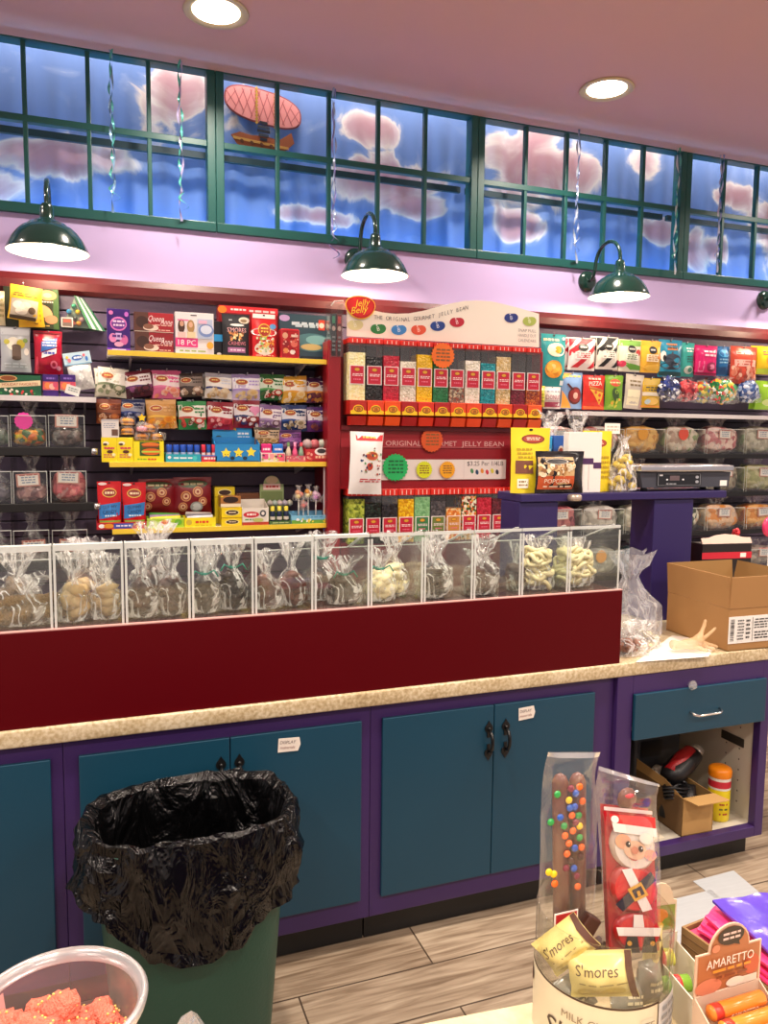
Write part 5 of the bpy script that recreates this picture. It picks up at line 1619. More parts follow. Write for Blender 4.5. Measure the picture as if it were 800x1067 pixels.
# ---- lowest yellow shelf
GB = [('E', .5, .76, .3, .1, '#e8c050'), ('E', .5, .76, .27, .08, '#8a2a1e'), ('L', .3, .71, .7, .8, 1, '#f0d8b0'), ('G', [(.03, .2), (.92, .28), (.97, .56), (.05, .5)], '#2f7ac0'), ('T', 'GUMMY', .5, .46, .07, '#1a2a4a', .62, .05), ('T', 'CANDY', .5, .36, .075, '#1a2a4a', .62, .05), ('L', 0.250, 0.240, 0.790, 0.300, 1, '#d8e8f4'), ('R', .05, .07, .95, .14, '#d8902a'), ('R', .05, .14, .95, .17, '#7ab040'), ('R', .05, .03, .95, .07, '#a8542a'), ('E', .22, .95, .18, .03, '#f4dcd8')]
e, pos, w, h = tray((101, 544.5, 153, 552), '#b81e28', [('E', .1, .5, .06, .3, '#f0f0f0'), ('E', .24, .5, .1, .34, '#d8922a'), ('G', [(.34, .1), (.7, .1), (.74, .85), (.34, .85)], '#3a4aa8'), ('L', .38, .25, .68, .7, 1, '#e8e0f0'), ('D', .74, .1, .98, .9, 9, ['#e8a04a', '#c8a060', '#e8c080'], .03)], 'long red display tray holding two gummy pouches', z=Z3, back=.06)
stock('pouch', (102, 502, 127.5, 546), '#c8161e', GB, 'red gummy pouch with blue band nearer the clear bins', z=Z3 + .0035, Y=YSH + .02, d=.05, stand=True, group='red gummy pouches with blue bands', rough=.2)
stock('pouch', (128, 503, 153, 546), '#c8161e', GB, 'red gummy pouch with blue band touching the maroon cookie box', z=Z3 + .0035, Y=YSH + .02, d=.05, stand=True, group='red gummy pouches with blue bands', rough=.2)
CK = lambda u, v, r=.14: [('E', u, v, r, r * 1.0, '#c88a5a'), ('E', u, v, r * .75, r * .75, '#8a2a28'), ('E', u, v, r * .6, r * .6, '#d8b088'), ('E', u, v, r * .25, r * .25, '#8a2a28')]
for rc, lab, extra in (((144.5, 499, 183.5, 535), 'maroon cookie box behind the lime display tray', []), ((181, 497, 221, 536), 'maroon cookie box behind the yellow display tray', [('E', .58, .22, .17, .14, '#9aa09a'), ('E', .58, .22, .12, .1, '#c8ccc8')])):
    stock('pouch', rc, '#7c1620', [('E', .5, .82, .4, .1, '#4a5a40'), ('L', 0.221, 0.766, 0.779, 0.874, 1, '#b8b088')] + CK(.62, .62) + CK(.3, .5) + CK(.75, .36, .12) + CK(.22, .22, .12) + extra, lab, 'cookie_bag', 'bag', z=None, Y=YSH + .13, d=.07, hole=False, group='maroon cookie bags')
def rolltray(rc, col, lab, ops, rolls, nm):
    e, pos, w, h = tray(rc, col, ops, lab, z=Z3, back=.05)
    for k, (c, lb) in enumerate(rolls):
        q = B(); L2 = w * .42
        q.tube([(-L2, 0, 0), (-L2 * .96, 0, 0), (L2 * .96, 0, 0), (L2, 0, 0)], [.008, .014, .014, .008], K(c, .25), 12)
        q.obj('candy_roll', loc=(pos.x, YSH + .03 + .03 * k, Z3 + .045 + .006 * k), rot=(0, .04 * (k - 1), .06 * (1 - k)), label=lb + nm, cat='candy roll', group='candy rolls in the low trays')


rolltray((153.5, 540, 192, 551.6), '#a8d030', 'lime green display tray of candy rolls', [('E', .16, .5, .12, .3, '#d8e8a0'), ('E', .48, .5, .13, .34, '#e8a030'), ('L', .36, .3, .6, .7, 1, '#d8582a'), ('E', .84, .55, .1, .3, '#6ab030'), ('R', 0, .85, 1, 1, '#c8e060')], [('#e8d030', 'yellow candy roll in front'), ('#b8a0c8', 'lilac candy roll second'), ('#5ab050', 'green candy roll at the back')], ' in the lime tray')
rolltray((192.5, 539.5, 225, 551), '#f0dc20', 'yellow display tray of silver candy rolls', [('E', .14, .5, .09, .3, '#c8b040'), ('L', 0.325, 0.260, 0.775, 0.740, 1, '#d8402a'), ('L', .3, .1, .9, .2, 1, '#a89018')], [('#c8c8cc', 'silver candy roll in front'), ('#8a8a92', 'grey candy roll second'), ('#d8d0c8', 'pale candy roll at the back')], ' in the yellow tray')
def ybox(rc, lab, z, open_=False, Y=YSH + .01):
    stock('box', rc, '#f0d41e', [('E', .52, .5, .36, .3, '#f6e8a0'), ('E', .52, .5, .31, .24, '#3a2218'), ('L', .34, .4, .7, .6, 1, '#f0e0c0'), ('R', 0, 0, 1, .06, '#d8b010'), ('R', .0, .92, 1, .96, '#d8b010')], lab, 'candy_carton', 'box', z=z, Y=Y, d=.09, group='yellow cartons with brown ovals', side='#d8b414')


zb = P(241, 539.5, YSH + .01).z; zc_ = P(241, 528.5, YSH + .01).z
ybox((231, 540, 252, 550.5), 'yellow carton with brown oval at the bottom of the low shelf stack', Z3)
ybox((231, 529, 252, 539.8), 'yellow carton with brown oval second from the bottom of its stack', zb)
stock('box', (230, 517, 251, 528.5), '#a8703a', [('R', 0, .0, 1, .3, '#e8d8b8'), ('E', .5, .66, .38, .3, '#2a1812'), ('R', .0, .9, .12, 1, '#f0d41e')], 'open brown-topped carton on the yellow stack', 'candy_carton', 'box', z=zc_, d=.09)
stock('box', (224, 507.5, 245, 549), '#d8c020', [('E', .5, .85, .34, .09, '#f6e8a0'), ('E', .5, .85, .3, .07, '#3a2218'), ('R', 0, .72, 1, .74, '#a88a10')], 'tall yellow carton standing behind the stack with brown ovals', 'candy_carton', 'box', z=Z3, Y=YSH + .13, d=.08)
e, pos, w, h = tray((252.5, 529.5, 280, 550), '#e4dcd0', [('E', .34, .62, .3, .18, '#c8283a'), ('L', 0.160, 0.500, 0.520, 0.740, 1, '#f8e8e0'), ('R', .0, .0, 1, .18, '#b8402a'), ('E', .78, .68, .12, .2, '#4a4a50'), ('E', .78, .68, .06, .1, '#e8e0d8'), ('L', .1, .26, .6, .4, 1, '#5a9a4a'), ('E', .6, .3, .2, .12, '#b8c070')], 'cream display tray with red script mark', z=Z3, back=.13)
stock('box', (246, 514, 271, 531), '#6a4026', [('R', .05, .2, .95, .5, '#8a5a3a'), ('D', .1, .55, .9, .9, 12, ['#c8a070', '#3a6a3a', '#a84a2a'], .05)], 'brown carton peeping over the cream display tray', 'candy_carton', 'box', z=Z3, Y=YSH + .15, d=.06)
# green bottle display
e, pos, w, h = tray((281, 543, 303, 550), '#4a6a38', [('L', .1, .2, .9, .7, 1, '#b8c890')], 'sage green display tray with arched header and three dark bottles', z=Z3, back=.05)
z0, z1, z2 = [P(285, y, YSH + .1).z - Z3 for y in (529, 505, 496)]
x0, x1 = P(272, 515, YSH + .1).x - pos.x, P(297, 515, YSH + .1).x - pos.x
xm = (x0 + x1) / 2; rr = (x1 - x0) * .34
g = B(); pts = [(x0, z0 - .1), (x1, z0 - .1), (x1, z1)] + [(xm + rr * cos(a * PI / 12), z1 + (z2 - z1) * sin(a * PI / 12)) for a in range(13)] + [(x0, z1)]
g.prism(pts, .122, .126, K('#8a9a6a'))
art(g, [('E', .5, .86, .26, .12, '#b8a080'), ('R', .14, .55, .86, .74, '#d8b8b0'), ('L', 0.230, 0.579, 0.770, 0.711, 1, '#b83a3a'), ('R', .05, .12, .95, .5, '#6a7a4a')], lambda u, v, ee: (x0 + u * (x1 - x0), .122 - ee, z0 + v * (z2 - z0)), x1 - x0, z2 - z0)
g.obj('header_card', e)
for k, lab in enumerate(('dark bottle nearest the cream tray', 'dark bottle in the middle of three', 'dark bottle nearest the lollipops')):
    q = empty('candy_bottle', (pos.x + (k - 1) * w / 3.1, YSH + .036, Z3 + .0045), lab + ' in the sage green tray', 'candy bottle', 'dark bottles in the sage tray')
    zz = P(292, 528, YSH + .03).z - Z3; r = w / 8
    g = B(); g.lathe([(.001, 0), (r, 0), (r, zz * .62), (r * .7, zz * .74)], K('#1c2a48', .25), 14); g.lathe([(r * 1.02, zz * .22), (r * 1.03, zz * .4)], K('#d8d0c0', .4), 14); g.obj('bottle', q)
    g = B(); g.lathe([(r * .8, zz * .72), (r * .8, zz * .97), (.001, zz)], K('#e0d040', .35), 12); g.obj('cap', q)
for k in range(5):
    q = B(); q.ball((0, 0, 0), .019, K(['#b8b0a8', '#a8b8b0', '#c8b8b8', '#b0a8b8', '#c0c0b0'][k], .2), 1)
    q.obj('candy_ball', loc=(P(281 + k * 5.2, 522, YSH + .085).x, YSH + .085, P(290, 524, YSH + .085).z), label='small %s candy ball on the sage header\'s ledge' % ['grey', 'sea-grey', 'rosy', 'mauve-grey', 'khaki'][k], cat='candy ball', group='small candy balls by the sage header')
# lollipops
e, pos, w, h = tray((304, 537, 351, 547), '#7ab8d8', [('R', 0, 0, 1, .45, '#6aa03a'), ('D', .03, .2, .97, .6, 18, ['#f4f0e0', '#f0d84a', '#f4f4f4', '#e8c83a'], .028), ('L', .3, .65, .7, .9, 1, '#4a88b8')], 'sky blue display tray with daisies, holding lollipops', z=Z3, back=.06)
for k, (px, py, cs, nm, dy) in enumerate(((311, 516, ('#e8806a', '#f0b08a', '#f4e0a0'), 'coral and cream', .03), (321, 515, ('#f0c060', '#e8a04a', '#f4e8b0'), 'golden', .06), (329, 517, ('#d8a8d0', '#e8c8e0', '#c888c0'), 'lilac', .03), (340, 518, ('#f0e080', '#a8c8e0', '#f0b0a0'), 'lemon and blue', .04), (316, 526, ('#f0a0a8', '#f4d0c8', '#e88a80'), 'small pink', .075))):
    pt = P(px, py, YSH + .02 + dy)
    q = empty('lollipop', (pt.x, pt.y, Z3 + .0045), '%s wrapped lollipop standing in the daisy tray' % nm, 'lollipop', 'wrapped lollipops')
    zz = pt.z - Z3
    g = B(); g.tube([(0, 0, 0), (0, 0, zz)], .0035, K('#f0ece4', .4), 6); g.obj('stick', q)
    g = B()
    for j, c in enumerate(cs): g.ball((.012 * cos(j * 2.1), -.004 * j, zz + .012 * sin(j * 2.1)), .017, K(c, .3), 1)
    g.obj('candy_flower', q)
    film_mesh(.066, .05, .085, k + 90, .75, .5, CELLO2, na=16).obj('wrapper', q, (0, 0, zz - .035))
# white standee at the end of the shelf
pos, w, h = rect_at(337, 487, 354, 556, YSH + .03)
g = B(); g.prism([(-w / 2, 0), (w / 2, 0), (w / 2, h * .97), (-w / 2, h)], 0, .006, K('#dcdce0', .4))
art(g, [('E', .52, .73, .27, .105, '#e8d0a0'), ('E', .52, .73, .25, .095, '#a8381e'), ('T', 'B', .52, .73, .09, '#f0c860', .4), ('E', .85, .38, .14, .05, '#24346a'), ('E', .1, .2, .1, .06, '#3a9a4a'), ('E', .1, .35, .08, .05, '#e0a030'), ('E', .06, .1, .1, .06, '#3a5ab8')], lambda u, v, ee: (-w / 2 + u * w, -ee, v * h), w, h)
g.obj('standee_panel', loc=(pos.x, pos.y, pos.z), label='tall white panel with red bean mark at the end of the lowest yellow shelf', cat='panel')
# ================================================================= jelly bean dispenser fixture
YJ = 4.0
JR = principled('crimson_fixture_paint', '#8e1420', .35, vary=.06, vscale=4)
JR2 = principled('dark_crimson_paint', '#6a0e18', .4, vary=.06, vscale=4)
JX0, JX1 = P(359, 440, YJ).x, P(563.5, 440, YJ).x
e = empty('jelly_bean_display', ((JX0 + JX1) / 2, YJ, 0), 'large red jelly bean display with rows of clear dispensers and a white header', 'display')
JC = (JX0 + JX1) / 2
jw = (JX1 - JX0) / 2
zj = lambda py, px=372: P(px, py, YJ).z
ZJT = zj(351)
g = B()
g.box(-jw - .07, .14, .4, jw + .02, YS - YJ - .002, ZJT, JR2, .004)
g.box(-jw - .085, .03, .4, -jw - .012, .139, ZJT - .02, JR, .006)
g.box(jw + .003, .03, .4, jw + .02, .139, ZJT - .02, JR, .004)
g.box(-jw - .012, .02, zj(448), jw + .003, .1385, zj(443.6), JR2)
g.box(-jw - .011, .04, zj(510), jw + .002, .1385, zj(448.2), JR)
g.box(-jw - .011, .02, .45, jw + .002, .1385, zj(566), JR2)
g.obj('cabinet', e)
PITCH = (P(549, 390, YJ).x - P(364, 380, YJ).x) / 11
DX = P(364, 390, YJ).x - JC - .005
LEV = dict(cap=zj(352), capb=zj(357.5), c0=zj(380.5), c1=zj(400.5), bb=zj(417), f1=zj(432), d0=zj(433.5), d1=zj(443))
UP = [('cream', ['#efe6a8', '#e6dc9c', '#f2ecc0'], 367, '#b3261e'), ('black', ['#1a1a1c', '#242428', '#101012'], 371, '#e2431f'), ('red', ['#b01630', '#a0122a', '#c0203a'], 369, '#e85018'),
      ('white', ['#d9d0bc', '#e6dece', '#c8bfa8'], 374, '#a8181e'), ('yellow', ['#e6b80e', '#d8a808', '#eec020'], 366, '#d8341e'), ('green', ['#1c6a3a', '#186030', '#247a48'], 371, '#b01e20'),
      ('taupe', ['#7d6a5e', '#6a584e', '#b8a88a', '#8a4a3a'], 388, '#e04a22'), ('ivory', ['#e0dac8', '#d0c8b2', '#ece6d8'], 370, '#e84a24'), ('teal', ['#15848e', '#10747e', '#1a96a0'], 372, '#a81820'),
      ('speckled tan', ['#cdb68a', '#d8c8a0', '#b09a68', '#c8a86a'], 364, '#e04a1e'), ('wine', ['#6a1428', '#7a1a30', '#58101f'], 386, '#a8161e'), ('rust', ['#8a3a1c', '#a04a20', '#7a2a14', '#c06a2a'], 388, '#e85a28')]
SHELL = acrylic('dispenser_clear', '#f8f8f8', .05, .03, .06)
INNER = K('#2a2428', .5)
CARD = '#c01c38'
g_cache = {}


def card_ops(c=CARD):
    return [('R', .06, .04, .94, .96, c), ('E', .5, .78, .2, .1, '#8a2418'), ('E', .5, .78, .17, .08, '#d8a030'), ('L', .14, .42, .86, .58, 2, '#f6e0e0'), ('L', .24, .2, .76, .32, 1, '#e0708a')]


def add_dispenser(x, hw, cap, capb, top, bb, beanm, fill, cardc, c0, c1, tilt=0):
    d = empty('dispenser', (x, 0, 0)); d.parent = e
    t = .003
    g = B()
    g.box(-hw, .004, bb, hw, .1, capb, INNER if False else SHELL) if False else None
    g.box(-hw, .098, bb, hw, .1, capb, INNER)
    g.box(-hw, 0, fill, hw, t, capb, SHELL)
    for s in (-hw, hw - t): g.box(s, t, fill, s + t, .098, capb, SHELL)
    g.obj('shell', d)
    g = B(); g.box(-hw, -.004, capb, hw, .1, cap, K('#d92a1e', .3), .003)
    for k in range(3): g.box(-hw * .6 + k * hw * .55, -.0046, capb + .004, -hw * .6 + k * hw * .55 + .004, -.0041, cap - .006, K('#f4d8d0'))
    g.obj('cap', d)
    g = B(); g.box(-hw + .001, .0, bb + .001, hw - .001, .096, fill - .0005, beanm); o = g.obj('bean_column', d); o['kind'] = 'stuff'
    if c0:
        g = B(); W_, H_ = hw * 1.78, c0 - c1
        g.box(-W_ / 2, -.004, c1, W_ / 2, -.0012, c0, K('#eadfdc', .4))
        art(g, card_ops(cardc), lambda u, v, ee: (-W_ / 2 + u * W_, -.004 - ee, c1 + v * H_), W_, H_, .0005, .0003)
        g.obj('flavour_card', d)
    return d


hw = PITCH * .475
for k, (nm, cols, fy, fc) in enumerate(UP):
    x = DX + hw + PITCH * k
    L = LEV
    d = add_dispenser(x, hw, L['cap'], L['capb'], None, L['bb'], beans(nm.replace(' ', '_'), cols, 95), zj(fy), CARD, L['c0'], L['c1'])
    g = B()
    g.box(-hw, -.03, L['f1'], hw, .1, L['bb'] - .0005, K(fc, .35), .003)
    yz = L['f1'] + .012
    arch = [(-hw * .95, L['f1'] + .002), (hw * .95, L['f1'] + .002), (hw * .95, L['f1'] + .02), (hw * .66, L['f1'] + .024)] + [(hw * .62 * cos(a * PI / 10), L['f1'] + .03 + .022 * sin(a * PI / 10)) for a in range(11)] + [(-hw * .66, L['f1'] + .024), (-hw * .95, L['f1'] + .02)]
    g.prism(arch, -.033, -.0301, K('#f2c81e', .4))
    W_, H_ = hw * 2, .06
    art(g, [('E', .5, .5, .27, .27, '#5a1c10'), ('E', .5, .5, .23, .21, '#d8861e'), ('T', 'JB', .5, .5, .26, '#5a1c10', .34)], lambda u, v, ee: (-hw + u * W_, -.033 - ee, L['f1'] + v * H_), W_, H_, .0006)
    g.obj('front_plate', d)
    g = B(); g.prism([(-.038, L['d0'] - .001), (.04, L['d0'] - .001), (.04, L['d1']), (-.02, L['d1'])], -hw * .9, hw * .9, K(fc, .3), X=Matrix(((0, 1, 0, 0), (1, 0, 0, 0), (0, 0, 1, 0), (0, 0, 0, 1))))
    g.box(-hw * .5, -.0405, L['d1'] + .012, hw * .5, -.0385, L['d1'] + .022, K('#f06a4a', .3)) if False else None
    g.obj('scoop_drawer', d)
LO = [('lime', ['#98a834', '#b0bc4a', '#5a6a24', '#7a8a30'], 520, CARD), ('black green', ['#1a201c', '#24302a', '#101412'], 524, CARD), ('charcoal', ['#26242a', '#302e34', '#1c1a1e'], 526, CARD),
      ('sunny yellow', ['#e6b818', '#d8a010', '#f0cc30', '#c88a10'], 521, CARD), ('mint', ['#7ab07a', '#88bc88', '#6aa06c'], 519, '#3a7a4a'), ('grey', ['#4a464a', '#3a383c', '#5a5458'], 524, '#6a7a3a'),
      ('orange cream', ['#e08a3a', '#e8c890', '#c86a2a'], 532, '#c8883a'), ('mixed', ['#c8502a', '#e8e0c8', '#3a5a2a', '#d8a040', '#7a2a2a', '#e0c0a0'], 519, CARD), ('scarlet', ['#b81c34', '#c42a40', '#a01428'], 521, CARD),
      ('maroon', ['#5a1c28', '#6a2430', '#481420'], 522, CARD), ('mixed light', ['#e8e0d0', '#4a5a34', '#8a3a2a', '#e8d8b0', '#2a2a28', '#f0ece4'], 519, CARD)]
zl = lambda py: P(372, py, YJ).z
for k, (nm, cols, fy, cc) in enumerate(LO):
    x = DX + hw + PITCH * .99 * k + .002
    d = add_dispenser(x, hw, zl(510), zl(517), None, zl(567), beans(nm.replace(' ', '_'), cols, 75), zl(fy), cc, zl(540), zl(558))
# header sign with bean pictures (the mascot is left off)
hz = lambda px, py: (P(px, py, YJ + .03).x - JC, P(px, py, YJ + .03).z)
top = [hz(*q) for q in ((361.5, 319), (366, 313), (376, 314), (387, 323), (398, 325.5), (412, 327), (426, 326.5), (440, 324), (455, 320), (470, 316), (484, 313.5), (497, 313), (512, 314), (527, 317.5), (541, 321), (561.5, 327))]
bl, br = hz(361.5, 351), hz(561.5, 362.5)
zb = (bl[1] + br[1]) / 2 + .004
g = B(); g.prism([(bl[0], zb), (br[0], zb)] + top[::-1], .03, .036, K('#f0e8da', .45))
def onboard(u, v, ee): return (u, .03 - ee, v)
def bean(px, py, c, hi):
    x, z = hz(px, py); s = .038
    n = 22
    def o(k):
        a = 2 * PI * k / n
        return (x + s * 1.2 * cos(a), z + s * .76 * sin(a) - .006 * math.exp(-((a - PI / 2) * 2.2) ** 2) + .003 * cos(a))
    g.add([(p_[0], .0288, p_[1]) for p_ in [(x, z)] + [o(k) for k in range(n)]], [(0, 1 + k, 1 + (k + 1) % n) for k in range(n)], K(c, .3))
    art(g, [('E', -.5 + .2, .6, .16, .12, hi), ('T', 'B', -.0, -.02, .75, hi, .6, .2)], lambda u, v, ee: (x + (u) * .03, .0285 - ee, z + (v) * .03), .03, .03, .0002, .0002)


for q in ((370, 338.5, '#d8d29a', '#f4f0d8'), (394, 342.5, '#2e7a3e', '#e8f0e0'), (415.5, 343.5, '#3c86cc', '#e8f2fa'), (436, 343.5, '#e0583a', '#f8dccc'), (456, 339.5, '#24448e', '#dce4f4'), (476, 335.5, '#b82438', '#f4d0d4'), (532.5, 331, '#2c3c80', '#d8dcf0'), (551.5, 334.5, '#a8b85a', '#eef0d0')): bean(*q)
# lettering following the wavy edge
s_ = 'THE ORIGINAL GOURMET JELLY BEAN'
pts = [(391, 330.5), (420, 333), (445, 331), (465, 326), (486, 320.5)]
import bisect
for i, ch in enumerate(s_):
    if ch == ' ': continue
    px = 391 + (486 - 391) * i / (len(s_) - 1)
    k = max(1, bisect.bisect([q[0] for q in pts], px - .001)); k = min(k, len(pts) - 1)
    a_, c_ = pts[k - 1], pts[k]
    py = a_[1] + (c_[1] - a_[1]) * (px - a_[0]) / (c_[0] - a_[0])
    x, z = hz(px, py)
    vs, fs, tw = text_geo(ch)
    g.add([(x + u * .019, .0284, z + v * .021) for u, v in vs], fs, K('#5a5052'))
for i, t_ in enumerate(('SNAP FULL', 'HANDLE OUT', 'CALENDARS')):
    x, z = hz(549, 344.5 + 5.2 * i)
    vs, fs, tw = text_geo(t_)
    k = min(.02, .12 / tw)
    g.add([(x + u * k, .0288, z + v * .017) for u, v in vs], fs, K('#8a8280'))
g.obj('header_sign', e)
x, z = hz(375, 319.5)
g = B()
for i, (rx, rz, c) in enumerate(((.085, .062, '#f2cc3a'), (.08, .057, '#c81e22'), (.07, .047, '#d8282a'))):
    n = 32
    g.prism([(x + rx * cos(2 * PI * k / n), z + rz * sin(2 * PI * k / n) + .006 * cos(4 * PI * k / n)) for k in range(n)], .02 - .002 * i, .024 - .002 * i + .002, K(c, .3))
for t_, dz, dx in (('Jelly', .02, .01), ('Belly', -.018, -.006)):
    vs, fs, tw = text_geo(t_)
    g.add([(x + dx + (u + v * .2) * .034, .0148, z + dz + v * .036 + u * .006) for u, v in vs], fs, K('#f4d83a', .4))
g.obj('header_logo', e)
# lettered red band, price strip, starbursts
b0, b1 = zj(467, 460), zj(457.5, 460)
g = B(); g.box(P(357, 462, YJ).x - JC, .034, b0, P(538, 462, YJ).x - JC, .0395, b1, K('#9c2430', .35))
for t_, px0, px1 in (('ORIGINAL', 402, 439), ('GOURMET', 442, 476), ('JELLY BEAN', 481, 525)):
    vs, fs, tw = text_geo(t_)
    xa, xb = P(px0, 462, YJ + .03).x - JC, P(px1, 462, YJ + .03).x - JC
    k = (xb - xa) / tw
    g.add([((xa + xb) / 2 + u * k, .0333, (b0 + b1) / 2 + v * .028) for u, v in vs], fs, K('#d8a8a4'))
g.box(P(400, 462, YJ).x - JC, .0335, b0 + .004, P(525, 462, YJ).x - JC, .0338, b0 + .0055, K('#c88a8a'))
g.obj('lettered_band', e)
s0, s1 = zj(500, 460), zj(479, 460)
xa, xb = P(392, 489, YJ).x - JC, P(529.5, 489, YJ).x - JC
g = B(); g.box(xa, .03, s0, xb, .0345, s1, K('#e6dcd8', .5))
W_, H_ = xb - xa, s1 - s0
ops = [('T', '$3.25 Per 1/4LB', .835, .8, .22, '#5a5054', .3), ('R', .665, .05, .667, .95, '#c8b8b4')]
for k, c in enumerate(('#4a8a5a', '#2a4a6a', '#e0903a', '#c83048', '#d8d048', '#3a3a48')): ops += [('E', .73 + .04 * k, .42 - .06 * (k % 2), .012, .13, c, .3)]
art(g, ops, lambda u, v, ee: (xa + u * W_, .03 - ee, s0 + v * H_), W_, H_, .0005, .0002)
g.obj('price_strip', e)
for px, py, r, c, yy, lb in ((461.5, 370.5, .072, '#f0701e', -.012, 'large orange starburst over the upper dispensers'), (450, 458.5, .07, '#d8541e', .022, 'burnt orange starburst over the lettered band'), (412, 487, .078, '#1fb562', .018, 'green starburst'), (442, 489.5, .05, '#d8e01e', .018, 'yellow starburst'), (466, 489.5, .05, '#eea81e', .018, 'amber starburst')):
    p = P(px, py, YJ + yy)
    g = B()
    n = 44
    g.prism([((r if k % 2 else r * .9) * cos(2 * PI * k / n), (r if k % 2 else r * .9) * sin(2 * PI * k / n)) for k in range(n)], 0, .002, K(c, .5))
    art(g, [('L', .2, .25, .8, .78, 4, '#8a5a2a' if c != '#1fb562' else '#12683a')], lambda u, v, ee: ((u - .5) * 2 * r, -ee, (v - .5) * 2 * r), 2 * r, 2 * r)
    o = g.obj('price_starburst', e, (p.x - JC, yy, p.z)); o['label'] = lb
# white carrier bags hung at both sides
BW = [('R', .16, .86, .98, .965, '#d8202a'), ('L', .34, .885, .76, .94, 1, '#f4d060'), ('E', .62, .62, .21, .075, '#e8c890'), ('E', .62, .62, .19, .065, '#b04020'), ('L', .5, .6, .74, .65, 1, '#f0d060'), ('E', .55, .45, .1, .06, '#b8402a'), ('L', .22, .19, .96, .26, 2, '#c8404a'), ('D', .26, .3, .96, .76, 26, ['#2a2a4a', '#b8402a', '#3a8a4a', '#24406a', '#6a2a2a', '#8ab07a'], .035)]
pos, w, h = rect_at(362.5, 450, 397.5, 515, YJ - .06)
pouch(w, h, .07, '#ece8e6', BW, 3, .5, hole=False, crimp=.03).obj('white_bag', loc=(pos.x, pos.y, pos.z), rot=(0, .03, 0), label='white paper bag with red label hanging at the near side of the jelly bean display', cat='bag', group='white bags on the jelly bean display')
pos, w, h = rect_at(532, 450, 560, 513, YJ - .06)
pouch(w, h, .07, '#ece8e6', BW, 8, .5, hole=False, crimp=.03).obj('white_bag', loc=pos, label='white paper bag half hidden behind the tall yellow pouch', cat='bag', group='white bags on the jelly bean display')
# clear holder at the side with tall packs
pos, w, h = rect_at(344.5, 313, 357.5, 372, YJ + .02)
e3 = empty('clear_side_holder', (pos.x, YJ + .02, pos.z), 'clear acrylic holder of slim packs on the side of the jelly bean display', 'holder')
g = B(); g.box(-w / 2, 0, 0, w / 2, .003, h * .96, ACR); g.box(-w / 2, .003, 0, -w / 2 + .003, .1, h * .96, ACR); g.box(w / 2 - .003, .003, 0, w / 2, .1, h * .96, ACR); g.box(-w / 2, .003, 0, w / 2, .1, .003, ACR)
g.tube([(-w / 2, 0, h * .9), (-w * .2, 0, h * .985), (w / 2, 0, h)], .003, EDGE, 6); g.obj('holder', e3)
for k, (c, c2, lab) in enumerate((('#30343c', '#3a8a6a', 'slim dark pack with a green top in the clear side holder'), ('#6a2028', '#c83a3a', 'slim dark red pack in the clear side holder'))):
    carton(w * .4, h * .75, .03, c, [('R', .2, .78, .8, .95, c2), ('E', .5, .66, .35, .06, '#c8a8a0'), ('L', .2, .1, .8, .5, 4, '#8a8a90')]).obj('slim_pack', loc=(pos.x + (k - .5) * w * .46, YJ + .03, pos.z + .004), label=lab, cat='pack', group='slim packs in the side holder')
# ================================================================= near end of the wall: pouches and clear bins
YH = 4.27
ZA = Z4
stock('pouch', (-14, 303, 6, 339), '#d8cca8', [('L', .6, .2, .95, .8, 4, '#a89a70')], 'cream pouch cut off at the picture edge beside the yellow pretzel pouch', name='hanging_pouch', Y=YH - .02, d=.04)
stock('box', (5, 300, 62, 342), '#2e3422', [('R', .9, 0, 1, 1, '#3c5a2a'), ('E', .8, .84, .17, .13, '#c88a5a'), ('E', .8, .84, .08, .06, '#e8b88a'), ('E', .76, .42, .1, .2, '#d89a6a', .7), ('E', .86, .24, .12, .11, '#c8825a'), ('L', .68, .64, .9, .7, 1, '#d8d4c8'), ('L', .6, .05, .85, .1, 1, '#c8a050')], 'dark green nut box with peanuts pictured, behind the yellow pretzel pouches', 'nut_box', 'box', Y=YH, d=.06, side='#4a7a34')
PZL = [('R', .0, .62, 1, 1, '#efc01e'), ('L', 0.185, 0.812, 0.815, 0.908, 1, '#6a4a1a'), ('L', .1, .66, .9, .8, 2, '#7a5a1a'), ('R', .06, .1, .94, .6, '#b8aa98'), ('E', .3, .42, .18, .12, '#e4dacc'), ('E', .55, .4, .18, .13, '#d8cab8'), ('E', .42, .25, .2, .1, '#e8decf'), ('E', .76, .3, .12, .1, '#5a4634'), ('R', .06, .02, .9, .12, '#4a3a2a')]
stock('pouch', (20, 303, 47, 341), '#e8b41e', [('L', .3, .1, .9, .5, 3, '#b8861a'), ('E', .7, .14, .1, .06, '#7a4a2a')], 'yellow pouch hanging behind the tilted pretzel pouch', name='hanging_pouch', Y=YH - .04, d=.03, group='yellow pretzel pouches', rot=.06)
stock('pouch', (7.5, 298, 41, 334), '#e8b81e', PZL, 'tilted yellow pretzel pouch in front of the dark green nut box', name='hanging_pouch', Y=YH - .085, d=.04, group='yellow pretzel pouches', rot=-.12)
# triangular game box
p0, p1, pa = P(64, 341, YH), P(93, 341, YH), P(77, 308, YH)
w, h = p1.x - p0.x, pa.z - p0.z
e = empty('triangle_game_box', (p0.x, YH - .01, p0.z), 'clear triangular pack of coloured balls with striped green side', 'gift box')
ax = pa.x - p0.x
g = B(); g.prism([(0, 0), (w + .005, 0), (ax, h)], 0, .003, ACR); g.prism([(.004, .004), (w - .004, .004), (ax, h - .012)], .03, .033, K('#7a8a7c', .4)); g.obj('clear_front', e)
g = B()
for k, c in enumerate(('#4a8a5a', '#e4e4da', '#4a8a5a', '#d8dcd0', '#2e6a4a')):
    t0, t1 = .0 + .018 * k, .0 + .018 * (k + 1)
    g.add([(w + t0 * .9, t0, 0), (w + t1 * .9, t1, 0), (ax + t1 * .5, t1, h), (ax + t0 * .5, t0, h)], [(0, 1, 2, 3)], K(c, .35))
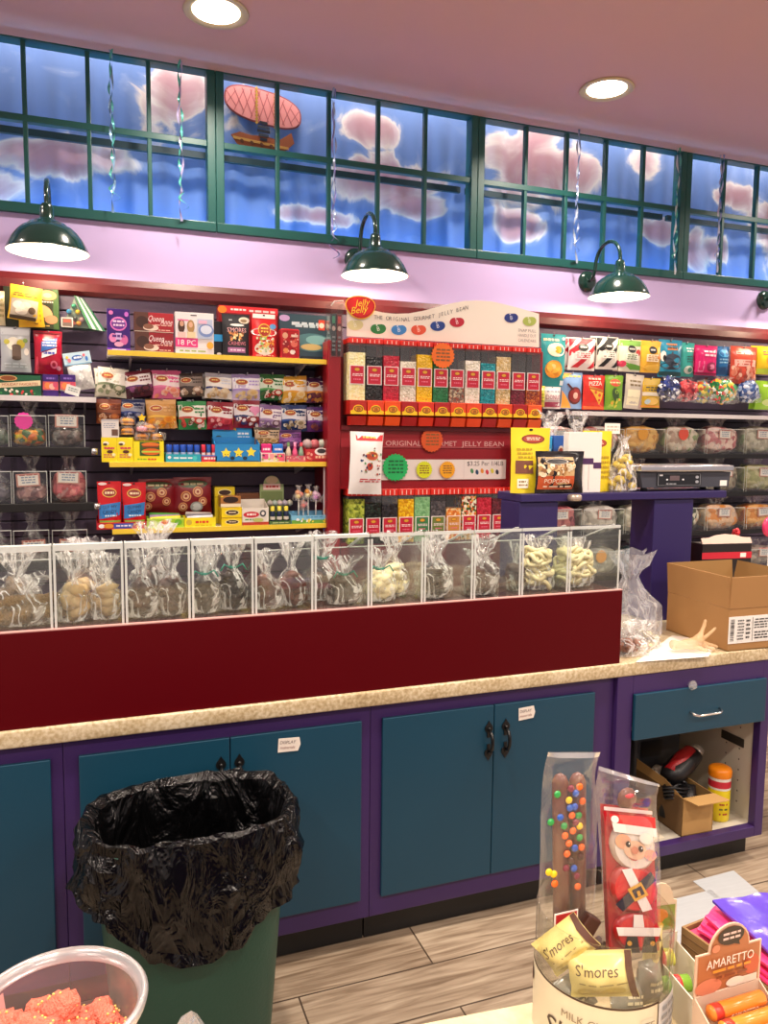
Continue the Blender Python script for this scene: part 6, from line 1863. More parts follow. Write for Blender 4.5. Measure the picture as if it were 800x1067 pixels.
g.add([(0, 0, -.001), (w, 0, -.001), (w + .08, .09, -.001), (0, .09, -.001)], [(0, 1, 2, 3)], K('#2e4a3a')); g.obj('striped_side', e)
g = B(); g.box(.0, -.004, .0, w * .42, -.001, h * .3, K('#c8c0b8')); art(g, [('R', .1, .1, .9, .9, '#6a5a52'), ('R', .2, .5, .8, .8, '#a84a3a')], lambda u, v, ee: (u * w * .42, -.004 - ee, v * h * .3), w * .42, h * .3); g.obj('insert_card', e)
for k, (px, py, c) in enumerate(((77, 319, '#2a8a6a'), (72, 324.5, '#2a7aa8'), (81, 325, '#e8c01e'), (78, 332, '#3a3a34'), (85, 333, '#c89aa0'), (82, 337, '#e0902a'), (76, 337, '#b8584a'))):
    q = P(px, py, YH)
    g = B(); g.ball((q.x - p0.x, .016, q.z - p0.z), .013, K(c, .25), 2); g.obj('coloured_ball', e)
hook(P(17, 344, YH).x, P(17, 344, YH).z, .1)
hook(P(51, 348, YH).x, P(51, 348, YH).z, .1)
hook(P(26, 301, YH).x, P(26, 301, YH).z, .17)
stock('pouch', (1, 341, 33, 387.5), '#b8bcc0', [('R', .04, .82, .96, .97, '#c8ccd0'), ('E', .45, .62, .24, .15, '#f0ead8'), ('E', .22, .66, .1, .06, '#c8c04a'), ('E', .7, .62, .14, .1, '#c8b83a'), ('E', .85, .7, .08, .05, '#7a9a4a'), ('R', .4, .3, .7, .56, '#5c4a40'), ('E', .55, .56, .16, .05, '#6a584c'), ('E', .55, .3, .16, .05, '#4c3c34'), ('E', .88, .45, .08, .08, '#e8e4dc'), ('L', .1, .08, .9, .2, 2, '#d8dce0')], 'silver hanging pouch at the picture edge under the yellow pretzel pouch', name='hanging_pouch', Y=YH - .02, d=.05, rough=.2)
stock('pouch', (36, 345, 66, 390), '#a0142e', [('G', [(.24, .5), (.8, .62), (.84, .84), (.28, .74)], '#3a6ab8'), ('L', .3, .62, .82, .82, 3, '#e8dce8'), ('G', [(.26, .36), (.8, .48), (.82, .6), (.28, .48)], '#f0e4e8'), ('L', 0.342, 0.426, 0.738, 0.534, 1, '#3a4aa8'), ('E', .7, .22, .13, .09, '#d86a80'), ('E', .7, .22, .07, .05, '#a0142e'), ('E', .86, .14, .08, .05, '#d88a9a'), ('E', .1, .2, .06, .2, '#c83a50'), ('R', .02, .93, .98, .97, '#7a0c20')], 'crimson hanging pouch with blue and white lettering', name='hanging_pouch', Y=YH - .02, d=.05, rough=.22)
# white bag with a header card
pos, w, h = rect_at(72, 366, 103, 406, YH - .03)
e = empty('headered_sweet_bag', (pos.x, pos.y, pos.z), 'white sweet bag with tilted pale blue header card at the end of the white-edged shelf', 'bag of sweets', ry=-.18)
pouch(w * .82, h * .7, .07, '#d8d8d6', [('D', .05, .05, .95, .95, 50, ['#e8e8e6', '#c4c6c4', '#f2f2f0'], .06)], 17, .35, hole=False).obj('bag', e)
g = B(); g.box(-w * .46, -.006, h * .66, w * .46, .006, h * .98, K('#b8d4e4', .5)); art(g, [('E', .5, .55, .2, .22, '#3a6ab8'), ('L', .36, .4, .66, .7, 1, '#e8f0f4'), ('E', .2, .4, .06, .16, '#e87a8a'), ('E', .14, .66, .05, .12, '#f0c040'), ('E', .84, .4, .05, .2, '#3a7ac8'), ('E', .76, .7, .05, .12, '#e8687a'), ('R', 0, 0, 1, .08, '#7aa8c8')], lambda u, v, ee: (-w * .46 + u * w * .92, -.006 - ee, h * .66 + v * h * .32), w * .92, h * .32); g.obj('header_card', e)
# on the white-edged shelf
Y4 = 4.115
stock('box', (-4, 391, 43, 410.5), '#1f5a3c', [('G', [(0, .34), (1, .52), (1, .78), (0, .58)], '#e4d0a8'), ('T', 'HOLIDAY FAVORITES', .54, .56, .13, '#a83a2a', .8, .04), ('E', .28, .84, .2, .14, '#d8b070'), ('E', .28, .84, .17, .11, '#8a4a1e'), ('D', .1, .05, .95, .3, 16, ['#c83a3a', '#e8dcc8', '#7a2a2a', '#3a8a4a', '#f0e8d8'], .035)], 'green gift box with a cream ribbon banner on the white-edged shelf', 'gift_box', 'box', z=Z4, Y=Y4, d=.08)
PC = [('R', 0, .3, 1, .68, '#d85a5a'), ('E', .3, .5, .2, .14, '#e8884a'), ('E', .6, .46, .2, .14, '#f0b0a0'), ('E', .8, .55, .15, .14, '#c8486a'), ('L', .2, .74, .8, .9, 1, '#8a6ac0'), ('R', 0, .28, 1, .3, '#6a4a9a')]
stock('box', (45, 390.5, 61, 410.5), '#3c1c6e', PC, 'purple carton beside the green banner box', 'candy_carton', 'box', z=Z4, Y=Y4 + .02, d=.06, group='purple cartons on the white-edged shelf')
stock('box', (63, 390.5, 79, 410.5), '#3c1c6e', PC, 'purple carton behind the tilted white tag', 'candy_carton', 'box', z=Z4, Y=Y4 + .02, d=.06, group='purple cartons on the white-edged shelf')
pos, w, h = rect_at(67, 401, 82, 410.5, Y4)
g = B(); g.box(-w / 2, 0, 0, w / 2, .002, h, K('#dfe0dc', .5)); art(g, [('L', .15, .3, .85, .8, 2, '#8a9a98')], lambda u, v, ee: (-w / 2 + u * w, -ee, v * h), w, h); g.box(-w * .9, .001, h * .12, -w * .4, .006, h * .26, K('#8a8478', .4)); g.obj('price_tag', loc=(pos.x, Y4, Z4 + .012), rot=(0, .28, 0), label='tilted white price tag leaning on a purple carton', cat='tag')

YB = 4.09
PLB = acrylic('wall_bin_clear', '#fafcfa', .035, .0, .05)


def rail(pxa, pxb, py, label, thick=.042, cap=True):
    a, c = P(pxa, py, YB), P(pxb, py, YB)
    e = empty('bin_rail', ((a.x + c.x) / 2, YB, a.z), label, 'rail', 'black rails carrying the clear bins')
    w = (c.x - a.x) / 2
    g = B(); g.box(-w, 0, -thick / 2, w, .03, thick / 2, K('#0c0b0d', .45), .003)
    for s in (-.7, .0, .7): g.box(s * w - .01, .03, -.012, s * w + .01, YS - YB - .001, .012, K('#0c0b0d', .45))
    g.obj('bar', e)
    if cap:
        g = B(); g.tube([(w + .001, .012, 0), (w + .03, .012, 0)], .018, K('#c4c0bc', .25, .9), 14); g.obj('end_cap', e)
    return a.z + thick / 2


def wall_bin(px0, px1, py0, z, label, grp='clear bins on the wall rails'):
    x0, x1 = P(px0, py0, YB).x, P(px1, py0, YB).x
    zt = P((px0 + px1) / 2, py0, YB).z
    w, h, d = (x1 - x0) / 2 - .002, zt - z, .22
    e = empty('hanging_bin', ((x0 + x1) / 2, YB + .002, z + .001), label, 'bin', grp)
    g = B(); g.box(-w, 0, 0, w, .003, h * .72, PLB); g.box(-w, -.0004, h * .72 - .004, w, .0034, h * .72, EDGE); g.obj('front_panel', e)
    for s in (-1, 1):
        g = B(); g.prism([(.003, 0), (d, 0), (d, h), (.02, h), (.003, h * .72)], 0, .003, PLB, X=Matrix(((0, 1, 0, -w if s < 0 else w - .003), (1, 0, 0, 0), (0, 0, 1, 0), (0, 0, 0, 1))))
        g.box(-w if s < 0 else w - .003, .0, .0, -w + .003 if s < 0 else w, .001, h * .72, EDGE); g.obj('side_panel', e)
    g = B(); g.box(-w + .003, .003, 0, w - .003, d, .003, PLB); g.obj('base_panel', e)
    return (x0 + x1) / 2, w, h


def heap(g, rx, ry, hz, mat, seed):
    bm = bmesh.new(); bmesh.ops.create_icosphere(bm, subdivisions=4, radius=1)
    for v in bm.verts:
        q = v.co.copy()
        k = 1 + .12 * noise.noise(q * 2.2 + Vector((seed, 0, 0))) + .06 * noise.noise(q * 6 + Vector((seed, 0, 0)))
        f = lambda t, e_: math.copysign(abs(t) ** e_, t)
        v.co = Vector((rx * f(q.x, .7) * k, ry * f(q.y, .6) * k, hz * .5 * (1 + f(q.z, .75) * k)))
    g.bm(bm, mat, True)


def loose_bag(x, z, w, h, label, cols, seed, fill=.55, lab=True, star=None, lz=.5, grp='bags of sweets in the wall bins', scale=38):
    e = empty('sweets_bag', (x, YB + .1, z + .005), label, 'bag of sweets', grp)
    film_mesh(w * 1.85, .16, h * 1.08, seed, .74, .62, CELLO2, na=20).obj('film', e)
    g = B(); heap(g, w * .93, .085, h * fill, beans('mix%d' % seed, cols, scale, .3, .8), seed)
    o = g.obj('sweets', e); o['kind'] = 'stuff'
    if lab:
        lw, lh = .105, .062
        g = B(); X = T((.01 * sin(seed), -.092, h * lz), ry=.06 * sin(seed * 2.3)); g.box(-lw / 2, 0, -lh / 2, lw / 2, .002, lh / 2, K('#c88a80', .6), X=X)
        art(g, [('R', .07, .1, .93, .9, '#ece4e0'), ('L', .2, .2, .8, .8, 3, '#8a98b0'), ('L', .1, .8, .9, .96, 1, '#b05a5a')], lambda u, v, ee: tuple(X @ Vector((-lw / 2 + u * lw, -ee, -lh / 2 + v * lh))), lw, lh)
        g.obj('price_label', e)
    if star:
        g = B(); r = .042; n = 28
        g.prism([((r if k % 2 else r * .9) * cos(2 * PI * k / n) - .02, h * lz + (r if k % 2 else r * .9) * sin(2 * PI * k / n)) for k in range(n)], -.095, -.093, K(star, .5)); g.obj('star_sticker', e)
    return e


za = rail(-60, 95, 470, 'black bin rail over the row with the pink tied bag')
zb = rail(-60, 98, 531, 'lower black bin rail with chrome end near the red gummy pouches')
zc = P(50, 592, YB).z
rail(-60, 98, 594, 'lowest black bin rail, hidden behind the counter bins', cap=False)
LB = [(-32, 8.5, 420, za, 'first-row clear wall bin cut by the picture edge', 'clear bag with a green round sticker at the picture edge', ['#7a8a7a', '#8a8a84', '#6a746a'], None, '#1fb562'),
      (9, 48, 420, za, 'first-row clear wall bin of orange and yellow sweets', 'clear bag of orange, yellow and green sweets with hot pink sticker', ['#d8842a', '#c8b02a', '#3a6a34', '#c8622a', '#4a6a44', '#d8a04a'], None, '#f03aa8'),
      (49, 88, 420, za, 'first-row clear wall bin with white label nearest the chrome rail end', 'clear bag of dark sweets with a white label on the first rail', ['#4a3c3a', '#5c4a46', '#3a302e', '#6a5450'], 1, None),
      (-29, 11.5, 478, zb, 'second-row clear wall bin cut by the picture edge', 'empty-looking clear bag at the picture edge of the second bin row', ['#6a6470', '#77707a'], None, None),
      (12, 49, 478, zb, 'second-row clear wall bin of mauve sweets', 'clear bag of mauve sweets with white label in the second row', ['#8a6468', '#a07478', '#74545a', '#b08a88'], 1, None),
      (51, 90, 478, zb, 'second-row clear wall bin of coral sweets', 'tied clear bag of coral pink sweets with white label', ['#d8707a', '#c86068', '#e08a88', '#b85860'], 1, None),
      (-28, 11.5, 537, zc, 'third-row clear wall bin cut by the picture edge', 'crumpled clear bag at the picture edge of the third bin row', ['#8a8488', '#a09a9e'], None, None),
      (12.5, 51, 537, zc, 'third-row clear wall bin with white label, away from the chrome rail end', 'clear bag with white label low in the third row above the seeded rods', ['#7a7478', '#8a8488', '#a8a2a4'], 1, None),
      (53, 91, 537, zc, 'third-row clear wall bin with white label, near the chrome rail end', 'puffed clear bag with white label low in the third row', ['#8a8480', '#9a9490', '#74706c'], 1, None)]
for k, (a, c, py, z, l1, l2, cols, lb, st) in enumerate(LB):
    x, w, h = wall_bin(a, c, py, z, l1)
    loose_bag(x, z, w, h * (1.0 if k != 5 else 1.1), l2, cols, 20 + k, .42 if k != 5 else .62, lb, st, .57 if k < 3 else .5 if k < 6 else .4)

# ================================================================= far end of the wall: gummy pouches
YR = 4.22


def gp(rc, col, ops, label, n=0, back=None, Y=YR, rot=0, d=.045, grp='gummy pouches on the far wall', name='hanging_gummy_pouch', hk=True):
    o = stock('pouch', rc, col, ops, label, name, 'pouch', Y=Y, d=d, rot=rot, group=grp, rough=.25)
    pos, w, h = rect_at(*rc, Y)
    if hk: hook(pos.x, pos.z + h * .97, YS - Y - .0)
    for q in range(n):
        c = o.copy(); COL.objects.link(c)
        c.location = o.location + Vector((-.022 * (q + 1), .032 * (q + 1), .004 * (q + 1)))
        c['label'] = back[q]
    return o


BLK = [('E', .5, .7, .2, .12, '#1a1a1c'), ('L', .36, .65, .64, .75, 1, '#e8e0d8')]
TXT = lambda c1, c2: [('R', .2, .34, .8, .56, c1), ('L', .24, .36, .76, .54, 3, c2)]
gp((562, 348, 588, 403), '#2f9296', [('L', .06, .84, .7, .93, 1, '#e8c8a0'), ('E', .58, .7, .38, .13, '#ece4c8'), ('E', .64, .7, .14, .07, '#e0a41e'), ('E', .48, .33, .36, .17, '#dc9226'), ('E', .46, .36, .28, .11, '#e8b03e'), ('E', .44, .38, .11, .05, '#f0d488'), ('R', .78, .03, .92, .12, '#d8e8e8'), ('E', .9, .92, .06, .03, '#e8e8e0')], 'teal card pouch picturing a fried egg and a pancake')
st_r = [('G', [(.02, .96), (.3, .96), (.02, .7)], '#c82030'), ('G', [(.55, .98), (.95, .98), (.02, .42), (.02, .6)], '#c82030'), ('G', [(.98, .8), (.98, .62), (.35, .08), (.1, .08)], '#c82030'), ('G', [(.98, .3), (.98, .12), (.85, .06), (.7, .06)], '#c82030')]
gp((591, 352, 619, 386), '#f0e6e2', st_r + BLK + TXT('#f0e6e2', '#b84a52'), 'red and white striped pouch, front of its peg', 2, ['red and white striped pouch second on its peg', 'red and white striped pouch hindmost on its peg'])
st_b = [(a, p_, '#17171a') for a, p_, c in st_r]
gp((620, 351, 643, 385), '#e8e2da', st_b + BLK + TXT('#e8e2da', '#5a5450'), 'black and white striped pouch, front of its peg', 1, ['black and white striped pouch behind another'])
gp((644, 354, 667, 387.5), '#e8e4d0', [('R', .02, .8, .98, .98, '#7ab04a'), ('G', [(.02, .3), (.5, .06), (.98, .06), (.98, .2)], '#6aa83e'), ('E', .82, .6, .12, .1, '#c83a3a'), ('E', .1, .24, .16, .1, '#b83050')] + BLK + TXT('#f0ece0', '#5a7a4a'), 'green and cream pouch with a red berry, front of its peg', 1, ['green and cream pouch behind another'])
gp((666, 355, 688, 388.5), '#e8b038', [('R', .02, .84, .98, .98, '#e8a020'), ('G', [(.02, .2), (.4, .04), (.98, .04), (.98, .3)], '#f0c04a'), ('E', .84, .5, .12, .09, '#e8882a')] + BLK + TXT('#f4e8c8', '#b87a2a'), 'golden pouch with black oval, front of its peg', 1, ['golden pouch behind another'])
gp((684.5, 354, 709, 393), '#2a88a8', [('R', .3, .72, .76, .9, '#c87a3a'), ('L', .34, .74, .72, .88, 2, '#6a3a1a'), ('E', .55, .46, .38, .16, '#2e3a4a'), ('E', .5, .3, .44, .1, '#1e2a38'), ('G', [(.4, .56), (.58, .56), (.54, .7)], '#3a4656'), ('E', .14, .55, .1, .14, '#e8e4dc'), ('E', .18, .5, .06, .08, '#17171a'), ('R', .02, .03, .98, .14, '#1a4a4e')], 'blue pouch with a dark grey sea creature and orange name panel')
gp((705, 357, 722, 392.5), '#3aa69c', [('L', .4, .7, .95, .86, 2, '#e0f0e8'), ('L', .45, .4, .95, .62, 3, '#28605c'), ('E', .6, .2, .3, .12, '#c8d8cc'), ('E', .68, .2, .16, .07, '#4a8a7a')], 'sea-green pouch overlapping the blue creature pouch', Y=YR + .02)
gp((723, 360, 746, 391), '#d01e6a', [('L', .3, .6, .95, .85, 2, '#f4d8e4'), ('R', .1, .1, .34, .46, '#e87aa8'), ('E', .7, .28, .24, .16, '#8a1048'), ('E', .7, .28, .12, .09, '#e88ab0'), ('R', 0.02, .02, .98, .08, '#8a1048')], 'hot pink pouch, front of its peg', 2, ['hot pink pouch second on its peg', 'hot pink pouch hindmost on its peg'])
gp((745, 361, 758, 392), '#1e6aa8', [('E', .5, .76, .4, .13, '#2aa0d8'), ('L', .15, .4, .9, .6, 2, '#88c0e0'), ('R', .02, .05, .98, .3, '#184a80')], 'narrow blue pouch between the hot pink and coral pouches', Y=YR + .015)
gp((759, 361, 787, 400), '#d2503a', [('L', .1, .74, .9, .9, 1, '#f0b0a0'), ('R', .1, .46, .94, .64, '#e8b4a8'), ('L', .14, .48, .9, .62, 2, '#b8503e'), ('D', .06, .05, .94, .44, 26, ['#e89a80', '#c86a50', '#f0c0a8', '#a8402e', '#d8785e'], .09)], 'coral pouch of peach-coloured rings with a pale band', d=.055)
gp((787, 361, 812, 390.5), '#e8c81e', [('E', .6, .5, .3, .2, '#c8862a'), ('L', .2, .65, .9, .85, 2, '#b8402a'), ('R', .02, .02, .98, .2, '#b8d03a')], 'bright yellow pouch at the picture edge', 1, ['bright yellow pouch behind another at the picture edge'])
gp((559, 402, 567, 424), '#d8cc4a', [('L', .2, .2, .9, .8, 4, '#8a9a2a')], 'slim yellow pouch against the side of the jelly bean display', hk=False, Y=YR - .01)
gp((565.5, 403, 583.5, 426), '#ddd6d2', [('L', .1, .7, .9, .85, 1, '#8a8a94'), ('T', 'DONUT', .5, .52, .2, '#8a2a4a', .85), ('R', .05, .08, .95, .3, '#a83a5a'), ('R', .05, .34, .95, .38, '#c8b8b8')], 'small white pouch lettered in plum under the teal egg pouch', hk=False)
gp((583.5, 388, 605.5, 426), '#7a9cc8', [('G', [(.02, .02), (.5, .02), (.02, .5)], '#e8a03a'), ('L', .1, .84, .9, .94, 1, '#e8c850'), ('E', .6, .36, .34, .24, '#5a1a18'), ('E', .6, .36, .28, .19, '#8a2420'), ('E', .6, .36, .12, .09, '#d8b0a0'), ('G', [(.18, .66), (.24, .7), (.5, .54), (.42, .5)], '#4a1a18'), ('G', [(.02, .8), (.5, .98), (.02, .98)], '#e8a848')], 'blue and orange pouch with a coiled dark red sweet')
gp((606, 391, 629, 427), '#cc2e24', [('T', 'PIZZA', .52, .76, .12, '#f4e8d8', .7, .06, .2), ('L', .2, .84, .8, .94, 1, '#f0c8b8'), ('G', [(.22, .6), (.9, .5), (.72, .14)], '#e8b03a'), ('G', [(.2, .62), (.9, .52), (.9, .58), (.22, .68)], '#b8702a'), ('E', .5, .5, .07, .05, '#c83a24'), ('E', .7, .42, .07, .05, '#c83a24'), ('E', .68, .28, .05, .04, '#c83a24'), ('R', .02, .02, .98, .1, '#e8622a')], 'red pouch picturing a pizza slice')
gp((629, 391, 648, 427), '#6fa02c', [('E', .5, .78, .3, .11, '#c8482a'), ('L', .2, .74, .8, .82, 1, '#f0d8a0'), ('E', .5, .44, .2, .2, '#2e4a1c', .2), ('E', .56, .52, .1, .07, '#8ab03a'), ('D', .2, .1, .8, .3, 8, ['#c8c03a', '#8ab03a', '#e8b03a'], .1)], 'leaf green pouch with a dark pickle shape')
gp((649, 390, 668, 426), '#c8c0b4', [('R', .1, .1, .76, .55, '#e8e0c0'), ('L', .15, .62, .8, .85, 2, '#7a6a4a'), ('R', .8, .02, .98, .7, '#b89a94'), ('R', .1, .3, .7, .34, '#d8d0b0')], 'greyish clear-fronted pouch of cream sweets', rot=-.06)
gp((666, 394, 687, 425), '#c8a42a', [('R', .02, .76, .98, .97, '#b89a3a'), ('L', .15, .54, .9, .72, 2, '#4a4a3a'), ('R', .05, .4, .95, .52, '#d8d0c0'), ('E', .5, .22, .36, .13, '#e8c060'), ('E', .3, .2, .14, .08, '#b8d0d8'), ('R', .02, .02, .98, .08, '#d88a2a')], 'mustard yellow pouch with pale label band under the golden pouch')


def net_bag(rc, cols, label, seed):
    pos, w, h = rect_at(*rc, YR - .02)
    e = empty('hanging_candy_bundle', (pos.x, YR - .02, pos.z), label, 'bag of sweets', 'bunched bags of wrapped sweets on the far wall')
    g = B(); g.ball((0, 0, h * .5), 1, beans('bundle%d' % seed, cols, 46, .2, .7), 3, scale=(w * .5, .05, h * .48), jit=.35, seed=seed, fr=2.4); o = g.obj('wrapped_sweets', e); o['kind'] = 'stuff'
    film_mesh(w * 1.05, .11, h * 1.06, seed, .8, .5, CELLO2, na=18).obj('film', e)
    hook(pos.x, pos.z + h * .98, YS - YR + .02)


for k, (rc, cols, lb) in enumerate((((685, 393, 707, 418), ['#1a2450', '#2a3a78', '#141a30', '#d8d8e0', '#24306a'], 'navy bundle of wrapped sweets below the blue creature pouch'), ((703, 396, 726, 419), ['#8a1a24', '#b02a34', '#5a1420', '#c84a50'], 'dark red bundle of wrapped sweets beside the navy one'), ((722, 397, 740, 420), ['#7a8a3a', '#c8b050', '#4a6a8a', '#a84a2a'], 'mixed olive and gold bundle of wrapped sweets'), ((737, 394, 767, 421), ['#2e7a44', '#d8e0d0', '#c83a34', '#1e5a34', '#e8b03a', '#4a9a5a'], 'large green, white and red bundle of wrapped sweets'), ((768, 396, 789, 420), ['#3a5a9a', '#c8d0e0', '#24407a', '#8aa0c8'], 'blue and white bundle of wrapped sweets under the coral pouch'))): net_bag(rc, cols, lb, 40 + k)
gp((785.5, 397, 812, 427), '#8aba2e', [('G', [(.5, .4), (.9, .4), (.7, .7)], '#1a3a1a'), ('E', .5, .25, .3, .12, '#c8d88a'), ('L', .2, .75, .9, .9, 1, '#e8f0c8')], 'lime green pouch at the picture edge above the white-edged shelf', 1, ['lime green pouch behind another at the picture edge'])

# clear bins under the far white-edged shelf
ROWS = [(437, 472, 'uppermost'), (477, 516, 'second'), (520, 560, 'third'), (565, 604, 'lowest')]
CN = [[('#d8a0a0', '#e8d0c8', '#c87a80', 'pink and cream'), ('#e8e0d8', '#d0706a', '#e8a8a0', 'rose and white'), ('#d8a050', '#e8b86a', '#c88a3a', 'orange with a gold starburst'), ('#b89a8a', '#d8c8b8', '#8a9a6a', 'tan and sage with a red sticker'), ('#c87a80', '#e8c8c0', '#a85a60', 'dusty pink'), ('#c8c0b0', '#a8a090', '#8aa07a', 'pale sage')],
      [('#a87a60', '#c89a80', '#8a5a48', 'cocoa'), ('#c8b0a0', '#e0d0c0', '#a88a7a', 'beige'), ('#b86a50', '#d88a6a', '#8a4a3a', 'brick'), ('#b84a4a', '#c86a60', '#8a3a3a', 'brownish red'), ('#8a7a6a', '#a89a88', '#6a5a4c', 'taupe'), ('#9a9a6a', '#b8b08a', '#7a7a4a', 'olive')],
      [('#a05060', '#c8787a', '#7a3a48', 'wine pink'), ('#b8b0a8', '#d8d0c8', '#98908a', 'pearl grey'), ('#c8c0b0', '#e0d8c8', '#a8a090', 'ivory'), ('#c8a890', '#3a4a3a', '#e0d8c8', 'cream and dark green'), ('#e0904a', '#e8c0a0', '#d8b8a8', 'apricot'), ('#d88a3a', '#e8b070', '#c0602a', 'deep orange')],
      [('#a8a0a8', '#c0b8c0', '#8a8490', 'silver'), ('#c8c4c0', '#a8a4a0', '#8a8684', 'ash grey with an amber starburst'), ('#6a8a9a', '#c8d0d8', '#4a6a7a', 'steel blue'), ('#5aa0b0', '#e0e8e8', '#3a7a8a', 'aqua'), ('#b88a94', '#d8b0b8', '#98707a', 'mauve'), ('#8a7a74', '#a8988e', '#6a5c56', 'brown grey')]]
BX = [563, 608, 652, 695, 737, 778, 818]
for r, (y0, y1, rn_) in enumerate(ROWS):
    zr = rail(560, 830, y1 + 3, '%s black bin rail on the far wall' % rn_, thick=.03, cap=False)
    for k in range(6):
        if r == 3 and k in (): continue
        c1, c2, c3, nm = CN[r][k]
        x, w, h = wall_bin(BX[k] + .7, BX[k + 1] - .7, y0, zr, '%s-row far wall bin holding %s sweets' % (rn_, nm), 'clear bins on the far wall')
        st = {'orange with a gold starburst': '#e8a01e', 'tan and sage with a red sticker': '#e84a2a', 'ash grey with an amber starburst': '#f0a03a'}.get(nm)
        loose_bag(x, zr, w, h, 'clear bag of %s sweets, %s far wall bin row' % (nm, rn_), [c1, c2, c3, c2], 100 + r * 10 + k, .78, None if st else 1, st, .55, 'bags of sweets in the far wall bins', 30)
# ================================================================= near table with jars and boxes
ZN = .86
TAB = principled('pale_speckled_table', '#d8c39a', .4, vary=.25, vscale=60)
a, c = PZ(440, 1067, ZN), PZ(552, 1045, ZN)
b = B()
d_ = (c - a).normalized(); nrm = Vector((d_.y, -d_.x, 0))
e = empty('near_table', (0, 0, 0), 'pale speckled table carrying the tub, jar and boxes nearest the viewer', 'table')
q0, q1 = a - d_ * 1.3, a + d_ * 1.9
b.add([(v.x, v.y, z) for z in (ZN - .03, ZN) for v in (q0, q1, q1 + nrm * .75, q0 + nrm * .75)], [(3, 2, 1, 0), (4, 5, 6, 7), (0, 1, 5, 4), (1, 2, 6, 5), (2, 3, 7, 6), (3, 0, 4, 7)], TAB)
b.obj('table_top', e)
b = B()
i0, i1 = q0 + nrm * .08 + d_ * .1, q1 + nrm * .08 - d_ * .1
b.add([(v.x, v.y, z) for z in (.0005, ZN - .0305) for v in (i0, i1, i1 + nrm * .6, i0 + nrm * .6)], [(3, 2, 1, 0), (4, 5, 6, 7), (0, 1, 5, 4), (1, 2, 6, 5), (2, 3, 7, 6), (3, 0, 4, 7)], PURP)
b.obj('table_base', e)

# ---- tub of coral sugar sweets
c1 = Vector((-.055, .88, ZN + .001))
TUB = film('tub_plastic', .8, .2, '#f4f2f6', .12, 8, .1)
e = empty('candy_tub', c1, 'round clear plastic tub of coral sugar sweets in the near corner', 'tub')
RT, HT = .094, .2
g = B(); g.lathe([(.001, .001), (.07, .001), (.076, .004), (RT - .008, HT - .012)], TUB, 48); g.obj('body', e)
g = B(); g.lathe([(RT - .008, HT - .014), (RT + .001, HT - .012), (RT + .003, HT - .004), (RT, HT), (RT - .0035, HT), (RT - .007, HT - .006), (RT - .009, HT - .014)], film('tub_rim', .6, .3, '#f2eef0', .14, 8, .1), 56); g.obj('rim', e)
COR = principled('coral_sugar', '#f0765e', .5, bump=.8, bscale=260, vary=.25, vscale=120)
CORY = K('#f2c26a', .5)
rn = random.Random(4)
first = None
for k in range(30):
    rr_, aa = .062 * math.sqrt(rn.random()), rn.random() * 6.28
    zz = .105 + .011 * (k // 4) - .25 * max(0, rr_ - .04)
    lc = (rr_ * cos(aa), rr_ * sin(aa), zz); rt = (rn.random() * 3, rn.random() * 3, rn.random() * 3)
    if first is None:
        g = B(); g.ball((0, 0, 0), .022, COR, 3, scale=(1.05, 1, .9), jit=.5, seed=2, fr=2.6)
        for j in range(40):
            v = Vector((rn.gauss(0, 1), rn.gauss(0, 1), rn.gauss(0, 1))).normalized() * .0225
            g.ball(v, .0016, CORY, 1)
        first = g.obj('sugar_sweet', e, lc, rt)
    else:
        q = first.copy(); COL.objects.link(q); q.parent = e; q.location = lc; q.rotation_euler = rt
g = B(); g.grid(lambda u, v: ((.088 - .012 * (1 - v)) * cos(2.35 + u * .62), (.088 - .012 * (1 - v)) * sin(2.35 + u * .62), .115 + .065 * v), 8, 3, K('#f2b8b0', .5)); g.obj('paper_label', e)

# clear box corner poking up beside the tub
p = PZ(208, 1060, ZN + .07)
g = B(); g.prism([(-.014, 0), (.014, 0), (.014, .062), (.006, .07), (-.008, .068), (-.014, .06)], 0, .05, film('stiff_clear', .55, .12, '#f4f4f2', .12, 12, .3))
g.obj('clear_box', loc=(p.x, p.y - .035, ZN + .001), rot=(0, 0, .3), label='small clear plastic box whose corner shows beside the tub of coral sweets', cat='box')

# ---- jar of wrapped s'mores
JX, JY, JRAD = .640, .835, .0915
e = empty('candy_jar', (JX, JY, ZN + .001), 'clear round jar with cream label lettered S\'mores, full of wrapped sweets', 'jar')
HJ = P(553, 962, JY).z - ZN
HL = P(620, 1050, JY - JRAD).z - ZN - .018
JP = acrylic('jar_plastic', '#fcfcfa', .03, .003, .05)
g = B(); g.lathe([(.001, .001), (JRAD - .004, .001), (JRAD, .006), (JRAD, HJ - .004), (JRAD - .002, HJ), (JRAD - .0035, HJ - .004), (JRAD - .0035, .006)], JP, 64); g.obj('body', e)
LC = principled('cream_label', '#d9cfb4', .5, vary=.04, vscale=10)
def lsurf(u, v, ee):
    an = -PI / 2 + (u - .5) * 2 * PI
    r = JRAD + .0012 + ee
    return (r * cos(an), r * sin(an), .012 + v * (HL - .012))
A0 = .5 - .36; A1 = .5 + .2   # label spans this part of the turn
g = B()
ang0 = math.atan2(-JY, -JX)   # direction to the viewer
uc = (ang0 + PI / 2) / (2 * PI) + .5
g.grid(lambda u, v: lsurf(uc - .26 + .40 * u, v, 0), 48, 4, LC)
g.grid(lambda u, v: lsurf(uc - .26 + .40 * u, 1 - .03 * (1 - v), .0004), 48, 1, K('#3a2418'))
g.grid(lambda u, v: lsurf(uc + .137 + .003 * u, v, .0004), 1, 4, K('#3a2418'))
g.grid(lambda u, v: lsurf(uc + .142 + .1 * u, .05 + .9 * v, 0), 12, 2, K('#cfd0d2', .5))
Wl, Hl = 2 * PI * JRAD, HL - .012
SER = '#3a2a22'
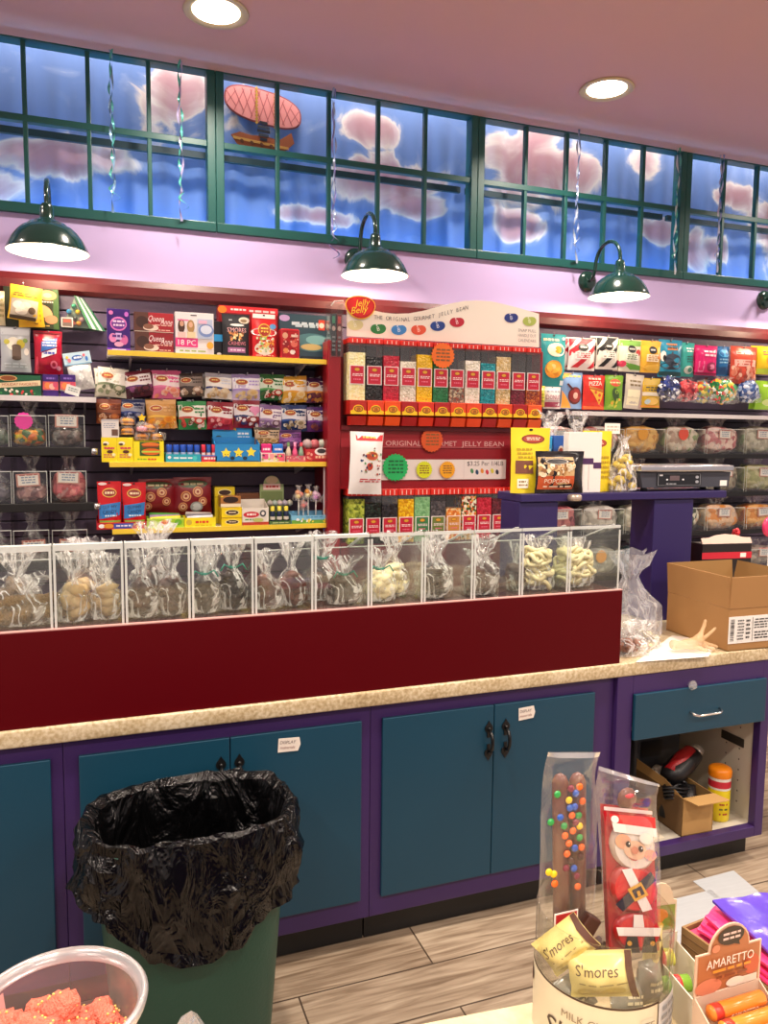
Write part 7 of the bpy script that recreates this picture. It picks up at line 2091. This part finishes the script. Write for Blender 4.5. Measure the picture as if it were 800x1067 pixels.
art(g, [('T', "S'mores", uc - .01, .42, .3, SER, .3, 0, .12), ('T', 'MILK CHOCOLATE', uc + .02, .72, .1, '#8a7a64', .24), ('E', uc - .225, .76, .02, .12, '#4a2e22'), ('R', uc + .09, .56, uc + .125, .82, '#d0cbb4'), ('L', uc + .15, .1, uc + .235, .9, 7, '#8a8e94')], lsurf, Wl, Hl, .0006, .0002)
g.obj('label', e)
FOIL = principled('cream_wrapper', '#ead98c', .3, vary=.06, vscale=8)


def smore(name, loc, w, h, rot, label, seed, ops, d=.035):
    b = B(); s0 = pouch_surf(w, h, d, seed, False, .1)
    s = lambda u, v, e_, back=False: (lambda q: (q[0], q[1], q[2] - h / 2))(s0(u, v, e_, back))
    b.grid(lambda u, v: s(u, v, .0002), 14, 16, FOIL); b.grid(lambda u, v: s(u, v, 0, True), 14, 16, FOIL, flip=True)
    art(b, ops, s, w, h, .0012, .0003)
    o = b.obj(name, None, loc, rot, label, 'wrapped sweet', 'cream wrapped sweets in the jar')
    return o


SM = [('T', "S'mores", .46, .66, .22, '#5a3e2c', .74, 0, .15), ('L', .1, .34, .9, .4, 1, '#a8945a'), ('R', .9, .0, 1, 1, '#5a3424'), ('E', .3, .18, .2, .1, '#d8c470'), ('E', .65, .2, .2, .1, '#d8c060')]
def jp(px, py, Y): return P(px, py, Y)
q = jp(626, 1014, .80); smore('wrapped_smore', (q.x, q.y, q.z), .088, .058, (-.2, -.22, -.62), 'front cream wrapped sweet lying nearly level in the jar', 3, SM)
q = jp(589, 984, .842); smore('wrapped_smore', (q.x, q.y, q.z), .08, .052, (-.15, -.8, -.62), 'steeply tilted cream wrapped sweet leaning on the jar\'s near wall', 5, SM)
q = jp(681, 985, .865); smore('wrapped_smore', (q.x, q.y, q.z - .02), .045, .085, (-.1, .12, .3), 'cream wrapped sweet standing upright at the jar\'s far side', 7, [('R', .6, 0, .75, 1, '#5a3424'), ('L', .1, .3, .5, .7, 2, '#a8945a')], .02)
SIL = K('#8c8a86', .22, .7)
for k, (px, py, Y, w, h, rt, lb) in enumerate(((655, 1062, .82, .07, .05, (-.5, .35, .2), 'grey film wrapped sweet low in the jar under the level one'), (604, 1056, .82, .06, .05, (-.4, -.3, 0), 'grey film wrapped sweet low at the jar\'s near wall'), (676, 1046, .84, .05, .06, (-.2, .2, .2), 'grey film wrapped sweet beside the upright cream one'))):
    q = P(px, py, Y)
    pouch(w, h, .03, '#8c8a80', [('L', .2, .3, .8, .6, 2, '#d8d0b0')], 30 + k, .18, hole=False).obj('wrapped_smore', loc=q, rot=rt, label=lb, cat='wrapped sweet', group='grey wrapped sweets in the jar')
CHB = principled('brown_wrapper', '#4a2a20', .35, vary=.2, vscale=20)
for k, (px, py, Y, rt, lb) in enumerate(((616, 958, .86, .62, 'dark chocolate bar end behind the tilted cream sweet'), (622, 985, .87, -.5, 'dark chocolate bar end deeper in the jar'))):
    q = P(px, py, Y)
    g = B(); g.box(-.012, -.008, -.05, .012, .008, .006, CHB, .003); g.obj('chocolate_bar', loc=q, rot=(0, rt, 0), label=lb, cat='chocolate bar', group='chocolate bar ends in the jar')

# ---- tall bag: chocolate dipped rods with colour buttons
BAGF = film('bag_film_front', .92, .06, '#fdfdff', .035, 9, .7)


def flat_bag(e, pts_l, pts_r, d, Y0):
    """clear flat bag between two outlines (local x, z), gently bulging"""
    n = len(pts_l) - 1
    def s(u, v, back=False):
        t = v * n; k = min(int(t), n - 1); f = t - k
        xl = pts_l[k][0] + (pts_l[k + 1][0] - pts_l[k][0]) * f; xr = pts_r[k][0] + (pts_r[k + 1][0] - pts_r[k][0]) * f
        zl = pts_l[k][1] + (pts_l[k + 1][1] - pts_l[k][1]) * f; zr = pts_r[k][1] + (pts_r[k + 1][1] - pts_r[k][1]) * f
        bul = d / 2 * (1 - abs(2 * u - 1) ** 2.5) * min(1, (1 - v) * 5 + .08) * (1 + .35 * noise.noise(Vector((u * 4, v * 7, Y0))))
        return (xl + (xr - xl) * u, (bul if back else -bul) + .003 * sin(v * 9 + Y0), zl + (zr - zl) * u)
    g = B(); g.grid(lambda u, v: s(u, v), 12, 24, BAGF); g.grid(lambda u, v: s(u, v, True), 12, 24, BAGF, flip=True)
    g.grid(lambda u, v: tuple(Vector(s(u, .955 + .045 * v)) + Vector((0, -.0012, 0))), 12, 2, film('bag_seam', .45, .15, '#ffffff', .2, 10, .3))
    g.obj('bag_film', e)


YP = .878
def pl(px, py, Y, o): p_ = P(px, py, Y); return (p_.x - o.x, p_.z - o.z)
o_ = P(590, 1010, YP)
e = empty('pretzel_rod_bag', o_, 'tall clear bag of chocolate rods studded with colour buttons, standing in the jar', 'bag of sweets')
flat_bag(e, [pl(*q, YP, o_) for q in ((565, 1010), (561, 930), (562, 850), (567, 810), (570, 783))], [pl(*q, YP, o_) for q in ((616, 1010), (620, 930), (621, 850), (621, 810), (624, 783))], .04, 1)
MC = principled('rod_milk_chocolate', '#6b4030', .35, vary=.2, vscale=30, bump=.2, bscale=60)
for k, (pa, pb) in enumerate((((584, 806), (585, 1000)), ((602, 805), (601, 1000)))):
    xa, za = pl(*pa, YP, o_); xb, zb2 = pl(*pb, YP, o_)
    g = B(); r = .0115
    g.tube([(xa, .0, za), (xa, 0, za - .004), (xa, 0, za - .012), ((xa + xb) / 2, 0, (za + zb2) / 2), (xb, 0, zb2)], [.002, .008, r, r * 1.03, r], MC, 14)
    g.obj('chocolate_rod', e)
BUT = [(604, 820, 'o'), (595, 822, 'm'), (600, 827, 'b'), (581, 828, 'g'), (593, 834, 'y'), (607, 835, 'o'), (594, 842, 'b'), (599, 841, 'b'), (584, 852, 'b'), (596, 850, 'o'), (603, 850, 'g'), (574, 857, 'g'), (588, 861, 'g'), (604, 861, 'y'), (597, 866, 'o'), (589, 871, 'o'), (604, 873, 'g'), (593, 879, 'o'), (599, 884, 'b'), (606, 883, 'o'), (591, 890, 'o'), (605, 893, 't'), (590, 905, 'm'), (598, 905, 'b'), (601, 913, 'm'), (577, 911, 'y'), (572, 909, 'y'), (578, 921, 'o'), (602, 924, 'o'), (595, 897, 't'), (600, 857, 'm')]
BC = dict(o='#ee6a1e', m='#7a1a34', b='#2a5ab8', g='#2f9a4a', y='#f0c81e', t='#4a2a22')
protos = {}
for px, py, k in BUT:
    x, z = pl(px, py, YP - .015, o_)
    if k not in protos:
        g = B(); g.ball((0, 0, 0), .0053, K(BC[k], .22), 2, scale=(1, .62, 1)); protos[k] = q = g.obj('colour_button', e)
    else:
        q = protos[k].copy(); COL.objects.link(q); q.parent = e
    q.location = (x, -.0145, z)
g = B(); x0, z0 = pl(577, 972, YP - .022, o_); x1, z1 = pl(602, 947, YP - .022, o_); g.box(x0, -.0225, z0, x1, -.0215, z1, K('#efe4dc', .4)); g.box(x0 + .002, -.0229, z0, x1 - .002, -.0224, z1 - .002, K('#a81e26', .4)); g.obj('maker_label', e)

# ---- tall bag of three decorated biscuits in a red sleeve
YS2 = .852
o2 = P(655, 1000, YS2)
e = empty('decorated_biscuit_bag', o2, 'tall clear bag with three iced biscuits: white-bearded face, belted red coat and black boots', 'bag of sweets')
flat_bag(e, [pl(*q, YS2, o2) for q in ((628, 1000), (626, 930), (623, 860), (621, 820), (622, 797))], [pl(*q, YS2, o2) for q in ((688, 1000), (687, 930), (686, 860), (685, 830), (685, 816))], .042, 2)
cor = [pl(*q, YS2, o2) for q in ((632, 988), (684, 988), (676, 843), (626, 838))]
def card(u, v, ee):
    a_ = Vector(cor[0]).lerp(Vector(cor[1]), u); b_ = Vector(cor[3]).lerp(Vector(cor[2]), u); q = a_.lerp(b_, v)
    return (q.x, -.006 - ee, q.y)
g = B(); g.grid(lambda u, v: card(u, v, 0), 4, 8, K('#b01426', .3)); g.grid(lambda u, v: (card(u, v, 0)[0], .002, card(u, v, 0)[2]), 4, 8, K('#b01426', .3), flip=True)
g.grid(lambda u, v: card(u, .975 + .025 * v, .0006), 4, 1, K('#e8d8d4', .4)); g.obj('red_card', e)
Wc, Hc = .0565, .165


def biscuit(cu, cv, ru, rv, base, rim, ops, name):
    g = B()
    n = 30
    ring = lambda k, s, dep: card(cu + ru * s * cos(2 * PI * k / n), cv + rv * s * sin(2 * PI * k / n), dep)
    vs = [ring(k, 1, .0005) for k in range(n)] + [ring(k, 1.0, .006) for k in range(n)] + [ring(k, .88, .0085) for k in range(n)] + [card(cu, cv, .009)]
    fs = [(k, (k + 1) % n, n + (k + 1) % n, n + k) for k in range(n)] + [(n + k, n + (k + 1) % n, 2 * n + (k + 1) % n, 2 * n + k) for k in range(n)]
    g.add(vs, fs, K(rim, .35), True)
    g.add(vs, [(2 * n + k, 2 * n + (k + 1) % n, 3 * n) for k in range(n)], K(base, .35), True)
    art(g, ops, lambda u, v, ee: card(cu + ru * (2 * u - 1), cv + rv * (2 * v - 1), .009 + ee), 2 * ru * Wc, 2 * rv * Hc, .0006, .0003)
    g.obj(name, e)


biscuit(.52, .75, .45, .165, '#d8cfc6', '#b9a79c', [('E', .24, .62, .18, .16, '#d8a080'), ('E', .5, .46, .26, .2, '#e0b496'), ('E', .84, .38, .14, .12, '#d89a80'), ('E', .34, .58, .055, .065, '#1e1614'), ('E', .62, .5, .055, .065, '#1e1614'), ('E', .355, .6, .015, .02, '#f0f0f0'), ('E', .635, .52, .015, .02, '#f0f0f0'), ('E', .47, .47, .08, .08, '#c8846a'), ('G', [(.3, .33), (.38, .26), (.48, .25), (.52, .28), (.46, .28), (.38, .3)], '#a84a44'), ('E', .74, .74, .16, .12, '#e6dfd8')], 'face_biscuit')
def bandq(pts, c, g, dep):
    g.add([card(u, v, dep) for u, v in pts], [(0, 1, 2, 3)], K(c, .4))
g = B()
bandq([(.08, .905), (.97, .885), (.97, .975), (.02, .97)], '#d8202a', g, .0095)
bandq([(.1, .855), (.98, .84), (.98, .9), (.06, .915)], '#ece6e2', g, .0105)
g.add([card(.12 + .08 * cos(2 * PI * k / 14), .94 + .026 * sin(2 * PI * k / 14), .011) for k in range(14)], [tuple(range(14))], K('#f2ecea', .4))
g.obj('iced_hat', e)
biscuit(.5, .46, .47, .165, '#d01826', '#a8101c', [], 'coat_biscuit')
g = B()
bandq([(.22, .60), (.42, .615), (.8, .33), (.6, .31)], '#ece6e4', g, .0108)
bandq([(.06, .36), (.2, .31), (.9, .54), (.8, .6)], '#1b1f34', g, .0116)
bandq([(.3, .47), (.58, .525), (.72, .435), (.44, .385)], '#dba53a', g, .0125)
bandq([(.38, .465), (.57, .5), (.64, .445), (.45, .41)], '#1b1f34', g, .0132)
bandq([(.47, .46), (.53, .47), (.56, .435), (.5, .425)], '#dba53a', g, .0138)
g.obj('iced_belt', e)
biscuit(.52, .15, .46, .135, '#d01826', '#a8101c', [], 'boots_biscuit')
g = B()
bandq([(.42, .29), (.6, .29), (.62, .2), (.4, .2)], '#ece6e4', g, .0108)
bandq([(.06, .2), (.96, .2), (.92, .14), (.1, .14)], '#ece6e4', g, .0112)
for u in (.27, .62): bandq([(u, .135), (u + .2, .135), (u + .24, .02), (u - .08, .02)], '#16161a', g, .0108)
for u in (.3, .76): g.add([card(u + .05 * cos(2 * PI * k / 12), .09 + .018 * sin(2 * PI * k / 12), .012) for k in range(12)], [tuple(range(12))], K('#d8a03a', .3))
bandq([(.49, .13), (.56, .13), (.56, .06), (.5, .06)], '#d8202a', g, .0114)
g.obj('iced_boots', e)
x, z = pl(653, 832, YS2, o2)
g = B(); g.ball((x, 0, z), .0125, MC, 2, scale=(1.25, .6, 1.3)); g.ball((x, -.004, z + .006), .006, K('#c8323a', .3), 1, scale=(1.6, .8, .8)); g.obj('chocolate_top', e)

# ---- green fruit display beside the jar
p = PZ(707, 1062, ZN)
e = empty('display_tray', (.785, .84, ZN + .001), 'slim display carton of green wrapped rolls between the jar and the orange carton', 'display tray', rz=-.15)
PAP = K('#d8d0bc', .5)
g = B(); g.box(-.022, -.06, 0, .03, -.058, .05, PAP); g.box(-.022, .06, 0, .03, .062, .075, PAP); g.box(-.022, -.058, 0, .03, .06, .002, PAP)
for s in (-.022, .028): g.box(s, -.058, .002, s + .002, .06, .06, PAP)
g.obj('walls', e)
hz0, hz1 = .075, P(695, 925, .89).z - ZN
g = B(); g.prism([(-.02, hz0 - .02), (.028, hz0 - .02), (.028, hz1 - .03)] + [(.0 + .022 * cos(k * PI / 8), hz1 - .028 + .028 * sin(k * PI / 8)) for k in range(9)] + [(-.02, hz1 - .03)], .0625, .0645, K('#d8c8a8'))
art(g, [('R', .06, .3, .94, .8, '#8a9a4a'), ('E', .4, .6, .3, .14, '#d88a3a'), ('E', .7, .45, .2, .1, '#6a9a34'), ('E', .35, .4, .2, .08, '#e8c050'), ('R', .06, .1, .94, .26, '#8a3a2a')], lambda u, v, ee: (-.02 + u * .048, .0625 - ee, hz0 - .02 + v * (hz1 - hz0)), .048, hz1 - hz0); g.obj('header_card', e)
for k, (c, lb) in enumerate((('#a8c03a', 'lime wrapped roll lowest in the slim display carton'), ('#7aa83a', 'leaf green wrapped roll in the middle of the slim display carton'), ('#c8c85a', 'yellow-green wrapped roll uppermost in the slim display carton'))):
    g = B(); g.tube([(0, -.022, 0), (0, -.02, 0), (0, .02, 0), (0, .022, 0)], [.006, .012, .012, .006], K(c, .25), 12); g.tube([(0, -.006, 0), (0, .004, 0)], .0124, K('#c83a3a', .3), 12)
    g.obj('candy_roll', loc=(.781 - .006 * k, .81 + .03 * k, ZN + .018 + .022 * k), rot=(0, 0, 1.35), label=lb, cat='candy roll', group='green wrapped rolls in the slim carton')

# ---- orange carton lettered AMARETTO
YA = .72
p = P(757, 1040, YA)
w2 = (P(790, 1010, YA).x - P(723, 1010, YA).x) / 2
e = empty('display_carton', (p.x, YA, ZN + .001), 'cream display carton with rounded orange-brown header lettered AMARETTO', 'display carton')
zc0, zc1, zc2 = [P(757, y, YA).z - ZN for y in (1031, 989, 964)]
BRN = '#a4623a'
g = B(); hd = [(-w2, zc0), (w2, zc0), (w2, zc1)] + [(w2 * .62 * cos(k * PI / 14), zc1 + (zc2 - zc1) * sin(k * PI / 14)) for k in range(15)] + [(-w2, zc1)]
g.prism(hd, 0, .002, K('#d8b49a', .5))
sc = lambda u, v, ee: (-w2 + u * 2 * w2, -ee, zc0 + v * (zc2 - zc0))
H2 = zc2 - zc0
art(g, [('R', .03, .03, .97, .61, BRN), ('E', .5, .64, .29, .33, BRN), ('E', .2, .12, .2, .12, '#c8785a'), ('E', .85, .3, .12, .16, '#b8502e'), ('R', .66, .03, .94, .14, '#d8c8b8'), ('E', .6, .1, .14, .07, '#e4d4c4'), ('E', .28, .68, .06, .06, '#c87a5a'), ('E', .5, .83, .2, .14, '#2a1a16'), ('G', [(.5, .72), (.62, .74), (.64, .66)], '#2a1a16'), ('L', .36, .76, .64, .9, 2, '#d8b8b0'), ('T', 'AMARETTO', .5, .47, .13, '#ecd8cc', .72), ('L', .2, .3, .82, .38, 1, '#d08a2a'), ('L', .26, .2, .8, .28, 1, '#7a3a1e')], sc, 2 * w2, H2, .0005, .0002)
g.obj('header_card', e)
CB = K('#cfb49c', .6)
g = B(); D2 = .13
g.box(-w2, -.001, 0, w2, .002, zc0 + .001, CB)
g.box(-w2, -D2, 0, w2, -.001, .002, CB)
for s in (-w2, w2 - .002): g.prism([(-D2, .002), (-.001, .002), (-.001, zc0), (-D2, .045)], 0, .002, CB, X=Matrix(((0, 1, 0, s), (1, 0, 0, 0), (0, 0, 1, 0), (0, 0, 0, 1))))
g.box(-w2, -D2 - .002, 0, w2, -D2, .03, CB)
g.obj('body', e)
zr_ = P(757, 1060, YA - .03).z
for k in range(4):
    g = B(); L3 = w2 * .82
    g.tube([(-L3, 0, 0), (-L3 * .93, 0, 0), (L3 * .93, 0, 0), (L3, 0, 0)], [.006, .0095, .0095, .006], K('#e8842e', .25), 14)
    g.tube([(-L3 * .9, 0, 0), (-L3 * .62, 0, 0)], .0098, K('#c83a2a', .3), 14)
    art(g, [('T', 'AMARETTO', .56, .5, .8, '#f4d8b0', .5)], lambda u, v, ee: (-L3 + u * 2 * L3, -.0098 * cos((v - .5) * 1.4) - ee, .0098 * sin((v - .5) * 1.4) + .0), 2 * L3, .012, .0004, .0001)
    g.obj('candy_roll', loc=(p.x, YA - .016 - .021 * k, zr_ - .006 * k - .002), rot=(.5, 0, 0), label='orange wrapped roll, %s from the lettered header of its carton' % ['first', 'second', 'third', 'fourth'][k], cat='candy roll', group='orange rolls in the cream carton')

# ---- kraft box of folded tissue
ZKB = .94
KB = principled('kraft_box_side', '#8a6a42', .8, vary=.1, vscale=10)
kA, kB_ = PZ(710, 966, ZKB), PZ(800, 1030, ZKB)
dk = (kB_ - kA).normalized(); nk = Vector((-dk.y, dk.x, 0))
KL, KW = (kB_ - kA).length + .02, .27
e = empty('tissue_box', (kA.x, kA.y, ZN + .001), 'kraft box heaped with pink and violet plastic sheets', 'box', rz=math.atan2(dk.y, dk.x))
ht = ZKB - ZN
g = B()
g.box(0, 0, 0, KL, .004, ht, KB); g.box(0, KW - .004, 0, KL, KW, ht, KB); g.box(0, .004, 0, .004, KW - .004, ht, KB); g.box(KL - .004, .004, 0, KL, KW - .004, ht, KB); g.box(.004, .004, 0, KL - .004, KW - .004, .003, KB)
for k in range(5): g.box(.003, -.0006, .012 + .014 * k, KL - .003, 0, .014 + .014 * k, K('#6a4e2e', .8))
g.obj('walls', e)
g = B(); g.box(.006, .006, .004, KL - .006, KW - .006, ht - .004, PNK_ if False else K('#c8386a', .4), .004); g.obj('packed_sheets', e)
def sheet(name, fn, mat, label, thick=.004):
    g = B(); g.grid(fn, 20, 14, mat); g.grid(lambda u, v: tuple(Vector(fn(u, v)) - Vector((0, 0, thick))), 20, 14, mat, flip=True)
    n = 20
    for v in (0, 1):
        vs = [fn(i / n, v) for i in range(n + 1)] + [tuple(Vector(fn(i / n, v)) - Vector((0, 0, thick))) for i in range(n + 1)]
        g.add(vs, [(i, i + 1, i + n + 2, i + n + 1) for i in range(n)], mat)
    for u in (0, 1):
        vs = [fn(u, i / 14) for i in range(15)] + [tuple(Vector(fn(u, i / 14)) - Vector((0, 0, thick))) for i in range(15)]
        g.add(vs, [(i, i + 1, i + 16, i + 15) for i in range(14)], mat)
    g.obj(name, None, None, None, label, 'plastic sheet', 'folded plastic sheets in the kraft box')


PNK = principled('hot_pink_film', '#f03a78', .3, vary=.1, vscale=20, bump=.3, bscale=30)
VIO = principled('violet_film', '#5840b4', .2, vary=.08, vscale=8, bump=.4, bscale=14, coat=.4)
def quad(pts, z, amp, sd, droop=0):
    q = [PZ(x, y, z) for x, y in pts]
    def f(u, v):
        p_ = q[0].lerp(q[1], u).lerp(q[3].lerp(q[2], u), v)
        return (p_.x, p_.y, p_.z + amp * (noise.noise(Vector((u * 3 + sd, v * 3, sd))) + .4 * sin(u * 9 + sd)) - droop * max(0, .25 - u) ** 2)
    return f


for k, lab in enumerate(('lowest hot pink plastic sheet in the kraft box', 'middle hot pink plastic sheet in the kraft box', 'topmost hot pink plastic sheet under the violet one')):
    sheet('plastic_sheet', quad([(726 + 4 * k, 968 - 6 * k), (812, 1034 - 8 * k), (880, 990 - 5 * k), (741 + 3 * k, 948 - 4 * k)], ZKB + .006 + .0075 * k, .0035, k * 3.3), PNK, lab)
sheet('plastic_sheet', quad([(742, 938), (812, 1000), (890, 965), (800, 930)], ZKB + .034, .004, 9.1), VIO, 'glossy violet plastic sheet on top of the pink sheets')
